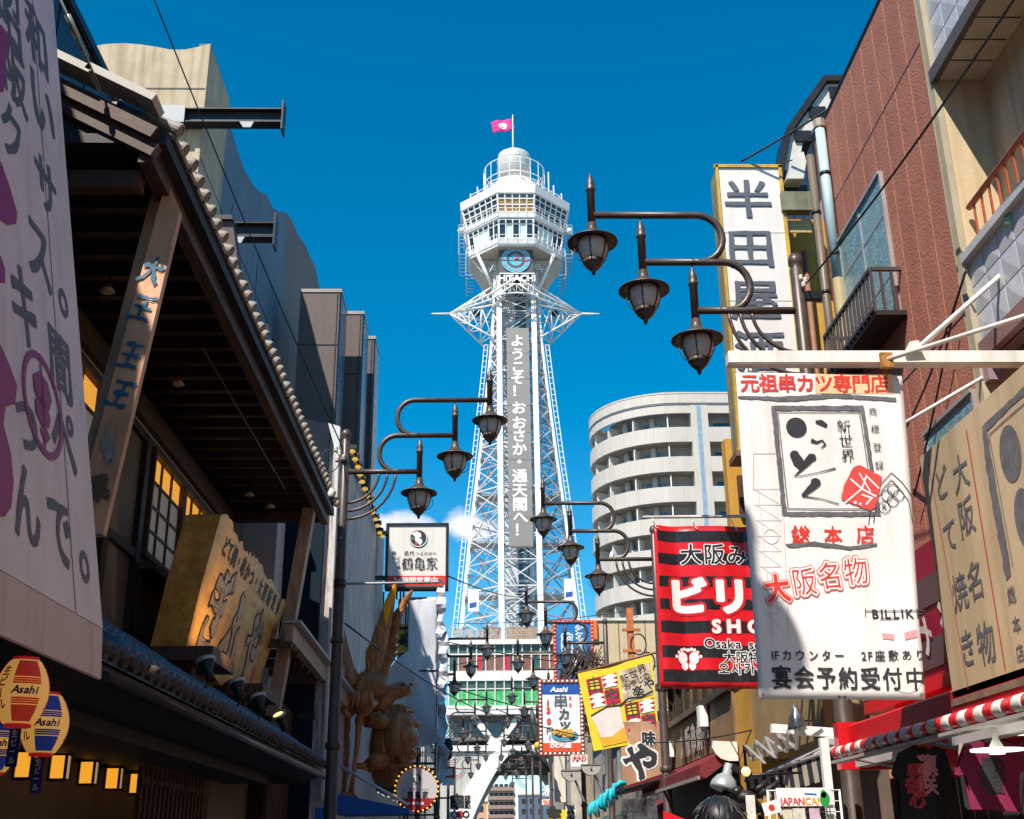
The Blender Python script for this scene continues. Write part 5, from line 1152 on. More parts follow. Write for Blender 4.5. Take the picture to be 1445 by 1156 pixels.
pr = Print(Surf((a.x, 36.97, a.z - 2.9), (1, 0, 0), (0, 0, 1)), yb, ink, .01); pr.uvglyph('串', .28, 1.7, .45, .45, .04); pr.uvglyph('か', .28, 1.1, .45, .45, .04); pr.uvglyph('つ', .28, .5, .45, .45, .04); pr.done()
rs = thing('round_shop_sign', 'round white sign with a crane emblem, ringed by amber bulbs', 'sign', P(588, 1113, y=27))
c = P(588, 1113, y=27); rr_ = .45
MB().lathe(c, [(rr_, 0), (rr_, .25)], 40, 'y').build('sign_disc', M('sign_lilac_white', (.5, .47, .5), .5, var=.05), rs)
q2 = Surf(c + Vector((0, -.002, 0)), (1, 0, 0), (0, 0, 1)); emblem(q2, rs, (0, .2), .12, .006)
pr = Print(q2, rs, M('maroon_print', (.3, .01, .02), .5), .004, 'red_segment'); pr.uvpoly([(rr_ * math.cos(R(t)), rr_ * math.sin(R(t))) for t in range(207, 334, 6)]); pr.done()
pr = Print(q2, rs, ink, .006); pr.text('鶴亀家', (579, 1122), (600, 1122), .14, .17, .02); pr.text('名代', (579, 1114), (584, 1114), .07, .07, .01); pr.text('つるかめや', (589, 1114), (604, 1114), .05, .05); pr.text('串かつ', (569, 1115), (569, 1125), .06, .06); pr.done()
pr = Print(q2, rs, whitep, .008); pr.text('年中無休', (577, 1134), (596, 1134), .075, .075, .02); pr.done()
MB().lathe(c + Vector((0, .02, 0)), [(rr_, -.03), (rr_ + .05, -.03), (rr_ + .05, .2), (rr_, .2)], 40, 'y', cap=False).build('rim', black, rs)
am = M('amber_bulb', (.95, .4, .05), .3, emit=1.3, ecol=(1, .38, .02))
for k in range(28): a = R(k * 360 / 28 + 5); MB().ball(c + Vector(((rr_ + .025) * math.cos(a), -.03, (rr_ + .025) * math.sin(a))), .02, 8, 6).build('bulb', am, rs)
MB().box(c + Vector((-.9, .1, -.05)), c + Vector((-.45, .16, .05))).build('arm', darkst, rs)
# next shop eave, blue awning
ne = thing('small_timber_shop', 'low timber shop with weathered eave beam beside the crane statue', 'building', (-3.6, 24, 0))
a, b = P(408, 893, x=-3.45), P(495, 1000, x=-3.05)
MB().bar(a, b, .14, .3).build('eave_beam', postw, ne); MB().bar(a + Vector((.05, 0, .2)), b + Vector((.05, 0, .2)), .3, .05).build('eave_flashing', M('flash_grey', (.4, .4, .4), .5), ne)
for k in range(9): c = a.lerp(b, k / 9); piece('rafter', (-4.6, c.y, c.z - .25), (-3.4, c.y + .1, c.z - .1), brw, ne)
MB().box((-5.5, 22.3, 0), (-4.2, 28, 4.2)).build('wall', dkw, ne)
ba = thing('blue_awning', 'small bright blue awning at the foot of the crane statue', 'awning', (-2.3, 24, 2.4)); bm_ = M('blue_canvas', (.01, .12, .5), .6, var=.15, vs=2)
MB().sweep([P(475, 1120, y=24), P(577, 1141, y=24), P(577, 1148, y=24), P(475, 1150, y=24)], (0, 1.6, 0)).build('canvas', bm_, ba); MB().tube([P(478, 1080, y=24), P(576, 1136, y=24)], .03, 8).build('rod', M('rod_white', (.6, .6, .62), .4), ba)
ff = thing('blue_box_sign', 'small blue box sign low beside the left lamp post', 'sign', P(455, 1145, y=20)); a = P(445, 1140, y=20); MB().box(a, a + Vector((.3, .2, -.3))).build('box', bm_, ff)
# further shops on the left (mostly hidden by the tarpaulin)
for (y0, y1, h, col, lab) in ((37, 52, 7.5, (.4, .38, .36), 'pale grey shop block beyond the tarpaulin tower'), (53, 74, 9, (.36, .3, .25), 'beige shop block on the left further down the street'), (75, 100, 8, (.3, .32, .34), 'grey shop block on the left before the tower hall')):
    t_ = thing('shop_block', lab, 'building', (-5, y0, 0)); mm = M('shop_%d_wall' % y0, col, .7, var=.1, vs=.6, stain=.4); MB().box((-9, y0, 0), (-3.6, y1, h)).build('wall', mm, t_); MB().box((-9.1, y0 - .1, h), (-3.5, y1 + .1, h + .25)).build('parapet', mm, t_)
    y = y0 + 1
    while y < y1 - 2:
        for z in (3.4, 6.0):
            if z + 1.3 < h: piece('window', (-3.62, y, z), (-3.58, y + 1.4, z + 1.3), glassd, t_)
        y += 2.4
def shopsign(name, lab, y, px0, py0, px1, py1, mat, texts=(), th=.2, frame=None, arm=None):
    a, b = P(px0, py1, y=y), P(px1, py0, y=y); t_ = thing(name, lab, 'sign', a); S_ = Surf(a, (1, 0, 0), (0, 0, 1)); w, h = b.x - a.x, b.z - a.z
    slab(S_, 0, 0, w, h, -th, 0).build('panel', mat, t_)
    if frame:
        e = min(w, h) * .06
        for q in ((-e, -e, w + e, 0), (-e, h, w + e, h + e), (-e, 0, 0, h), (w, 0, w + e, h)): slab(S_, *q, -th - .02, .03).build('frame', frame, t_)
    for tx, p0, p1, s_, mt, off in texts: pr = Print(S_, t_, mt, .03); pr.text(tx, p0, p1, s_, s_, off); pr.done()
    if arm is not None: MB().box((min(arm, a.x), y - .05 - th / 2, a.z + h * .8), (max(arm, a.x), y + .05 - th / 2, a.z + h * .8 + .08)).build('arm', darkst, t_)
    return t_, S_
shopsign('hanging_sign', 'white hanging sign with a red square and yellow edge, beyond the tarpaulin tower', 45, 624, 1082, 641, 1108, whitep, [('口', (634, 1090), (634, 1090), .5, redp, .03)], arm=-3.6)
shopsign('hanging_sign', 'red and yellow plate hanging just right of the tarpaulin tower', 44, 624, 1075, 629, 1096, M('sign_amber', (.8, .5, .02), .5), arm=-3.6)
shopsign('shop_signboard', 'teal patterned signboard with white side panel, low on the left before the arch', 60, 636, 1124, 655, 1141, M('teal_pattern', (.2, .3, .31), .5, var=.8, vs=5, alt=(.4, .48, .47)), [('串', (645, 1132), (645, 1132), .8, ink, .03)], frame=M('beige_frame', (.6, .5, .4), .5), arm=-3.6)
shopsign('shop_signboard', 'white signboard with thin orange frame next to the teal one', 60.3, 656, 1123, 663, 1141, whitep, [('味', (659.5, 1128), (659.5, 1128), .4, ink, .02), ('処', (659.5, 1136), (659.5, 1136), .4, ink, .02)], frame=M('orange_frame', (.7, .25, .02), .5))
shopsign('shop_signboard', 'white and red strip of round logos under the teal signboard', 60, 634, 1145, 663, 1156, whitep, [('○', (642, 1150), (642, 1150), .4, ink, .03), ('●', (650, 1149), (650, 1149), .4, redp, .03), ('○', (658, 1149), (658, 1149), .4, ink, .03)])
for i, (px, py, y) in enumerate(((617, 1000, 36), (632, 1048, 42), (633, 1056, 42), (632, 1066, 42))):
    a = P(px, py, y=y); t_ = thing('floodlight', 'small round black lamp beside the tarpaulin tower, ' + ['highest of all', 'upper one of three below', 'middle one of three below', 'bottom one of three below'][i], 'lamp', a, 'round black lamps by the tarpaulin'); MB().ball(a, .16, 10, 8).build('head', black, t_); MB().bar(a, a + Vector((-.6, 0, .1)), .04).build('arm', black, t_)
# ================================================================ RIGHT SIDE
# ---- terracotta panelled building
tc_ = thing('terracotta_building', 'reddish-brown stucco panelled building with thin pale joints and an aluminium window', 'building', (6, 13, 0))
terra = M('terracotta_stucco', (.36, .125, .08), .9, var=.1, vs=1.2, bump=.55, bs=30, stain=.22, alt=(.43, .16, .105)); jnt = M('pale_joint', (.8, .36, .16), .7)
yn, yf = 9.4, 15.02
MB().box((5.004, yn, 0), (9.5, yf - .02, 11.5)).build('wall', jnt, tc_)
levels = [3.4, 6.75, 10.18, 11.58]; pw = .455
ys = []; y = yf
while y > yn + .1: ys.append(y); y -= pw
for z0, z1 in zip(levels, levels[1:]):
    for y in ys:
        piece('panel', (5.0, max(y - pw, yn) + .009, z0 + .03), (5.03, y - .009, z1), terra, tc_)
for z in levels[1:3]: piece('dark_joint', (5.0005, yn, z - .0), (5.055, yf, z + .034), darkst, tc_)  # dark strips along the horizontal joints between panels
MB().box((4.985, yn, 11.58), (9.5, yf + .02, 11.62)).build('coping', darkst, tc_)
MB().box((5.0, yf - .02, 0), (9.5, yf, 11.58)).build('end_wall', terra, tc_)
alu = M('aluminium', (.5, .49, .47), .35, .5, var=.08); figg = M('figured_glass', (.2, .32, .32), .12, .0, var=.35, vs=8, bump=.6, bs=22, spec=.8)
def alu_window(y0, y1, z0, z1, cols=2, rows=(.0, .42, .8, 1.), par=tc_):
    w = MB().box((4.95, y0 - .04, z0 - .04), (5.01, y1 + .04, z0)).box((4.93, y0 - .04, z1), (5.01, y1 + .04, z1 + .04)).box((4.95, y0 - .04, z0), (5.01, y0, z1)).box((4.95, y1, z0), (5.01, y1 + .04, z1)).build('window', alu, par)
    for i in range(cols):
        a, b = y0 + (y1 - y0) * i / cols, y0 + (y1 - y0) * (i + 1) / cols
        for r0, r1 in zip(rows, rows[1:]): piece('pane', (4.96, a, z0 + (z1 - z0) * r0), (4.975, b, z0 + (z1 - z0) * r1), figg, w)
        for r_ in rows[1:-1]: piece('transom', (4.955, a, z0 + (z1 - z0) * r_ - .03), (4.99, b, z0 + (z1 - z0) * r_ + .03), alu, w)
        if i: piece('mullion', (4.95, a - .025, z0), (4.985, a + .025, z1), alu, w)
alu_window(12.62, 14.35, 7.55, 9.48, 2, (0, .3, .72, 1)); alu_window(11.0, 12.3, 3.9, 5.9, 1, (0, .55, 1))
bc = MB().box((4.63, 12.42, 7.46), (5.0, 14.45, 7.52)).build('balconet', dkw, tc_)
brs = M('brown_railing', (.075, .055, .05), .5, .2)
for a, b in (((4.63, 12.44, 8.07), (4.63, 14.45, 8.07)), ((4.63, 12.44, 7.56), (4.63, 14.45, 7.56)), ((4.63, 12.44, 8.07), (5, 12.44, 8.07)), ((4.63, 14.45, 8.07), (5, 14.45, 8.07))): beam('rail', a, b, .045, brs, bc)
for k in range(15): y = 12.44 + 2.01 * k / 14; beam('baluster', (4.63, y, 7.5), (4.63, y, 8.07), .03, brs, bc)
for x in (4.75, 4.88): beam('baluster', (x, 12.44, 7.5), (x, 12.44, 8.07), .03, brs, bc)
# pipes
MB().tube([(4.9, 14.42, 11.4), (4.9, 14.42, 8.95)], .07, 12).build('downpipe', M('pipe_pale_blue', (.38, .55, .58), .45, var=.06), tc_); MB().tube([(4.9, 14.42, 8.95), (4.9, 14.42, 6.2)], .07, 12).build('downpipe', M('pipe_olive', (.3, .24, .12), .5), tc_)
MB().lathe((4.9, 14.42, 11.38), [(.075, 0), (.09, .02), (.09, .14), (.085, .15)], 8, smooth=False).build('pipe_hopper', M('hopper', (.3, .25, .18), .6), tc_)
MB().tube([(4.9, 15.0, 11.3), (4.9, 15.0, 5.5)], .06, 12).build('downpipe', M('pipe_brown', (.13, .1, .07), .5), tc_)
for z in (10.6, 9.3, 8, 7): MB().lathe((4.9, 14.42, z), [(.08, 0), (.08, .05)], 10).lathe((4.9, 15.0, z - .3), [(.07, 0), (.07, .05)], 10).build('pipe_clip', darkst, tc_)
# ---- cream building with tiled balconies
cb = thing('cream_building', 'cream building at the right edge with grey pyramid-tiled balconies and a rust-red railing', 'building', (5, 8, 0))
cream = M('cream_render', (.6, .46, .28), .75, var=.1, vs=1.2, stain=.45, bump=.15, bs=30)
MB().box((4.74, 2, 0), (9, 9.25, 14)).build('wall', cream, cb); MB().box((4.3, 9.22, 0), (9, 9.42, 14)).build('end_wall', cream, cb)
MB().box((4.26, 9.2, 2.7), (4.32, 9.3, 14)).build('corner_trim', M('trim_grey_cream', (.42, .36, .25), .7), cb)
tlm = M('glazed_grey_tile', (.5, .5, .53), .3, var=.08, vs=3, spec=.7); grt = M('tile_joint', (.2, .2, .21), .7)
pym = MB().add([(0, -.5, -.5), (0, .5, -.5), (0, .5, .5), (0, -.5, .5), (-.1, -.5, -.5), (-.1, .5, -.5), (-.1, .5, .5), (-.1, -.5, .5), (-.26, 0, 0)],
    [(0, 1, 5, 4), (1, 2, 6, 5), (2, 3, 7, 6), (3, 0, 4, 7), (4, 5, 8), (5, 6, 8), (6, 7, 8), (7, 4, 8), (3, 2, 1, 0)])
pme = bpy.data.meshes.new('tile'); pme.from_pydata(pym.v, [], pym.f); pme.materials.append(tlm); pme.update()
def tilewall(y0, y1, z0, z1, t=.3):
    MB().box((4.32, y0, z0), (4.42, y1, z1)).build('balcony_front', grt, cb)
    nz_ = round((z1 - z0) / t); ny = round((y1 - y0) / t); ty = (y1 - y0) / ny; tz = (z1 - z0) / nz_
    for j in range(nz_):
        for i in range(ny): shared('tile', pme, cb, (4.32, y0 + ty * (i + .5), z0 + tz * (j + .5)), None, (.07, ty - .014, tz - .014))
tilewall(4.2, 9.2, 5.66, 6.46); tilewall(4.2, 9.2, 8.5, 9.9)
m = MB().box((4.28, 4.2, 8.4), (4.74, 9.2, 8.5)); m.build('balcony_slab', M('soffit_cream', (.58, .48, .36), .7, stain=0), cb)
for k in range(16): piece('soffit_joint', (4.3, 4.4 + k * .3, 8.395), (4.72, 4.412 + k * .3, 8.41), darkst, cb)
MB().box((4.28, 4.2, 5.5), (4.74, 9.2, 5.66)).build('balcony_slab', M('soffit_brown', (.24, .13, .12), .7), cb)
for k in range(5): piece('soffit_board_joint', (4.35 + k * .15, 4.2, 5.49), (4.36 + k * .15, 9.2, 5.51), darkst, cb)
MB().box((4.25, 4.2, 6.44), (4.45, 9.2, 6.52)).build('balcony_coping', M('coping_grey', (.5, .5, .5), .4), cb); MB().box((4.24, 4.2, 8.36), (4.3, 9.22, 8.5)).build('balcony_edge', M('edge_brown', (.1, .08, .07), .5), cb)
rr1 = M('rust_red_rail', (.42, .09, .035), .5, var=.2, vs=6)
rl = MB().tube([(4.38, 9.15, 6.98), (4.38, 4.2, 6.98)], .03, 8).build('railing', rr1, cb); beam('rail', (4.38, 9.15, 6.56), (4.38, 4.2, 6.56), .04, rr1, rl)
for k in range(30): beam('baluster', (4.38, 9.05 - k * .165, 6.54), (4.38, 9.05 - k * .165, 6.98), .018, rr1, rl)
MB().box((4.69, 4.6, 6.6), (4.76, 7.2, 8.2)).build('window', alu, cb); MB().box((4.67, 4.7, 6.7), (4.7, 7.1, 8.1)).build('pane', glassd, cb)
MB().lathe((4.36, 8.35, 6.35), [(.03, .14), (.08, .08), (.09, 0), (.05, -.03), (.001, -.04)], 10).build('net_bag', M('green_net_bag', (.25, .5, .35), .6), cb)
# ---- gabled house behind
gb = thing('gabled_house', 'blue-grey corrugated gable with a dark eave peeping over the terracotta wall', 'building', (7, 20, 0))
cor = M('corrugated_blue', (.2, .25, .32), .5, var=.1, vs=1)
gp = [P(1190, 118, y=19.6), P(1160, 118, y=19.6), P(1113, 215, y=19.6), P(1102, 300, y=19.6)]
MB().sweep([gp[1], gp[2], gp[3], (gp[3].x, 19.6, 9), (10, 19.6, 9), (10, 19.6, gp[1].z)], (0, 4, 0)).build('wall', cor, gb)
m = MB(); x = gp[3].x + .1
while x < 7.3: m.box((x, 19.57, 9), (x + .04, 19.6, min(gp[1].z, gp[2].z + (x - gp[2].x) * 1.35) - .1)); x += .17
m.build('corrugation', cor, gb, kind='stuff')
e = [P(1192, 104, y=18.9), P(1160, 104, y=18.9), P(1108, 185, y=18.9), P(1097, 240, y=18.9)]
for a, b in zip([P(1192, 104, y=18.9) + Vector((.6, 0, 0)), P(1162, 106, y=18.9), P(1110, 180, y=18.9)], [P(1162, 106, y=18.9), P(1110, 180, y=18.9), P(1096, 262, y=18.9)]):
    MB().sweep([a, b, b + Vector((.06, 0, -.13)), a + Vector((.06, 0, -.13))], (0, .7, 0)).build('eave', darkst, gb)
    MB().sweep([a + Vector((.08, .1, -.14)), b + Vector((.08, .1, -.14)), b + Vector((.3, .1, -.3)), a + Vector((.3, .1, -.3))], (0, .5, 0)).build('soffit', M('soffit_white', (.55, .52, .48), .6), gb)
for px, py in ((1170, 122), (1142, 150), (1121, 184), (1102, 240)): a = P(px, py, y=18.95); MB().box(a, a + Vector((.32, .5, -.24))).build('bracket', darkst, gb)
sb2 = thing('green_steel_beam', 'rusty green steel beam behind the tall four-character sign', 'beam', (5.5, 18, 12)); a, b = P(1102, 270, y=17.9), P(1146, 296, y=17.9); MB().box(a, (b.x, 18.1, b.z)).build('girder', M('rusty_green', (.17, .17, .1), .7, var=.3, vs=4, stain=.5), sb2)
a, b = P(1102, 318, y=18.1), P(1143, 328, y=18.1)
for k in range(14): x = a.x + (b.x - a.x) * k / 13; piece('slat', (x, 18.1, b.z), (x + .03, 18.14, a.z + .1), M('brass_slat', (.6, .42, .15), .4), sb2)
hd = thing('awning_hood', 'small white hood with corrugated shade above the green beam', 'hood', P(1125, 230, y=18)); MB().sweep([P(1118, 232, y=17.8), P(1122, 218, y=17.8), P(1134, 214, y=17.8), P(1138, 228, y=17.8), P(1134, 252, y=17.8), P(1110, 252, y=17.8)], (0, .5, 0)).build('hood_body', M('hood_white', (.6, .57, .5), .5), hd)
# ---- ochre building with the tall sign
oc = thing('ochre_building', 'mustard-ochre building carrying the tall four-character sign, partly hidden by banners', 'building', (5, 21, 0))
och = M('ochre_render', (.52, .27, .035), .75, var=.13, vs=1.2, stain=.3, bump=.15, bs=25)
MB().box((4.15, 19.0, 5.0), (5.6, 19.3, 8.2)).build('upper_wall', och, oc); MB().box((4.2, 19.3, 4.8), (5.6, 21.4, 6.7)).build('rear_wall', och, oc); MB().box((5.42, 18.8, 2.8), (9, 23, 12.4)).build('wall', och, oc)
MB().box((4.45, 19.6, 0), (5.5, 21.2, 6.3)).build('column', och, oc); MB().box((4.35, 15.3, 2.9), (4.9, 19.4, 4.6)).build('fascia', M('brown_ochre', (.3, .2, .09), .7, var=.2, vs=2), oc); MB().box((4.25, 15.2, 4.6), (5.5, 19.6, 4.75)).build('ledge', darkst, oc)
MB().box((4.9, 15.3, 0), (9, 19, 6.0)).build('wall_low', M('brown_wall', (.13, .09, .07), .8, var=.2), oc)
MB().box((4.05, 18.9, 6.15), (4.9, 19.0, 6.35)).build('wall_edge', brw, oc)
a, b = P(1040, 672, y=18.95), P(1062, 728, y=18.95); w_ = MB().box((a.x, 18.9, b.z), (b.x + .4, 19.0, a.z)).build('window', brw, oc); MB().box((a.x + .08, 18.88, b.z + .05), (b.x + .3, 18.9, a.z - .05)).build('pane', M('blue_reflection_glass', (.02, .1, .45), .2), w_)
MB().box((5.35, 18.7, 6), (5.45, 18.8, 11.8)).build('corner_board', brw, oc)  # narrow dark brown board up the corner of the wall
for x in (5.5, 5.75): MB().tube([(x, 18.55, 5.5), (x, 18.55, 11.6)], .05, 8).build('pipe', M('pipe_rust', (.25, .1, .05), .6, var=.3, vs=5), oc)
ts = thing('tall_vertical_sign', 'tall white vertical sign with big dark characters and ochre edges, jutting over the street', 'sign', (4.5, 18, 7.7))
b0 = P(1030, 632, y=18); t0 = P(1010, 237, y=18); wS = 1.12; hS = t0.z - b0.z; t1 = Surf((t0.x - .0, 18, b0.z), (1, 0, 0), (0, 0, 1)); yel = M('sign_ochre_trim', (.55, .33, .03), .5, var=.3, vs=4, stain=.4)
npn = 4; sgw = M('sign_face_white', (.74, .69, .64), .45, var=.05, vs=1, stain=.12)
for k in range(npn): slab(t1, .04, hS * k / npn + .012, wS, hS * (k + 1) / npn - .004, -.1, 0).build('sign_panel', sgw, ts)
slab(t1, 0, 0, wS + .04, hS, -.5, -.1).build('sign_case', M('sign_case_grey', (.26, .21, .1), .6, stain=.5, var=.3, vs=3), ts)
for q_ in ((-.01, 0, .035, hS + .05), (wS, 0, wS + .06, hS + .05), (-.03, hS, wS + .06, hS + .06), (-.03, -.05, wS + .06, 0)): slab(t1, *q_, -.05, .03).build('edge_trim', yel, ts)
slab(t1, -.06, -.15, wS + .1, -.05, -.55, .05).build('base_rail', M('base_rust', (.2, .1, .05), .6), ts)
p1 = Print(t1, ts, M('raised_letter_grey', (.1, .11, .13), .45, var=.1), .0, 'raised_character')
for ch, x, y in (('半', 1055, 282), ('田', 1059, 351), ('屋', 1066, 424), ('酒', 1073, 497), ('蔵', 1080, 575)):
    u, v = t1.uv(x, y)
    for h_ in (.006, .02): p1.h = h_; q_ = Print(t1, ts, p1.m, h_, 'raised_character'); q_.uvglyph(ch, u, v, .9, .8, .014, 0, 0, .012); q_.done()
MB().box((t0.x + 1.15, 18.1, 12.5), (5.8, 18.3, 12.7)).build('sign_bracket', darkst, ts); MB().box((t0.x + 1.15, 18.1, 8.6), (5.8, 18.3, 8.8)).build('sign_bracket', darkst, ts)

# ---- white banner with its white frame
wb = thing('white_banner', 'large white hanging banner with black brush logo and red lettering, under a white beam', 'banner', (2.6, 8.5, 2.6))
w0 = Taper(P(1071, 987, y=8.5), (1, 0, -.01), (-.012, 0, 1), lambda u, v: .016 * math.sin(u * 5 + .6) * (1 - v / 3.2) + .012 * math.sin(v * 3 + u * 2)); w0.N = Vector((0, -1, 0))
Hb = P(1030, 527, y=8.5).z - P(1073, 987, y=8.5).z; w0.H = Hb; Wb = P(1266, 527, y=8.5).x - P(1031, 527, y=8.5).x
wbm = M('banner_white_vinyl', (.8, .76, .74), .42, var=.07, vs=1.8, stain=.2, spec=.4, bump=.5, bs=2.6)
sheet(w0, wb, 'banner_cloth', wbm, 0, 0, Wb, Hb, 30, 40, .004)
CU = .12
def pr_(mat, h=.005, name='lettering'): return Print(w0, wb, mat, h, name, CU)
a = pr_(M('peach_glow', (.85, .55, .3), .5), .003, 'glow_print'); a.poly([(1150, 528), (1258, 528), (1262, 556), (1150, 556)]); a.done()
a = pr_(redp, .006); a.text('元祖串カツ専門店', (1057, 542), (1241, 542.5), .155, .16, .022, 0, 0, .02); a.done()
a = pr_(inkgrey, .006, 'brush_line'); a.poly(jag([(1040, 560), (1100, 561), (1180, 556), (1264, 562), (1264, 567), (1180, 562), (1110, 568), (1040, 563)], .7, 6)); a.poly(jag([(1108, 768), (1150, 764), (1200, 770), (1238, 766), (1238, 770), (1200, 775), (1150, 770), (1112, 773)], .6, 6, 3)); a.done()
a = pr_(inkgrey, .006, 'logo_frame'); fo = [(1087, 574), (1218, 573), (1243, 728), (1104, 728)]; fi = [(1095, 580), (1213, 580), (1236, 722), (1110, 722)]
for k in range(4):
    j = (k + 1) % 4; a.poly(jag([fo[k], fo[j], fi[j], fi[k]], .7, 6, k))
a.stroke([(1097, 583), (1212, 583), (1233, 718), (1112, 718)], .008, close=True); a.done()
a = pr_(ink, .0065, 'brush_logo')
def brush(pts, ws): a.stroke(pts, ws)
a.disc((1123, 604), .082, .08, n=22); brush([(1150, 596), (1158, 597), (1166, 602)], [.02, .045, .03]); brush([(1144, 622), (1152, 625), (1160, 622), (1164, 628), (1158, 633)], [.035, .02, .01, .014, .006])
brush([(1120, 642), (1126, 652), (1133, 661)], [.07, .09, .06]); brush([(1146, 644), (1139, 652), (1131, 663), (1121, 672), (1130, 672), (1155, 667), (1179, 661)], [.06, .055, .02, .008, .006, .006, .012]); a.disc((1146, 646), .03); a.disc((1121, 643), .038)
a.disc((1151, 681), .04, .035); brush([(1152, 682), (1143, 690), (1132, 700)], [.06, .05, .022]); brush([(1132, 700), (1160, 704), (1184, 711)], [.012, .006, .008]); a.done()
a = pr_(ink, .0065); a.text('新世界', (1190, 603), (1196, 644), .115, .115, .0, 0, 0, .02); a.text('商標登録', (1231, 582), (1240, 658), .07, .075, .0); a.done()
a = pr_(M('seal_red', (.72, .07, .06), .5, var=.1), .0075, 'seal'); a.poly(jag([(1203, 660), (1213, 657), (1243, 673), (1241, 690), (1235, 716), (1228, 721), (1205, 711), (1187, 704), (1192, 682)], .8, 5)); a.done()
a = pr_(whitep, .009, 'seal_strokes'); a.stroke([(1200, 676), (1216, 690), (1236, 701)], .014); a.stroke([(1193, 709), (1216, 690), (1222, 672), (1240, 690)], .012); a.stroke([(1212, 668), (1228, 694)], .01); a.disc((1207, 709), .012); a.disc((1214, 711), .01); a.stroke([(1216, 698), (1230, 703), (1222, 712)], .014); a.done()
a = pr_(redp, .006); a.text('総本店', (1130, 755), (1222, 755), .15, .15, .02, 0, 0, .03); a.done()
a = pr_(M('pink_outline', (.75, .14, .12), .5), .0055, 'outlined_lettering'); b_ = pr_(whitep, .0075, 'outlined_lettering'); c_ = pr_(redp, .0085, 'outlined_lettering')
for i, (ch, x, y) in enumerate((('大', 1096, 832), ('阪', 1134, 822), ('名', 1172, 813), ('物', 1209, 806))):
    u, v = w0.uv(x, y)
    a.uvglyph(ch, u, v, .2, .22, .1, 0, R(6)); b_.uvglyph(ch, u, v, .2, .22, .06, 0, R(6)); c_.uvglyph(ch, u, v, .2, .22, .0 if i else .035, 0, R(6))
a.done(); b_.done(); c_.done()
a = pr_(ink, .006); a.text('1Fカウンター', (1089, 926), (1184, 926), .085, .085, .015); a.text('2F座敷あり', (1219, 926), (1298, 925), .085, .085, .015); a.text('宴会予約受付中', (1102, 957), (1291, 959), .165, .17, .022, 0, 0, .015); a.text('BILLIKE', (1236, 866), (1298, 866), .1, .095, .02); a.disc((1192, 984), .011); a.disc((1184, 984), .011); a.done()
# empty gothic niche and plinth, where the photograph shows the seated figure
a = pr_(ink, .0065, 'niche_outline'); LW = .006
a.stroke([(1226, 740), (1231, 700), (1244, 682), (1257, 668), (1272, 682), (1286, 702), (1293, 738)], LW); a.stroke([(1233, 738), (1237, 706), (1246, 690), (1257, 678), (1268, 690), (1281, 708), (1287, 738)], LW)
for dx, dy in ((0, -8), (8, 0), (0, 8), (-8, 0)): a.disc((1259 + dx, 700 + dy), .045, n=20, inner=.039)
a.disc((1248, 716), .048, n=24, inner=.043); a.stroke([(1222, 862), (1306, 862)], LW); a.stroke([(1222, 858), (1222, 870)], LW); a.stroke([(1242, 873), (1268, 873)], LW)

u, v = w0.uv(1248, 716); a.uvglyph('R', u, v, .065, .065, .0); a.done()
a = pr_(M('faint_grey_print', (.6, .58, .58), .5), .0045, 'faint_tower_drawing')
a.stroke([(1063, 690), (1063, 640), (1098, 640), (1100, 690)], .006); 
for k in range(9): a.stroke([(1062 + k * 2, 690 + k * 22), (1105 - k, 690 + k * 22)], .005); a.stroke([(1064 + k * 2, 690 + k * 22), (1102, 712 + k * 22)], .004)
a.disc((1088, 757), .06, n=24, inner=.053); a.stroke([(1104, 690), (1112, 900)], .006); a.stroke([(1070, 690), (1090, 900)], .006); a.done()
a = pr_(M('light_red_strip', (.8, .3, .3), .5), .005, 'red_strip'); a.poly([(1276, 893), (1294, 888), (1295, 899), (1277, 903)]); a.poly([(1245, 893), (1262, 895), (1262, 903), (1246, 901)]); a.done()
a = pr_(M('mildew_stain', (.74, .74, .62), .6, var=.08, vs=9), .0042, 'stain_mark'); a.poly(jag([(1262, 930), (1290, 925), (1300, 950), (1298, 975), (1270, 978), (1255, 955)], 2.5, 7, 2)); a.done()
for u, v in ((.03, .03), (Wb - .03, .03)): pr = Print(w0, wb, M('eyelet', (.3, .3, .3), .3, .8), .007, 'eyelet'); pr.disc((u, v), .014, uv=True, inner=.006); pr.done()
fr_ = thing('banner_gantry', 'white painted steel beam with rust spots and stay rods, carrying the white banner', 'frame', (4, 8.5, 5.2)); wst = M('rusty_white_steel', (.78, .76, .7), .45, var=.1, vs=3, stain=.35)
a, b = P(1026, 507, y=8.5), P(1445, 507, y=8.5); MB().box((a.x, 8.44, a.z - .055), (5.15, 8.56, a.z + .05)).build('beam', wst, fr_, bev=.006)
zB = a.z; rust = M('rust', (.4, .17, .03), .8, var=.5, vs=20)
j = P(1297, 490, y=8.45); MB().tube([j, Vector((5.12, 8.9, 6.75))], .022, 10).build('stay_rod', wst, fr_); MB().tube([P(1250, 508, y=8.4), Vector((5.12, 7.2, 5.45))], .018, 10).build('stay_rod', wst, fr_)
MB().sweep([P(1277, 497, y=8.4), P(1284, 482, y=8.4), P(1296, 480, y=8.4), P(1304, 496, y=8.4)], (0, .02, 0)).build('gusset', wst, fr_); MB().box(P(1240, 500, y=8.42), P(1262, 518, y=8.38)).build('clamp', rust, fr_)
MB().tube([P(1275, 598, y=9.3), P(1386, 533, y=9.2)], .016, 8).build('stay_rod', wst, fr_); MB().box(P(1386, 520, y=9.2), P(1418, 535, y=9.1)).build('wall_box', M('mauve_box', (.3, .2, .22), .5), fr_)
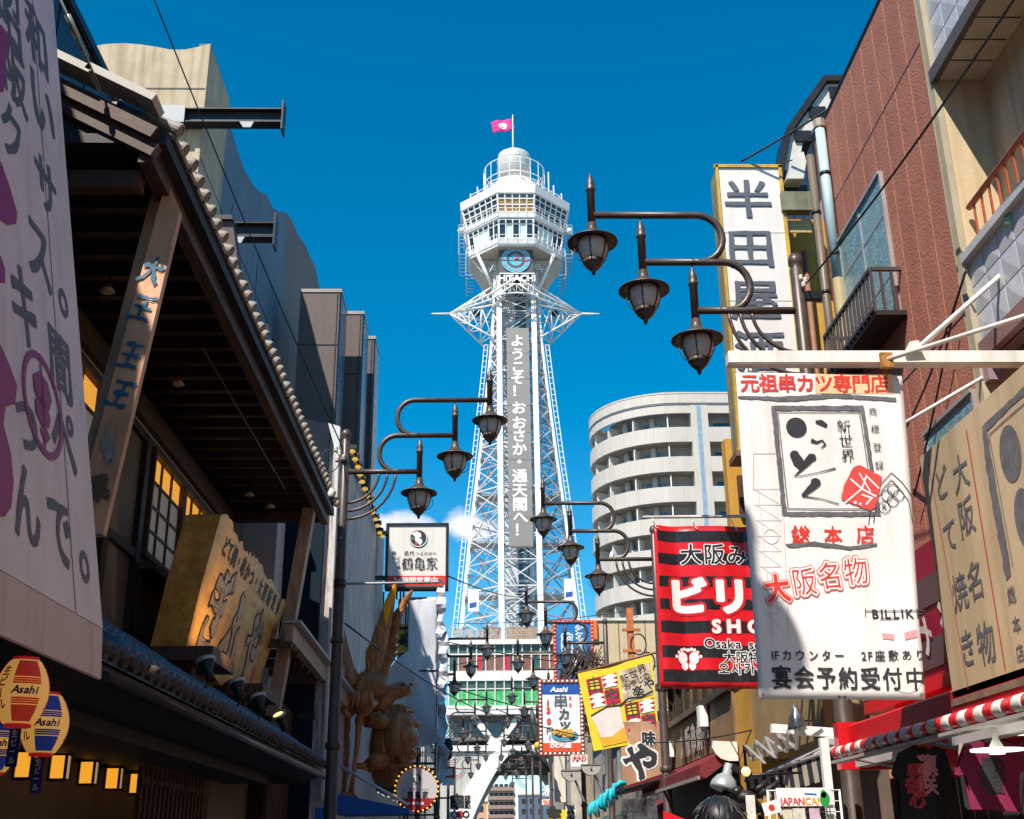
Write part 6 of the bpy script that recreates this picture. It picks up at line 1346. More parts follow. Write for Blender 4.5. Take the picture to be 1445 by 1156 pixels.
for i, px in enumerate((1059, 1248)):
    c = P(px, 522, y=8.5); m = MB()
    for k in (0, 1): m.tube([c + Vector((.018 * math.cos(R(t)), .0, .026 * math.sin(R(t)) - .035 * k)) for t in range(0, 360, 30)], .005, 6, close=True)
    m.build('hook', rust if i else M('galv', (.6, .6, .58), .3, .7), fr_)
# ---- red and black banner
rb = thing('red_banner', 'red and black striped hanging banner with white lettering and a pair of footprints', 'banner', (2.8, 14, 3.4))
rw = lambda u, v: .035 * math.sin(u * 9.5 + .4 + v * .5) * (.4 + .6 * v / 2) + .02 * math.sin(u * 13 + v * 1.2)
r0 = Surf(P(932, 972, y=14), (1, 0, -.01), (-.02, 0, 1), rw); r0.N = Vector((0, -1, 0)); Wr = 2.1; Hr = P(916, 742, y=14).z - P(932, 972, y=14).z
sheet(r0, rb, 'banner_cloth', redc, 0, 0, Wr, Hr, 50, 20, .005)
blkc = M('black_vinyl', (.02, .02, .022), .25, var=.3, vs=5, spec=.6); a = Print(r0, rb, blkc, .003, 'black_stripe', .06)
for k, (ya, yb) in enumerate(((749, 764), (781, 796), (813, 828), (845, 860), (876, 893), (911, 928), (945, 962))):
    v1 = r0.uv(918, ya)[1]; v0 = r0.uv(918, yb)[1]; a.uvpoly([(.035, v0), (Wr - .03, v0), (Wr - .03, v1), (.035, v1)])
a.done()
def rp(mat, h, name='lettering'): return Print(r0, rb, mat, h, name, .06)
for mt, h_, off in ((redc, .005, .1), (whitep, .007, .055), (blkc, .009, .012)):
    a = rp(mt, h_); 
    if mt is not redc: a.text('大阪みやげ', (975, 783), (1105, 783), .27, .27, off)
    a.done()
for mt, h_, off in ((redc, .005, .13), (whitep, .008, .06)):
    a = rp(mt, h_); a.text('ビリケン', (970, 842), (1150, 842), .5, .46, off); a.text('SHOP', (1011, 884), (1095, 884), .24, .22, off * .8); a.done()
for mt, h_, off in ((whitep, .007, .075), (blkc, .009, .015)):
    a = rp(mt, h_); a.text('Osaka souvenir', (1001, 908), (1122, 911), .165, .155, off); a.text('大阪特産品', (1029, 928), (1100, 928), .15, .15, off); a.text('오사카특산품', (1022, 944), (1112, 944), .145, .15, off); a.done()
for mt, h_, s_ in ((redc, .0055, 1.25), (whitep, .0075, 1.)):
    a = rp(mt, h_, 'footprint')
    for sx in (-1, 1):
        u, v = r0.uv(972 + sx * 7.5, 931); a.disc((u + sx * .005, v + .02), .055 * s_, .07 * s_, uv=True); a.disc((u - sx * .018, v - .07), .04 * s_, .05 * s_, uv=True)
        for k in range(5): a.disc((u + sx * (-.055 + k * .034), v + .125 - .018 * (k - 1) ** 2 * .55), .017 * s_, .02 * s_, n=12, uv=True)
    a.done()
for k in range(5): c = r0.at(.03 + k * .5, Hr - .03, .01); MB().tube([c + Vector((.015 * math.cos(R(t)), -.005, .015 * math.sin(R(t)))) for t in range(0, 360, 45)], .005, 5, close=True).tube([c + Vector((-.02, 0, .0)), c + Vector((-.03, 0, .06)), c + Vector((-.05, 0, .12))], .006, 5).build('hook', M('galv', (.6, .6, .58), .3, .7), rb)
a = P(907, 730, y=14); MB().tube([(a.x, 14, a.z), (5, 14, a.z + .02)], .02, 10).build('rod', M('rod_pale', (.6, .55, .5), .4, .3), rb)

# ---- beige sign board by the red awning
bs = thing('beige_box_sign', 'long beige box sign with grey brush characters between thin red lines, above the rolled awning', 'sign', (3.7, 7, 2.6))
g0 = Surf((3.6, 9.12, 2.64), (0, -1, 0), (0, 0, 1)); g0.N = Vector((-1, 0, 0)); bei = M('beige_vinyl', (.56, .42, .25), .5, var=.07, vs=1.5, stain=.35)
slab(g0, 0, 0, 5.0, 1.96, -.22, 0).build('sign_box', bei, bs, bev=.008)
slab(g0, -.02, -.05, 5.02, 0, -.24, .01).build('bottom_rail', M('grimy_edge', (.2, .13, .09), .7, var=.4, vs=8), bs)
a = Print(g0, bs, inkgrey, .004); 
for ch, x, y, s_ in (('大', 1356, 668, .3), ('阪', 1364, 730, .3), ('名', 1377, 820, .3), ('物', 1392, 908, .32), ('ど', 1329, 683, .28), ('て', 1341, 756, .28), ('焼', 1355, 836, .3), ('き', 1366, 915, .3), ('総', 1428, 840, .13), ('本', 1435, 882, .13), ('店', 1440, 922, .13)):
    u, v = g0.uv(x, y); a.uvglyph(ch, u, v, s_, s_, .012, 0, 0, .012)
a.done()
a = Print(g0, bs, M('line_red', (.5, .05, .05), .5), .004, 'red_line'); a.stroke([(1364, 607), (1419, 945)], .018); a.stroke([(1311, 654), (1367, 973)], .012); a.done()
a = Print(g0, bs, inkgrey, .004, 'brush_frame')
a.poly(jag([(1386, 602), (1420, 570), (1450, 540), (1450, 552), (1420, 581), (1394, 608), (1400, 650), (1428, 812), (1420, 820), (1392, 660)], 1., 7)); a.stroke([(1397, 613), (1420, 592), (1450, 566)], .01); a.stroke([(1396, 612), (1430, 800)], .01)
u, v = g0.uv(1426, 640); a.disc((u, v), .16, .2, n=24, uv=True); u, v = g0.uv(1446, 730); a.disc((u, v), .14, .2, n=20, uv=True); a.done()
# ---- red shop front with rolled awning
rs2 = thing('red_shop_front', 'red souvenir shop front with a slanted striped name board and red awning case', 'shop front', (4, 10, 0))
redm = M('red_enamel', (.6, .01, .015), .3, var=.1, vs=2, spec=.6)
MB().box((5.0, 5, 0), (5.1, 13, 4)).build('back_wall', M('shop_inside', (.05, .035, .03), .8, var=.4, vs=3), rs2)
sg_ = Surf((3.95, 12.3, 2.95), (0, -1, 0), (-.12, 0, 1)); sg_.N = Vector((-1, 0, -.1)).normalized(); slab(sg_, 0, 0, 6.5, 1.1, -.12, 0).build('name_board', M('magenta_red_board', (.35, .01, .05), .4, var=.1), rs2)
for k in range(2): slab(sg_, 0, .1 + .5 * k, 6.5, .34 + .5 * k, 0, .01).build('grey_stripe', M('board_grey', (.14, .09, .1), .5), rs2)
a = Print(sg_, rs2, whitep, .02)
for i, ch in enumerate('大阪みやげ'): a.uvglyph(ch, .5 + i * .72, .42, .5, .5, .02, 0, R(8), .02)
a.done()
MB().box((3.93, 5.5, 2.86), (4.3, 12.35, 2.98)).build('board_rim', redm, rs2); MB().box((3.6, 5.5, 2.5), (4.1, 11.9, 2.72)).build('awning_case', redm, rs2, bev=.02); MB().box((4.1, 5.5, 2.2), (4.6, 11.9, 2.9)).build('awning_back', redm, rs2)
MB().box((3.5, 11.9, 2.3), (4.5, 12.05, 2.75)).build('side_panel', redm, rs2)
ra = thing('rolled_striped_awning', 'rolled-up red and white striped awning along the red shop front', 'awning', (3.35, 9, 2.4)); n_ = 44
rwh = M('awning_white', (.72, .68, .62), .7, var=.08, vs=8)
for k in range(n_):
    y0_ = 11.5 - k * .15; mt = rwh if k % 2 else redc; MB().lathe((3.35, y0_ - .15, 2.42), [(.055, 0), (.06, .02), (.06, .13), (.055, .15)], 12, 'y').build('stripe', mt, ra)
MB().box((3.3, 5, 2.33), (3.4, 11.55, 2.355)).build('front_bar', M('bar_grey', (.45, .4, .38), .4), ra)
for y in (11.2, 9.4, 7.6): MB().tube([(3.38, y, 2.36), (3.9, y - .5, 2.2), (4.3, y, 2.5)], .02, 6).build('folding_arm', M('arm_grey', (.35, .33, .33), .4, .4), ra)
for i, (y0_, y1_) in enumerate(((10.1, 11.6), (7.6, 9.2))):
    t_ = thing('strip_light_housing', ['long white strip-light housing under the left end of the striped awning', 'long grey strip-light housing under the beige sign, right end of the awning'][i], 'light fitting', (3.6, y0_, 2.3)); MB().box((3.55, y0_, 2.3), (3.68, y1_, 2.38)).build('housing', M('housing_white', (.5, .46, .45), .5), t_); MB().box((3.54, y0_ - .05, 2.27), (3.69, y0_ + .03, 2.42)).build('end_cap', darkst, t_)
MB().box((3.58, 5.5, 2.36), (3.72, 11.7, 2.44)).build('awning_tube', redm, rs2)
def shirt(name, lab, y, pts, col, text, xo=0):
    t_ = thing(name, lab, 't-shirt', P(*pts[0], y=y)); V_ = [P(*p, y=y) for p in pts]
    S_ = Surf(P(*pts[0], y=y), (1, 0, 0), (0, 0, 1), lambda u, v: .02 * math.sin(u * 16 + v * 4) + .012 * math.sin(v * 11 + u * 5)); S_.N = Vector((0, -1, 0))
    q = Print(S_, t_, col, 0, 'cloth_front', .06); q.poly(pts); q.done(); q = Print(S_, t_, col, -.05, 'cloth_back', .06); q.poly(pts); q.done()
    for ch, x, y_, s_, mt in text: q = Print(S_, t_, mt, .006, 'lettering', .06); u, v = S_.uv(x, y_); q.uvglyph(ch, u, v, s_, s_, .04, 0, 0, .04); q.done()
    c = P(sum(p[0] for p in pts) / len(pts), min(p[1] for p in pts), y=y + .02); MB().tube([c + Vector((-.17, 0, -.03)), c + Vector((0, 0, .04)), c + Vector((.17, 0, -.03))], .008, 5).tube([c + Vector((0, 0, .04)), c + Vector((0, 0, .16))], .005, 5).build('hanger', darkst, t_)
shb = M('shirt_black', (.012, .012, .014), .9, var=.2); shm = M('shirt_magenta', (.2, .008, .05), .9, var=.15); shr = M('shirt_print_red', (.5, .03, .04), .7); shp = M('shirt_print_pink', (.65, .25, .27), .7)
shirt('black_shirt', 'black t-shirt with red and white characters hanging under the awning', 9.4, [(1270, 1062), (1285, 1056), (1300, 1060), (1318, 1055), (1334, 1060), (1344, 1090), (1340, 1100), (1338, 1156), (1272, 1156), (1270, 1100), (1262, 1092)], shb, (('凛', 1308, 1080, .17, shp), ('男', 1291, 1090, .14, shr), ('魂', 1292, 1112, .15, shr), ('咲', 1310, 1108, .15, shp), ('心', 1294, 1130, .12, shr)), 0)
shirt('magenta_shirt', 'dark magenta t-shirt with black characters hanging at the right edge', 8.6, [(1362, 1052), (1380, 1046), (1400, 1050), (1420, 1046), (1436, 1052), (1450, 1085), (1441, 1092), (1442, 1146), (1374, 1142), (1366, 1095), (1352, 1092)], shm, (('最', 1396, 1084, .15, ink), ('強', 1400, 1106, .15, ink), ('う', 1412, 1080, .1, ink), ('ち', 1412, 1098, .1, ink)))
ct = thing('pale_cloth', 'long off-white cloth hanging between the two shirts', 'cloth', P(1355, 1060, y=8.9)); S_ = Surf(P(1352, 1140, y=8.9), (1, 0, 0), (0, 0, 1), lambda u, v: .02 * math.sin(u * 30)); q = Print(S_, ct, M('cloth_offwhite', (.5, .46, .38), .8), 0, 'cloth', .04); q.poly([(1352, 1050), (1358, 1047), (1364, 1075), (1366, 1100), (1371, 1136), (1366, 1144), (1360, 1138), (1354, 1100), (1350, 1070)]); q.done()
pl = thing('ceiling_pendant_light', 'round lit fluorescent ceiling lamp inside the red shop front', 'lamp', P(1407, 1060, y=8)); c = P(1407, 1060, y=8); lum = M('fluorescent', (.9, .9, .8), .5, emit=1.1, ecol=(.85, 1, .75))
MB().lathe(c, [(.001, -.02), (.05, -.02), (.055, 0), (.17, .0), (.17, .014), (.001, .016)], 24).build('tube_ring', lum, pl); MB().lathe(c, [(.05, .02), (.02, .08), (.02, .2)], 12).build('stem', white, pl)
c = P(1440, 1032, y=8.3); pl2 = thing('ceiling_pendant_light', 'second lit ceiling lamp cut by the right edge of the picture', 'lamp', c); MB().lathe(c, [(.001, -.03), (.1, -.02), (.12, .02), (.001, .03)], 20).build('tube_ring', lum, pl2); MB().lathe(c, [(.03, .03), (.02, .2)], 10).build('stem', white, pl2)
vb = thing('hanging_strip_curtain', 'dark strip curtain with a pale notice inside the red shop front', 'curtain', (4.3, 11.6, .2)); 
for k in range(8): piece('strip', (3.9 + k * .13, 11.7, .2), (4.02 + k * .13, 11.715, 2.2), M('dark_film', (.05, .045, .04), .25, var=.5, vs=3), vb)
MB().box((4.0, 11.6, 1.7), (4.15, 11.61, 1.95)).build('notice', M('notice_tan', (.4, .33, .22), .7), vb)

# ---- small shops between: striped awning, scissor bracket, lamps, rack
sa = thing('striped_canvas_awning', 'small black and cream striped canvas awning with a scissor arm', 'awning', (3.8, 14, 2.4)); cwm = M('canvas_cream', (.52, .46, .36), .8, var=.15, vs=5); cbm = M('canvas_black', (.03, .033, .045), .8, var=.2)
A0, A1 = P(1052, 1102, y=15.2), P(1165, 1062, y=13.0); B0, B1 = A0 + Vector((1.0, .4, .42)), A1 + Vector((.8, .4, .42))
n_ = 18
for k in range(n_):
    f0_, f1_ = k / n_, (k + 1) / n_; mt = cwm if k % 2 else cbm; a, b, c, d = A0.lerp(A1, f0_), A0.lerp(A1, f1_), B0.lerp(B1, f1_), B0.lerp(B1, f0_)
    MB().add([a, b, c, d, a - Vector((0, 0, .02)), b - Vector((0, 0, .02)), c - Vector((0, 0, .02)), d - Vector((0, 0, .02)), a - Vector((-.02, 0, .25 + .02 * (k % 2))), b - Vector((-.02, 0, .25 + .02 * (k % 2)))], [(0, 1, 2, 3), (7, 6, 5, 4), (0, 8, 9, 1), (0, 3, 7, 4), (1, 5, 6, 2)]).build('canvas_stripe', mt, sa)
MB().tube([A0, A1], .022, 8).build('front_tube', M('tube_grey', (.4, .4, .4), .4, .5), sa)
sz = thing('scissor_bracket', 'folding scissor-arm bracket of pale metal above the striped canvas awning', 'bracket', (3.5, 14, 2.7)); gm = M('galv_pale', (.5, .5, .5), .35, .5, var=.15, vs=8)
zz = [(1050, 1052), (1062, 1074), (1066, 1045), (1078, 1078), (1080, 1040), (1094, 1070), (1096, 1034), (1110, 1062), (1112, 1030), (1124, 1058), (1126, 1028), (1140, 1050)]
for i, j in zip(range(0, 10), range(2, 12)): a = P(*zz[i], y=14.6 - .12 * i); b = P(*zz[i + 1], y=14.6 - .12 * (i + 1)); beam('bar', a, b, .035, gm, sz, .012)
zz2 = [(1064, 1048), (1078, 1042), (1094, 1037), (1110, 1032), (1126, 1028)]
for (x, y_), (x2, y2) in zip([(1052, 1052), (1066, 1045), (1080, 1040), (1096, 1034)], [(1080, 1078), (1095, 1070), (1110, 1062), (1124, 1057)]): beam('bar', P(x, y_, y=14.3), P(x2, y2, y=13.9), .035, gm, sz, .012)
beam('bar', P(1050, 1052, y=14.7), P(1054, 1104, y=14.7), .03, darkst, sz); beam('bar', P(1078, 1070, y=14.2), P(1104, 1074, y=14.2), .02, darkst, sz)
wf = thing('white_stall_frame', 'white painted post and crossbar of a stall beside the red shop', 'frame', (3.9, 13.8, 0)); pt_ = P(1167, 1100, y=12.2); MB().box((pt_.x - .04, 12.15, .1), (pt_.x + .04, 12.23, P(1167, 1042, y=12.2).z)).build('post', white, wf); a, b = P(1088, 1028, y=13.7), P(1188, 1035, y=13.7); MB().bar(a, b, .08, .1).build('crossbar', white, wf); MB().bar(P(1168, 1045, y=13.65), P(1190, 1048, y=12.8), .07).build('brace', white, wf)
bl_ = thing('clear_bulb_lamp', 'silver pointed reflector lamp above the striped canvas awning', 'lamp', P(1125, 1015, y=13.5)); c = P(1125, 1030, y=13.5)
MB().lathe(c, [(.11, 0), (.105, .04), (.09, .1), (.075, .16), (.04, .22), (.03, .26), (.008, .27), (.006, .31)], 18).build('reflector', M('chrome_dark', (.25, .26, .28), .2, .85, var=.3, vs=6), bl_); MB().lathe(c, [(.001, .01), (.1, .005), (.1, .02)], 16).build('lens', M('lamp_lens', (.5, .5, .5), .2), bl_); MB().bar(c + Vector((0, 0, .1)), c + Vector((.3, .1, .1)), .02).build('arm', darkst, bl_)
gl_ = thing('grey_shade_lamp', 'grey bell-shaped shade lamp on an arm in front of the ochre wall', 'lamp', P(1022, 1105, y=15)); c = P(1021, 1112, y=12.9); q = Vector((0, 0, 1)).rotation_difference(Vector((.35, .1, 1)).normalized())
m = MB().lathe((0, 0, 0), [(.145, -.02), (.145, .01), (.135, .05), (.1, .11), (.05, .15), (.05, .25), (.04, .26)], 20); m.v = [q @ v + c for v in m.v]; m.build('shade', M('shade_grey', (.36, .4, .4), .4, .3, var=.1), gl_)
MB().bar(c + Vector((.1, 0, .22)), c + Vector((.3, 0, .12)), .06).build('joint', darkst, gl_); MB().ball(c + Vector((.24, -.05, .16)), .05, 10, 8).build('small_lamp', M('warm_bulb', (.8, .6, .3), .3, emit=.8, ecol=(1, .7, .3)), gl_); MB().tube([c + Vector((.25, 0, .12)), c + Vector((.9, .2, .16))], .015, 6).build('arm', darkst, gl_)
rk = thing('wire_rack', 'white wire rack of a street stall holding the hand-painted sign', 'rack', P(1085, 1150, y=12)); m = MB(); k0, k1 = P(1083, 1116, y=12.05), P(1190, 1170, y=12.05)
for k in range(11): x = k0.x + (k1.x - k0.x) * k / 10; m.bar((x, 12.05, k1.z - .4), (x, 12.05, k0.z), .008)
for k in range(7): z = k0.z - k * .1; m.bar((k0.x, 12.05, z), (k1.x, 12.05, z), .008)
m.build('grid', white, rk); MB().tube([(k0.x, 12.05, k1.z - .4), (k0.x, 12.05, k0.z), (k1.x, 12.05, k0.z), (k1.x, 12.05, k1.z - .4)], .014, 6).build('rim', white, rk)
jc = thing('painted_stall_sign', 'white hand-painted stall sign with red and orange letters and a green blob', 'sign', P(1095, 1140, y=12)); j0 = Surf(P(1097, 1138, y=11.98), (1, 0, 0), (0, 0, 1)); wj = P(1166, 1118, y=12).x - j0.O.x; slab(j0, 0, 0, wj, .17, -.01, 0).build('board', whitep, jc)
for tx, p0, p1, mt in (('JAPAN', (1102, 1131), (1131, 1131), redp), ('CAN', (1140, 1131), (1158, 1131), M('letter_orange', (.8, .35, .02), .5))): a = Print(j0, jc, mt, .003); a.text(tx, p0, p1, .085, .095, .025, .0, 0, .04); a.done()
a = Print(j0, jc, M('letter_blue', (.05, .15, .5), .5), .003, 'small_mark'); a.stroke([(1135, 1120), (1152, 1121)], .015); a.done()
a = Print(j0, jc, M('leaf_green', (.02, .35, .06), .5), .005, 'green_blob'); u, v = j0.uv(1164, 1128); a.disc((u, v), .05, .07, n=14, uv=True); a.disc((u - .01, v + .05), .03, .04, n=10, uv=True); a.done()
fgj = thing('paper_flag', 'small white paper flag with a red disc beside the stall sign', 'flag', P(1082, 1145, y=11.9)); f0_ = Surf(P(1080, 1152, y=11.9), (1, 0, .25), (-.2, 0, 1)); slab(f0_, 0, 0, .17, .12, -.004, 0).build('paper', whitep, fgj); a = Print(f0_, fgj, redp, .003, 'red_disc'); a.disc((.085, .06), .03, uv=True); a.done()
for i, (px, py, w_, h_, col) in enumerate(((1110, 1153, .12, .16, (.6, .55, .4)), (1128, 1153, .12, .16, (.62, .58, .5)), (1150, 1153, .1, .16, (.55, .4, .5)), (1060, 1145, .09, .3, (.7, .66, .6)))):
    a = P(px, py, y=12.0 - .02 * i); t_ = thing('price_card', 'small printed card hanging on the stall, ' + ['first under the painted sign', 'second under the painted sign', 'pinkish one under the painted sign', 'tall one left of the paper flag'][i], 'card', a, 'small cards on the stall'); MB().box(a + Vector((-w_ / 2, 0, -h_ / 2)), a + Vector((w_ / 2, .006, h_ / 2))).build('card', M('card_%s' % 'abcd'[i], col, .6, var=.3, vs=30), t_)
sc2 = thing('scooter_gear', 'tangle of black tripod heads and cameras beside the person', 'equipment', P(1045, 1135, y=12.6)); rnd = random.Random(3); m = MB()
for k in range(16): a = P(1030 + rnd.random() * 50, 1112 + rnd.random() * 40, y=12.6 + rnd.random() * .6); b = a + Vector((rnd.uniform(-.22, .22), rnd.uniform(-.1, .1), rnd.uniform(-.2, .2))); m.tube([a, b], rnd.uniform(.012, .04), 8)
m.build('rods', black, sc2); MB().ball(P(1052, 1125, y=12.6), .09, 12, 8, (1.2, 1, .8)).build('head', black, sc2); MB().ball(P(1040, 1118, y=12.6), .06, 12, 8).build('head', darkst, sc2)
# ---- timber-slat shop beyond the ochre column
sl_ = thing('timber_slat_shop', 'weathered vertical-board shop with dark upper windows, brush characters and a dark red awning', 'building', (4.8, 25, 0)); slw = wood('weathered_boards', (.13, .075, .035), (.34, .21, .1), 5, 2)
MB().box((4.45, 21.2, 0), (7.5, 29.2, 5.1)).build('wall', dkw, sl_)
k = 0; y = 21.2
while y < 29.1: piece('board', (4.4, y, 3.3), (4.45, y + .105, 4.25), slw, sl_); y += .12
for k in range(7):
    y = 21.3 + k * 1.12; piece('window', (4.38, y, 4.35), (4.43, y + 1.0, 5.2), M('window_warm_dark', (.06, .05, .03), .12, var=1.5, vs=2.2, alt=(.3, .24, .1), spec=.9), sl_); piece('window_post', (4.3, y - .1, 4.3), (4.46, y, 5.25), dkw, sl_)
MB().box((4.28, 21.2, 4.2), (4.5, 29.2, 4.32)).build('window_rail', darkst, sl_); MB().box((4.2, 21.1, 5.2), (7.5, 29.3, 5.35)).build('roof', darkst, sl_)
s0 = Surf((4.37, 28.6, 3.3), (0, -1, 0), (0, 0, 1)); s0.N = Vector((-1, 0, 0)); a = Print(s0, sl_, M('brush_grey_letter', (.42, .4, .38), .5), .02)
for i, ch in enumerate('大阪串焼亭'): a.uvglyph(ch, 2.0 + i * .72, .42, .62, .62, .04, 0, 0, .05)
a.done()
for (y, z, w_, h_) in ((23.4, 3.8, .3, .4), (27.9, 3.55, .35, .35), (28.3, 3.3, .4, .35)): MB().box((4.2, y, z), (4.36, y + w_, z + h_)).build('small_box_sign', whitep, sl_)
dra = M('dark_red_canvas', (.16, .012, .015), .7, var=.2, vs=2); MB().sweep([(4.4, 21.2, 3.28), (3.75, 21.2, 2.95), (3.75, 21.2, 2.75), (3.85, 21.2, 2.72), (4.4, 21.2, 3.1)], (0, 8, 0)).build('awning', dra, sl_)
MB().sweep([(4.42, 21.12, 3.32), (4.0, 21.12, 3.34), (3.98, 21.12, 3.22), (4.03, 21.12, 3.12), (4.12, 21.12, 3.04), (4.25, 21.12, 3.0), (4.42, 21.12, 3.0)], (0, .08, 0)).build('awning_end', rwh, sl_)
MB().box((3.7, 21.2, 2.7), (3.74, 29, 2.76)).build('awning_bar', M('bar_dull', (.3, .26, .24), .5), sl_)
# や sign and dark shop front beyond
yy = thing('brush_character_sign', 'tan timber sign with one big black and white outlined brush character', 'sign', (3.3, 27.5, 2.8)); a, b = P(878, 1108, y=30), P(934, 1018, y=30); yS = Surf((a.x, 30, a.z), (1, 0, 0), (0, 0, 1)); wY, hY = b.x - a.x, b.z - a.z; slab(yS, 0, 0, wY, hY, -.2, 0).build('board', wood('tan_board', (.42, .22, .12), (.52, .3, .18), 3, 2), yy)
u, v = yS.uv(905, 1075)
for mt, h_, off in ((whitep, .01, .09), (ink, .02, .04)): p_ = Print(yS, yy, mt, h_); p_.uvglyph('や', u, v, .95, .95, off, 0, 0, .05); p_.uvglyph('味', yS.uv(915, 1042)[0], yS.uv(915, 1042)[1], .35, .35, off); p_.done()
MB().box((a.x + .2, 30.05, a.z + hY), (a.x + .3, 30.15, a.z + hY + .6)).build('hanger', darkst, yy)
dsf = thing('dark_red_shop_roof', 'dark red lean-to roof over a shop front beyond the second right lamp', 'roof', (3.8, 27, 2.5)); MB().sweep([P(850, 1120, y=29), P(935, 1092, y=26), P(935, 1100, y=26), P(850, 1128, y=29)], (1.4, .5, .3)).build('canvas', dra, dsf); MB().tube([P(850, 1124, y=28.9), P(940, 1098, y=25.9)], .03, 6).build('front_bar', darkst, dsf)
rnd = random.Random(21)
tq = thing('turquoise_coil', 'bunched turquoise cloth tied in folds at the end of the dark red roof', 'cloth', P(855, 1128, y=26)); tqm = M('turquoise_cloth', (.0, .42, .5), .6, var=.2, vs=4)
for k in range(8): c = P(840 + k * 4.6, 1142 - k * 3.6, y=26); jx = [rnd.uniform(-.05, .05) for _ in range(6)]; MB().tube([c + Vector((-.06 + jx[0], 0, -.22 + jx[1])), c + Vector((-.14 + jx[2], -.05, -.06)), c + Vector((-.08, 0, .1 + jx[3])), c + Vector((.08 + jx[4], .05, .14)), c + Vector((.14, .05, -.04 + jx[5]))], [.015, .045, .05, .04, .015], 8).build('fold', tqm, tq)
MB().tube([P(866, 1112, y=26), P(876, 1104, y=26), P(884, 1106, y=26)], .05, 8).build('knot', tqm, tq)
ph = thing('plastic_sheets', 'clear crumpled plastic bags hanging under the dark red roof', 'plastic sheeting', P(900, 1145, y=24)); S_ = Surf(P(880, 1165, y=24), (1, 0, 0), (0, 0, 1), lambda u, v: .1 * noise.noise(Vector((u * 5, v * 3, 1)))); q = Print(S_, ph, M('plastic_grey', (.07, .07, .08), .12, var=.9, vs=7, spec=.9), 0, 'sheet', .06); q.poly([(878, 1128), (925, 1125), (930, 1165), (875, 1165)]); q.done()
rc = thing('red_cloth', 'small bright red cloth corner at the foot of the second right lamp', 'cloth', P(945, 1150, y=16)); S_ = Surf(P(935, 1165, y=16), (1, 0, 0), (0, 0, 1)); q = Print(S_, rc, redc, 0, 'cloth', .1); q.poly([(936, 1144), (972, 1158), (972, 1170), (936, 1170)]); q.done()
# flood lamps with half-round backs
for i, (px, py, y) in enumerate(((806, 1088, 38), (834, 1080, 38))):
    c = P(px, py, y=y); t_ = thing('half_round_lamp', ['pale half-round floodlight, lower left one of a pair', 'pale half-round floodlight, upper right one of a pair'][i], 'lamp', c, 'half-round floodlights'); rr_ = .3
    MB().sweep([c + Vector((rr_ * math.cos(R(t)), 0, rr_ * math.sin(R(t)))) for t in range(180, 361, 15)], (0, .35, 0)).build('housing', M('floodlight_grey', (.42, .38, .34), .5, var=.1), t_); MB().box(c + Vector((-rr_, -.02, 0)), c + Vector((rr_, .37, .04))).build('cover', M('floodlight_edge', (.2, .17, .15), .5), t_); MB().ball(c + Vector((0, -.02, -.12)), .03, 8, 6).build('knob', black, t_); MB().bar(c, c + Vector((.4, .3, -.9)), .05).build('arm', steelg, t_)
# ---- yellow tilted banner
yb_ = thing('yellow_banner', 'tilted yellow banner with red chequer squares, a beer glass picture and brush characters', 'banner', P(870, 990, y=30)); YO = P(838, 1060, y=30); y0 = Surf(YO, P(930, 1045, y=30) - YO, P(815, 951, y=30) - YO, lambda u, v: .03 * math.sin(u * 3.4 + v)); y0.N = Vector((0, -1, 0))
def yp(f, g):
    tl, tr, br, bl = Vector((815, 951)), Vector((919, 925)), Vector((931, 1043)), Vector((838, 1060)); a = tl.lerp(tr, f); b = bl.lerp(br, f); c = a.lerp(b, g); return (c.x, c.y)
yel2 = M('banner_yellow', (.82, .62, .03), .5, var=.08, vs=2); q = Print(y0, yb_, yel2, 0, 'banner_cloth', .1); q.poly([yp(0, 0), yp(1, 0), yp(1, 1), yp(0, 1)]); q.done(); q = Print(y0, yb_, yel2, -.02, 'banner_back', .1); q.poly([yp(0, 0), yp(1, 0), yp(1, 1), yp(0, 1)]); q.done()
rdm = M('crimson_print', (.55, .01, .06), .5); gm2 = M('charcoal_print', (.05, .06, .05), .6)
def cell(f0, g0, f1, g1, kind):
    if kind == 'w':
        q = Print(y0, yb_, whitep, .012, 'white_square', .2); q.poly([yp(f0, g0), yp(f1, g0), yp(f1, g1), yp(f0, g1)]); q.done()
        q = Print(y0, yb_, rdm, .016, 'red_points', .2); fm, gm_ = (f0 + f1) / 2, (g0 + g1) / 2; df, dg = f1 - f0, g1 - g0
        for a, b, c in (((f0, g0), (f0 + df * .35, g0), (f0, g0 + dg * .12)), ((f0, g0 + dg * .2), (f0 + df * .3, g0 + dg * .32), (f0, g0 + dg * .45)), ((f0, g0 + dg * .6), (f0 + df * .3, g0 + dg * .66), (f0, g0 + dg)), ((f1, g0), (f1 - df * .3, g0), (f1, g0 + dg * .14)), ((f1, g0 + dg * .25), (f1 - df * .3, g0 + dg * .38), (f1, g0 + dg * .5)), ((f1, g0 + dg * .62), (f1 - df * .3, g0 + dg * .72), (f1, g0 + dg * .9))): q.poly([yp(*a), yp(*b), yp(*c)])
        q.done()
    else:
        q = Print(y0, yb_, rdm, .012, 'red_square', .2); q.poly([yp(f0, g0), yp(f1, g0), yp(f1, g1), yp(f0, g1)]); q.done(); c = yp((f0 + f1) / 2, (g0 + g1) / 2); u, v = y0.uv(*c); 
        if kind == '串':
            q = Print(y0, yb_, yel2, .014, 'yellow_field', .2); q.poly([yp(f0 + (f1 - f0) * .2, g0 + (g1 - g0) * .2), yp(f1 - (f1 - f0) * .2, g0 + (g1 - g0) * .2), yp(f1 - (f1 - f0) * .2, g1 - (g1 - g0) * .2), yp(f0 + (f1 - f0) * .2, g1 - (g1 - g0) * .2)]); q.done()
        q = Print(y0, yb_, gm2, .018); q.uvglyph(kind, u, v, .42, .46, .02 if kind == 'や' else .0); q.done()
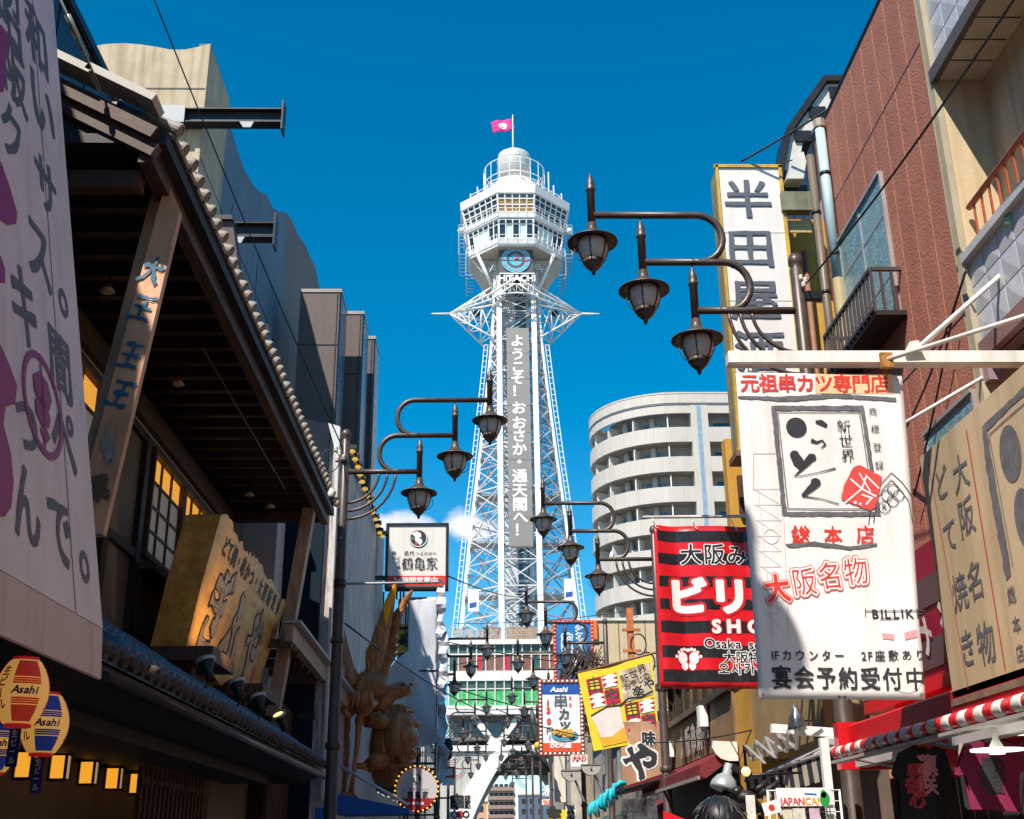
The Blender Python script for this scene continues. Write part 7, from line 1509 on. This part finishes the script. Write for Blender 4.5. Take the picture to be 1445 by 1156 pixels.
for f0_, g0_ in ((.09, .1), (.55, .5)):
    fw, gw_ = (.215, .185); cell(f0_, g0_, f0_ + fw - .01, g0_ + gw_, '串'); cell(f0_ + fw, g0_, min(.985, f0_ + 2 * fw - .01), g0_ + gw_ - .03, 'w'); cell(f0_, g0_ + gw_ + .01, f0_ + fw - .01, g0_ + 2 * gw_, 'w'); cell(f0_ + fw, g0_ + gw_, min(.985, f0_ + 2 * fw - .01), g0_ + 2 * gw_, 'や')
    q = Print(y0, yb_, ink, .02); a = yp(f0_ + fw + .02, g0_ + gw_ - .018); b = yp(f0_ + 2 * fw - .03, g0_ + gw_ - .018); q.text('SHINSEKAI', a, b, .07, .07, .0); q.done()
q = Print(y0, yb_, M('skewer_photo', (.6, .38, .2), .6, var=.5, vs=4, alt=(.8, .7, .55)), .012, 'food_picture', .2); q.poly([yp(.55, .09), yp(.97, .08), yp(.97, .46), yp(.55, .48)]); q.done()
q = Print(y0, yb_, ink, .02); q.text('新世界', yp(.61, .2), yp(.85, .13), .24, .24, .0, 0, R(10), .015); q.text('おやじの', yp(.63, .3), yp(.9, .23), .19, .19, .01, 0, R(10), .015); q.text('楽や', yp(.77, .39), yp(.93, .33), .3, .3, .015, 0, R(10), .015); q.done()
q = Print(y0, yb_, M('beer_amber', (.72, .42, .04), .4, var=.1), .012, 'beer_picture', .2); q.poly([yp(.1, .78), yp(.5, .72), yp(.52, .96), yp(.14, .97)]); q.done(); q = Print(y0, yb_, M('beer_foam', (.75, .68, .62), .5, var=.08, vs=3), .014, 'foam_picture', .2); q.poly(jag([yp(.06, .56), yp(.3, .5), yp(.48, .52), yp(.5, .78), yp(.3, .86), yp(.14, .84)], .6, 6)); q.done()
q = Print(y0, yb_, ink, .02, 'brush_line', .2); q.stroke([yp(.06, .56), yp(.3, .49), yp(.5, .5), yp(.62, .44), yp(.8, .46), yp(.97, .42)], .04); q.done()
MB().tube([P(812, 951, y=30.02), P(925, 921, y=30.02), Vector((4.7, 30, P(925, 921, y=30).z + .1))], .03, 8).build('top_rod', M('rod_brown', (.2, .08, .05), .5), yb_)
# ---- bulb framed signs
def bulbs(par, S_, w, h, nx, ny, r_, mt, hh=.06):
    pts = [(w * i / nx, 0) for i in range(nx)] + [(w, h * i / ny) for i in range(ny)] + [(w - w * i / nx, h) for i in range(nx)] + [(0, h - h * i / ny) for i in range(ny)]
    for u, v in pts: MB().ball(S_.at(u, v, hh), r_, 7, 5).build('bulb', mt, par)
bfr = M('bulb_frame_maroon', (.25, .04, .03), .5); bulb_w = M('bulb_pinkish', (.9, .7, .6), .3, emit=.35, ecol=(1, .75, .6)); bulb_o = M('bulb_orange', (.9, .45, .15), .3, emit=.4, ecol=(1, .5, .2))
TS = .9; q = P(766, 1061, y=45), P(817, 964, y=45)
ks = thing('skewer_price_sign', 'bulb-framed white sign with blue head strip, red price and a plate of fried skewers', 'sign', q[0]); k0 = Surf(q[0], (1, 0, 0), (0, 0, 1)); wk, hk = q[1].x - q[0].x, q[1].z - q[0].z
slab(k0, 0, 0, wk, hk, -.3, 0).build('panel', whitep, ks); slab(k0, 0, hk * .84, wk, hk, 0, .02).build('blue_head', M('head_blue', (.01, .09, .35), .5), ks); slab(k0, 0, 0, wk, hk * .125, 0, .02).build('red_foot', M('foot_red', (.8, .08, .02), .5), ks)
for q_ in ((-.14, -.14, wk + .14, 0), (-.14, hk, wk + .14, hk + .14), (-.14, 0, 0, hk), (wk, 0, wk + .14, hk)): slab(k0, *q_, -.3, .04).build('frame', bfr, ks)
Sb = Surf(k0.O - Vector((.07, 0, .07)), (1, 0, 0), (0, 0, 1)); bulbs(ks, Sb, wk + .14, hk + .14, 9, 18, .045, bulb_w)
a = Print(k0, ks, whitep, .04); a.text('Asahi', (781, 973), (800, 973), .34, .3, .03, .2); a.text('かわち屋', (780, 1052), (802, 1052), .26, .24, .05); a.done()
a = Print(k0, ks, M('price_red', (.8, .03, .02), .5), .03); a.text('120', (773, 992), (774.5, 1018), .33, .33, .05, .1); a.text('創業', (804.5, 985), (804.5, 995), .14, .18, .01); a.done()
a = Print(k0, ks, M('brush_dark', (.08, .09, .1), .6), .03); a.text('串', (791, 990), (791, 990), .66, .62, .005, 0, 0, .01); a.text('カ', (796, 1008), (796, 1008), .5, .48, .045, 0, 0, .05); a.text('ツ', (797, 1024), (797, 1024), .5, .42, .04, .2, 0, .05); a.text('円', (775.5, 1031), (775.5, 1031), .3, .3, .02); a.text('〜', (776, 1041), (776, 1041), .25, .25, .02, 0, R(90)); a.done()
a = Print(k0, ks, M('plate_blue', (.1, .3, .42), .4), .03, 'plate_picture'); u, v = k0.uv(797, 1038); a.disc((u, v), .5, .22, uv=True); a.done()
a = Print(k0, ks, M('fried_gold', (.75, .4, .05), .6, var=.4, vs=9), .04, 'skewer_picture'); rnd = random.Random(6)
for k in range(14): a = Print(k0, ks, MATS['fried_gold'], .04 + .006 * k, 'skewer_picture'); a.disc((u + rnd.uniform(-.36, .36), v + rnd.uniform(-.06, .2)), .11, .09, n=8, uv=True); a.done()
TS = 1.; MB().box((k0.O.x + wk, 45.1, k0.O.z + hk * .5), (6, 45.2, k0.O.z + hk * .5 + .1)).build('arm', darkst, ks)
q = P(786, 962, y=60), P(833, 879, y=60)
bz = thing('blue_bulb_sign', 'blue sign with white brush lettering in a red bulb-studded frame, behind the skewer price sign', 'sign', q[0]); z0_ = Surf(q[0], (1, 0, 0), (0, 0, 1)); wz, hz = q[1].x - q[0].x, q[1].z - q[0].z; slab(z0_, 0, 0, wz, hz, -.3, 0).build('panel', M('deep_blue_panel', (.01, .16, .42), .5, var=.05), bz)
rfm = M('frame_red', (.7, .02, .01), .5)
for q_ in ((-.14, -.14, wz + .14, 0), (-.14, hz, wz + .14, hz + .14), (-.14, 0, 0, hz), (wz, 0, wz + .14, hz)): slab(z0_, *q_, -.3, .05).build('frame', rfm, bz)
bulbs(bz, Surf(z0_.O - Vector((.07, 0, .07)), (1, 0, 0), (0, 0, 1)), wz + .14, hz + .14, 9, 16, .04, bulb_o, .08)
for mt, h_, off in ((whitep, .03, .11), (M('blue_line_print', (.02, .14, .35), .5), .05, .0)): a = Print(z0_, bz, mt, h_); a.text('シャンハイ', (817, 887), (818, 921), .42, .34, off); a.text('釣鐘屋', (800, 900), (800, 922), .55, .45, off); a.done()
a = Print(z0_, bz, whitep, .03, 'white_disc'); a.disc((812, 935), .55, .3); a.done()
bb_ = thing('beige_block', 'beige rendered block with thin wall joints and cables, behind the bulb-framed signs', 'building', (8, 62, 0)); bbm = M('beige_block_render', (.55, .43, .26), .8, var=.07, vs=.6, stain=.3); MB().box((5.7, 62, 0), (12.5, 72, 12.9)).build('wall', bbm, bb_)
for x in (7.1, 8.5, 9.9): piece('joint', (x, 61.98, 5), (x + .03, 62.01, 12.9), darkst, bb_)
MB().box((5.6, 61.9, 12.9), (12.6, 72, 13.05)).build('coping', M('coping_pale', (.6, .55, .45), .6), bb_); MB().box((5.55, 61.8, 11.9), (5.95, 62, 12.9)).build('orange_plate', M('orange_plate', (.75, .15, .03), .5), bb_)
op = thing('orange_post', 'rusty orange lattice post rising before the beige block', 'post', (5.4, 45, 0)); MB().box((5.5, 45, 3), (5.75, 45.2, 10.3)).build('post', M('rust_orange', (.5, .13, .04), .7, var=.3, vs=5), op)
for z in (6, 7, 8, 8.6, 9.4): piece('crossarm', (5.3, 44.95, z), (6.0, 45.05, z + .1), MATS['rust_orange'], op)
for k, z in ((0, 8.9), (1, 8.2)): MB().tube([(5.9 + k * .3 + .3 * math.cos(R(t)), 45, z + .4 * math.sin(R(t))) for t in range(0, 360, 24)], .03, 5, close=True).build('cable_coil', darkst, op)
# cluttered low shops on the right between 30 m and 60 m
for i, (y0_, y1_, x, h, col, lab) in enumerate(((31, 38, 5.1, 4.6, (.13, .08, .06), 'low dark timber shop beyond the yellow banner'), (39, 48, 5.0, 5.6, (.3, .24, .2), 'grey-brown shop with cluttered front beyond the third right lamp'), (49, 60, 5.4, 6.5, (.36, .33, .3), 'grey shop block beyond the skewer price sign'), (74, 100, 5.2, 8.5, (.45, .4, .34), 'pale shop block on the right before the tower hall'))):
    t_ = thing('shop_block', lab, 'building', (x, y0_, 0)); mm = M('rshop_%d' % i, col, .8, var=.25, vs=1.5, stain=.4); MB().box((x, y0_, 0), (x + 5, y1_, h)).build('wall', mm, t_); MB().box((x - .3, y0_ - .1, h), (x + 5, y1_ + .1, h + .15)).build('roof', darkst, t_)
    for k in range(3): piece('window', (x - .03, y0_ + .8 + k * 2.2, h - 1.8), (x + .01, y0_ + 2.2 + k * 2.2, h - .6), glassd, t_)
    MB().sweep([(x, y0_ + .5, 2.9), (x - 1.1, y0_ + .5, 2.4), (x - 1.1, y0_ + .5, 2.2), (x, y0_ + .5, 2.7)], (0, y1_ - y0_ - 1, 0)).build('awning', [dra, M('awn_green', (.05, .1, .07), .7), M('awn_tan', (.3, .24, .15), .7), M('awn_blue', (.04, .08, .2), .7)][i], t_)
rnd = random.Random(11)
clt = thing('reed_screen', 'bundled brown reed screen leaning beside the skewer price sign', 'screen', P(812, 955, y=52)); m = MB()
for k in range(60): a = P(788 + rnd.random() * 42, 966 + rnd.uniform(-6, 4), y=52 + rnd.random()); m.bar(a, a + Vector((rnd.uniform(.3, .9), 0, rnd.uniform(1.0, 1.7))), .05)
m.build('reeds', brw, clt, kind='stuff')
clt2 = thing('reed_screen', 'tall brown reed and timber clutter between the price sign and the yellow banner', 'screen', P(828, 1000, y=48)); m = MB()
for k in range(70): a = P(822 + rnd.random() * 16, 965 + rnd.random() * 75, y=47 + rnd.random()); m.bar(a, a + Vector((rnd.uniform(-.15, .15), 0, rnd.uniform(.3, .9))), .05)
m.build('reeds', wood('dry_reed', (.1, .06, .035), (.28, .2, .13), 5, 2), clt2, kind='stuff')
t_, S_ = shopsign('small_red_sign', 'small white sign with red strip under the skewer price sign', 44, 806, 1065, 829, 1082, whitep, [('大入り', (811, 1070), (824, 1070), .25, redp, .02)])
shopsign('cream_column_sign', 'tall cream plastic sign column below the skewer price sign', 52, 783, 1063, 797, 1132, M('cream_plastic', (.72, .66, .56), .5, var=.05, vs=1, stain=.2), [])
shopsign('light_blue_sign', 'pale blue hanging sign with white patch, low beside the third right lamp', 70, 765, 1108, 781, 1124, M('sky_blue_sign', (.2, .5, .7), .5), [('氷', (773, 1116), (773, 1116), .6, whitep, .04)]); shopsign('small_red_sign', 'little white sign with red characters below the pale blue one', 70, 765, 1128, 780, 1136, whitep, [('うどん', (768, 1132), (777, 1132), .28, redp, .02)])
t_, S_ = shopsign('yellow_flag_sign', 'yellow pennant with black scribbled character at the bottom of the street view', 40, 775, 1143, 799, 1170, M('flag_yellow', (.75, .62, .03), .5, var=.1), [('生', (782, 1150), (782, 1150), .5, ink, .06)])
shopsign('vertical_noren', 'white vertical notice with black letters behind the yellow pennant', 41, 799, 1138, 812, 1165, whitep, [('営業中', (805, 1142), (805, 1158), .3, ink, .03)])
gs = thing('green_bird_ornament', 'black and yellow ornament left of the skewer price sign', 'ornament', P(764, 1050, y=51)); MB().ball(P(761, 1052, y=51), .22, 10, 8).build('body', M('orn_yellow', (.75, .5, .02), .5), gs); MB().tube([P(750, 998, y=51), P(752, 1020, y=51), P(760, 1050, y=51), P(772, 1068, y=51)], [.05, .14, .16, .05], 8).tube([P(756, 1055, y=51), P(766, 1070, y=51), P(776, 1090, y=51)], [.1, .15, .04], 8).build('leaves', M('orn_black', (.05, .05, .045), .4, var=.5, vs=6), gs)

# ================================================================ A PERSON
pe = thing('person', 'dark-haired person in a navy jacket, only the crown of the head showing', 'person', (.95, 5, 0))
def skin(name, verts, edges, mat, parent, lv=2):
    me = bpy.data.meshes.new(name); me.from_pydata([v[:3] for v in verts], edges, []); o = bpy.data.objects.new(name, me); COL.objects.link(o); o.parent = parent; me.materials.append(mat)
    sk_ = o.modifiers.new('skin', 'SKIN'); sk_.use_smooth_shade = True
    lay = me.skin_vertices[0].data if me.skin_vertices else None
    if lay is None:
        bm = bmesh.new(); bm.from_mesh(me); bm.verts.layers.skin.verify(); bm.to_mesh(me); bm.free(); lay = me.skin_vertices[0].data
    for i, v in enumerate(verts): lay[i].radius = (v[3], v[4] if len(v) > 4 else v[3])
    lay[0].use_root = True
    s_ = o.modifiers.new('sub', 'SUBSURF'); s_.levels = lv; s_.render_levels = lv; return o
V = [(0, 0, .95, .16, .12), (0, 0, 1.15, .15, .11), (0, 0, 1.36, .19, .12), (0, 0, 1.46, .1, .08), (0, .01, 1.54, .06, .06), (0, .0, 1.66, .085, .1),
     (-.19, 0, 1.42, .065), (-.25, .02, 1.15, .048), (-.24, -.02, .9, .035), (.19, 0, 1.42, .065), (.25, .02, 1.15, .048), (.24, -.02, .9, .035),
     (-.1, 0, .85, .1), (-.11, 0, .5, .065), (-.11, .02, .1, .045), (.1, 0, .85, .1), (.11, 0, .5, .065), (.11, .02, .1, .045)]
E_ = [(0, 1), (1, 2), (2, 3), (3, 4), (4, 5), (3, 6), (6, 7), (7, 8), (3, 9), (9, 10), (10, 11), (0, 12), (12, 13), (13, 14), (0, 15), (15, 16), (16, 17)]
skin('body', V, E_, M('jacket_navy', (.03, .035, .06), .8, var=.2), pe)
pe_loc = Vector((.95, 5, 0)); ORG[pe.name] = pe_loc; skm = M('skin_tone', (.5, .3, .2), .5, var=.05)
MB().ball(pe_loc + Vector((0, .0, 1.655)), .1, 20, 14, (.82, .98, 1.15)).build('head', skm, pe)
rnd = random.Random(1); m = MB().ball(pe_loc + Vector((0, -.012, 1.69)), .115, 24, 16, (.88, 1.02, .92)); hair = M('black_hair', (.008, .008, .012), .45, var=.6, vs=40, stretch=(1, 1, .2), spec=.5); m.build('hair', hair, pe)
m = MB()
for k in range(70):
    a = rnd.uniform(0, 2 * math.pi); e_ = rnd.uniform(.1, 1.5); d = Vector((math.cos(a) * math.cos(e_) * .1, math.sin(a) * math.cos(e_) * .117, math.sin(e_) * .106)); p = pe_loc + Vector((0, -.012, 1.69)) + d; q_ = p + d * .05 + Vector((math.cos(a), math.sin(a), 0)) * .03 - Vector((0, 0, .04)); m.tube([p, (p + q_) / 2 + d * .05, q_], [.004, .004, .001], 4, cap=False)
m.build('hair_strands', hair, pe, kind='stuff')
for sx in (-1, 1):
    MB().ball(pe_loc + Vector((sx * .083, .0, 1.65)), .028, 10, 8, (.4, .7, 1.2)).build('ear', skm, pe)
    h0 = pe_loc + Vector((sx * .24, -.03, .87)); MB().tube([h0 + Vector((0, 0, .04)), h0, h0 - Vector((0, .01, .07))], [.028, .038, .036], 10).build('hand', skm, pe)
    for k in range(4): f = h0 + Vector((0, -.03 + k * .02, -.075)); MB().tube([f, f + Vector((-sx * .006, -.004, -.035)), f + Vector((-sx * .02, -.008, -.065 + .006 * abs(k - 1.5)))], [.0095, .009, .007], 6).build('finger', skm, pe)
    f = h0 + Vector((0, -.035, -.02)); MB().tube([f, f + Vector((-sx * .01, -.02, -.03)), f + Vector((-sx * .02, -.022, -.05))], [.011, .01, .008], 6).build('thumb', skm, pe)
    MB().ball(pe_loc + Vector((sx * .11, .05, .05)), .05, 12, 8, (.9, 2.4, .9)).build('shoe', black, pe)
# ================================================================ WIRES
def wire(lab, a, b, sag=.3, r_=.012):
    t_ = None; n_ = 14; pts = [a.lerp(b, k / n_) - Vector((0, 0, sag * 4 * (k / n_) * (1 - k / n_))) for k in range(n_ + 1)]
    o = MB().tube(pts, r_, 6).build('overhead_wire', black); tag(o, lab, 'wire', 'overhead wires'); return o
wire('black wire crossing the sky from the top edge down to the first left lamp post', P(206, -30, y=14), P(487, 640, y=19), .12)
wire('thin cable running down beside the tilted board to the concrete block', P(95, 0, y=12.4), P(168, 148, y=14.8), .02, .008)
wire('black wire slanting across the terracotta wall from the top right', P(1470, -60, x=3.9), P(1138, 400, y=12.65), .1)
wire('cable from the top of the tall vertical sign up to the terracotta roof edge', P(1046, 228, y=18), P(1172, 152, y=17), .02, .02)
wire('thin cable from the tall vertical sign to the hood', P(1092, 232, y=18), P(1136, 222, y=18.2), .0, .012)
wire('black wire dropping from the tiled balcony behind the white beam', P(1363, 382, y=9.0), P(1270, 620, x=4.8), .1)
wire('second black wire behind the white beam', P(1345, 440, x=4.9), P(1290, 700, x=4.9), .05)
wire('wire between the left lamp post and the tarpaulin tower top', P(630, 812, y=33), P(770, 838, y=70), .4, .02)
wire('wire sagging across the street before the tower hall', P(600, 955, y=38), P(840, 1010, y=50), .3, .02)
wire('lower wire sagging across the street to the yellow banner', P(487, 880, y=19), P(700, 1010, y=42), .2, .016)
wire('wire crossing in front of the skewer price sign', P(700, 1000, y=44), P(935, 1048, y=31), .3, .018)
wire('long pale wire high across the street under the lattice', P(640, 880, y=60), P(900, 860, y=58), .2, .02)
wire('wire from the second right lamp over to the timber-slat shop', P(925, 1048, y=25), P(1062, 1030, y=20), .05, .012)
for i, (x0_, y0_, x1_, y1_, yy_) in enumerate(((628, 905, 930, 940, 55), (628, 940, 900, 870, 66), (632, 1000, 835, 985, 75), (640, 1030, 830, 1040, 90), (635, 1018, 790, 1000, 85), (640, 1060, 780, 1052, 95))):
    wire('thin wire across the far end of the street, number counted from the top: ' + ['first', 'second', 'third', 'fourth', 'fifth', 'sixth'][i], P(x0_, y0_, y=yy_), P(x1_, y1_, y=yy_ + 4), .35, .025)
# banner rod and insulators on the left lamp post; small sensor box on the eave
lr_ = thing('banner_rod', 'slim steel rod reaching from the first left lamp post towards the square sign', 'rod', (-2.37, 19, 5.7)); MB().tube([P(471, 824, y=18.95), P(621, 822, y=18.95)], .02, 8).build('rod', steelg, lr_); MB().lathe((-2.37, 19, P(471, 824, y=19).z - .06), [(.1, 0), (.1, .12)], 12).build('clamp', darkst, lr_)
ins = thing('insulator_cluster', 'white insulators and cable loops on the first left lamp post', 'insulator', P(478, 640, y=18.9))
for px, py in ((474, 634), (480, 640), (476, 648), (484, 646)): MB().lathe(P(px, py, y=18.9), [(.03, -.05), (.045, -.02), (.03, 0), (.045, .02), (.03, .05)], 10).build('insulator', M('porcelain', (.6, .57, .5), .3), ins)
MB().tube([P(474, 650, y=18.9) + Vector((.16 * math.cos(R(t)) - .1, 0, .2 * math.sin(R(t)))) for t in range(0, 360, 24)], .01, 5, close=True).build('cable_loop', black, ins)
ins2 = thing('insulator_cluster', 'white insulators on the nearest right lamp post top', 'insulator', P(1133, 392, y=12.6))
for px, py in ((1130, 392), (1136, 396), (1134, 402)): MB().lathe(P(px, py, y=12.5), [(.02, -.035), (.03, -.015), (.02, 0), (.03, .015), (.02, .035)], 10).build('insulator', M('porcelain', (.6, .57, .5), .3), ins2)
cmr = thing('junction_box', 'small dark junction box clamped beside the nearest right lamp post', 'box', P(1146, 420, y=12.7)); MB().box(P(1138, 410, y=12.7), P(1158, 426, y=12.8)).build('box', darkst, cmr)
cmw = thing('white_camera', 'small white camera on a bracket at the end of the tiled eave', 'camera', P(467, 697, y=19)); c = P(467, 697, y=19); MB().lathe(c, [(.06, -.06), (.07, -.05), (.07, .06), (.05, .08)], 12).build('body', white, cmw); MB().bar(c - Vector((0, 0, .08)), c + Vector((.25, 0, -.08)), .025).build('arm', darkst, cmw)
for o in bpy.data.objects:
    if o.type == 'MESH' and o.parent is None and not o.get('kind') and not o.get('category'): o['kind'] = 'structure'
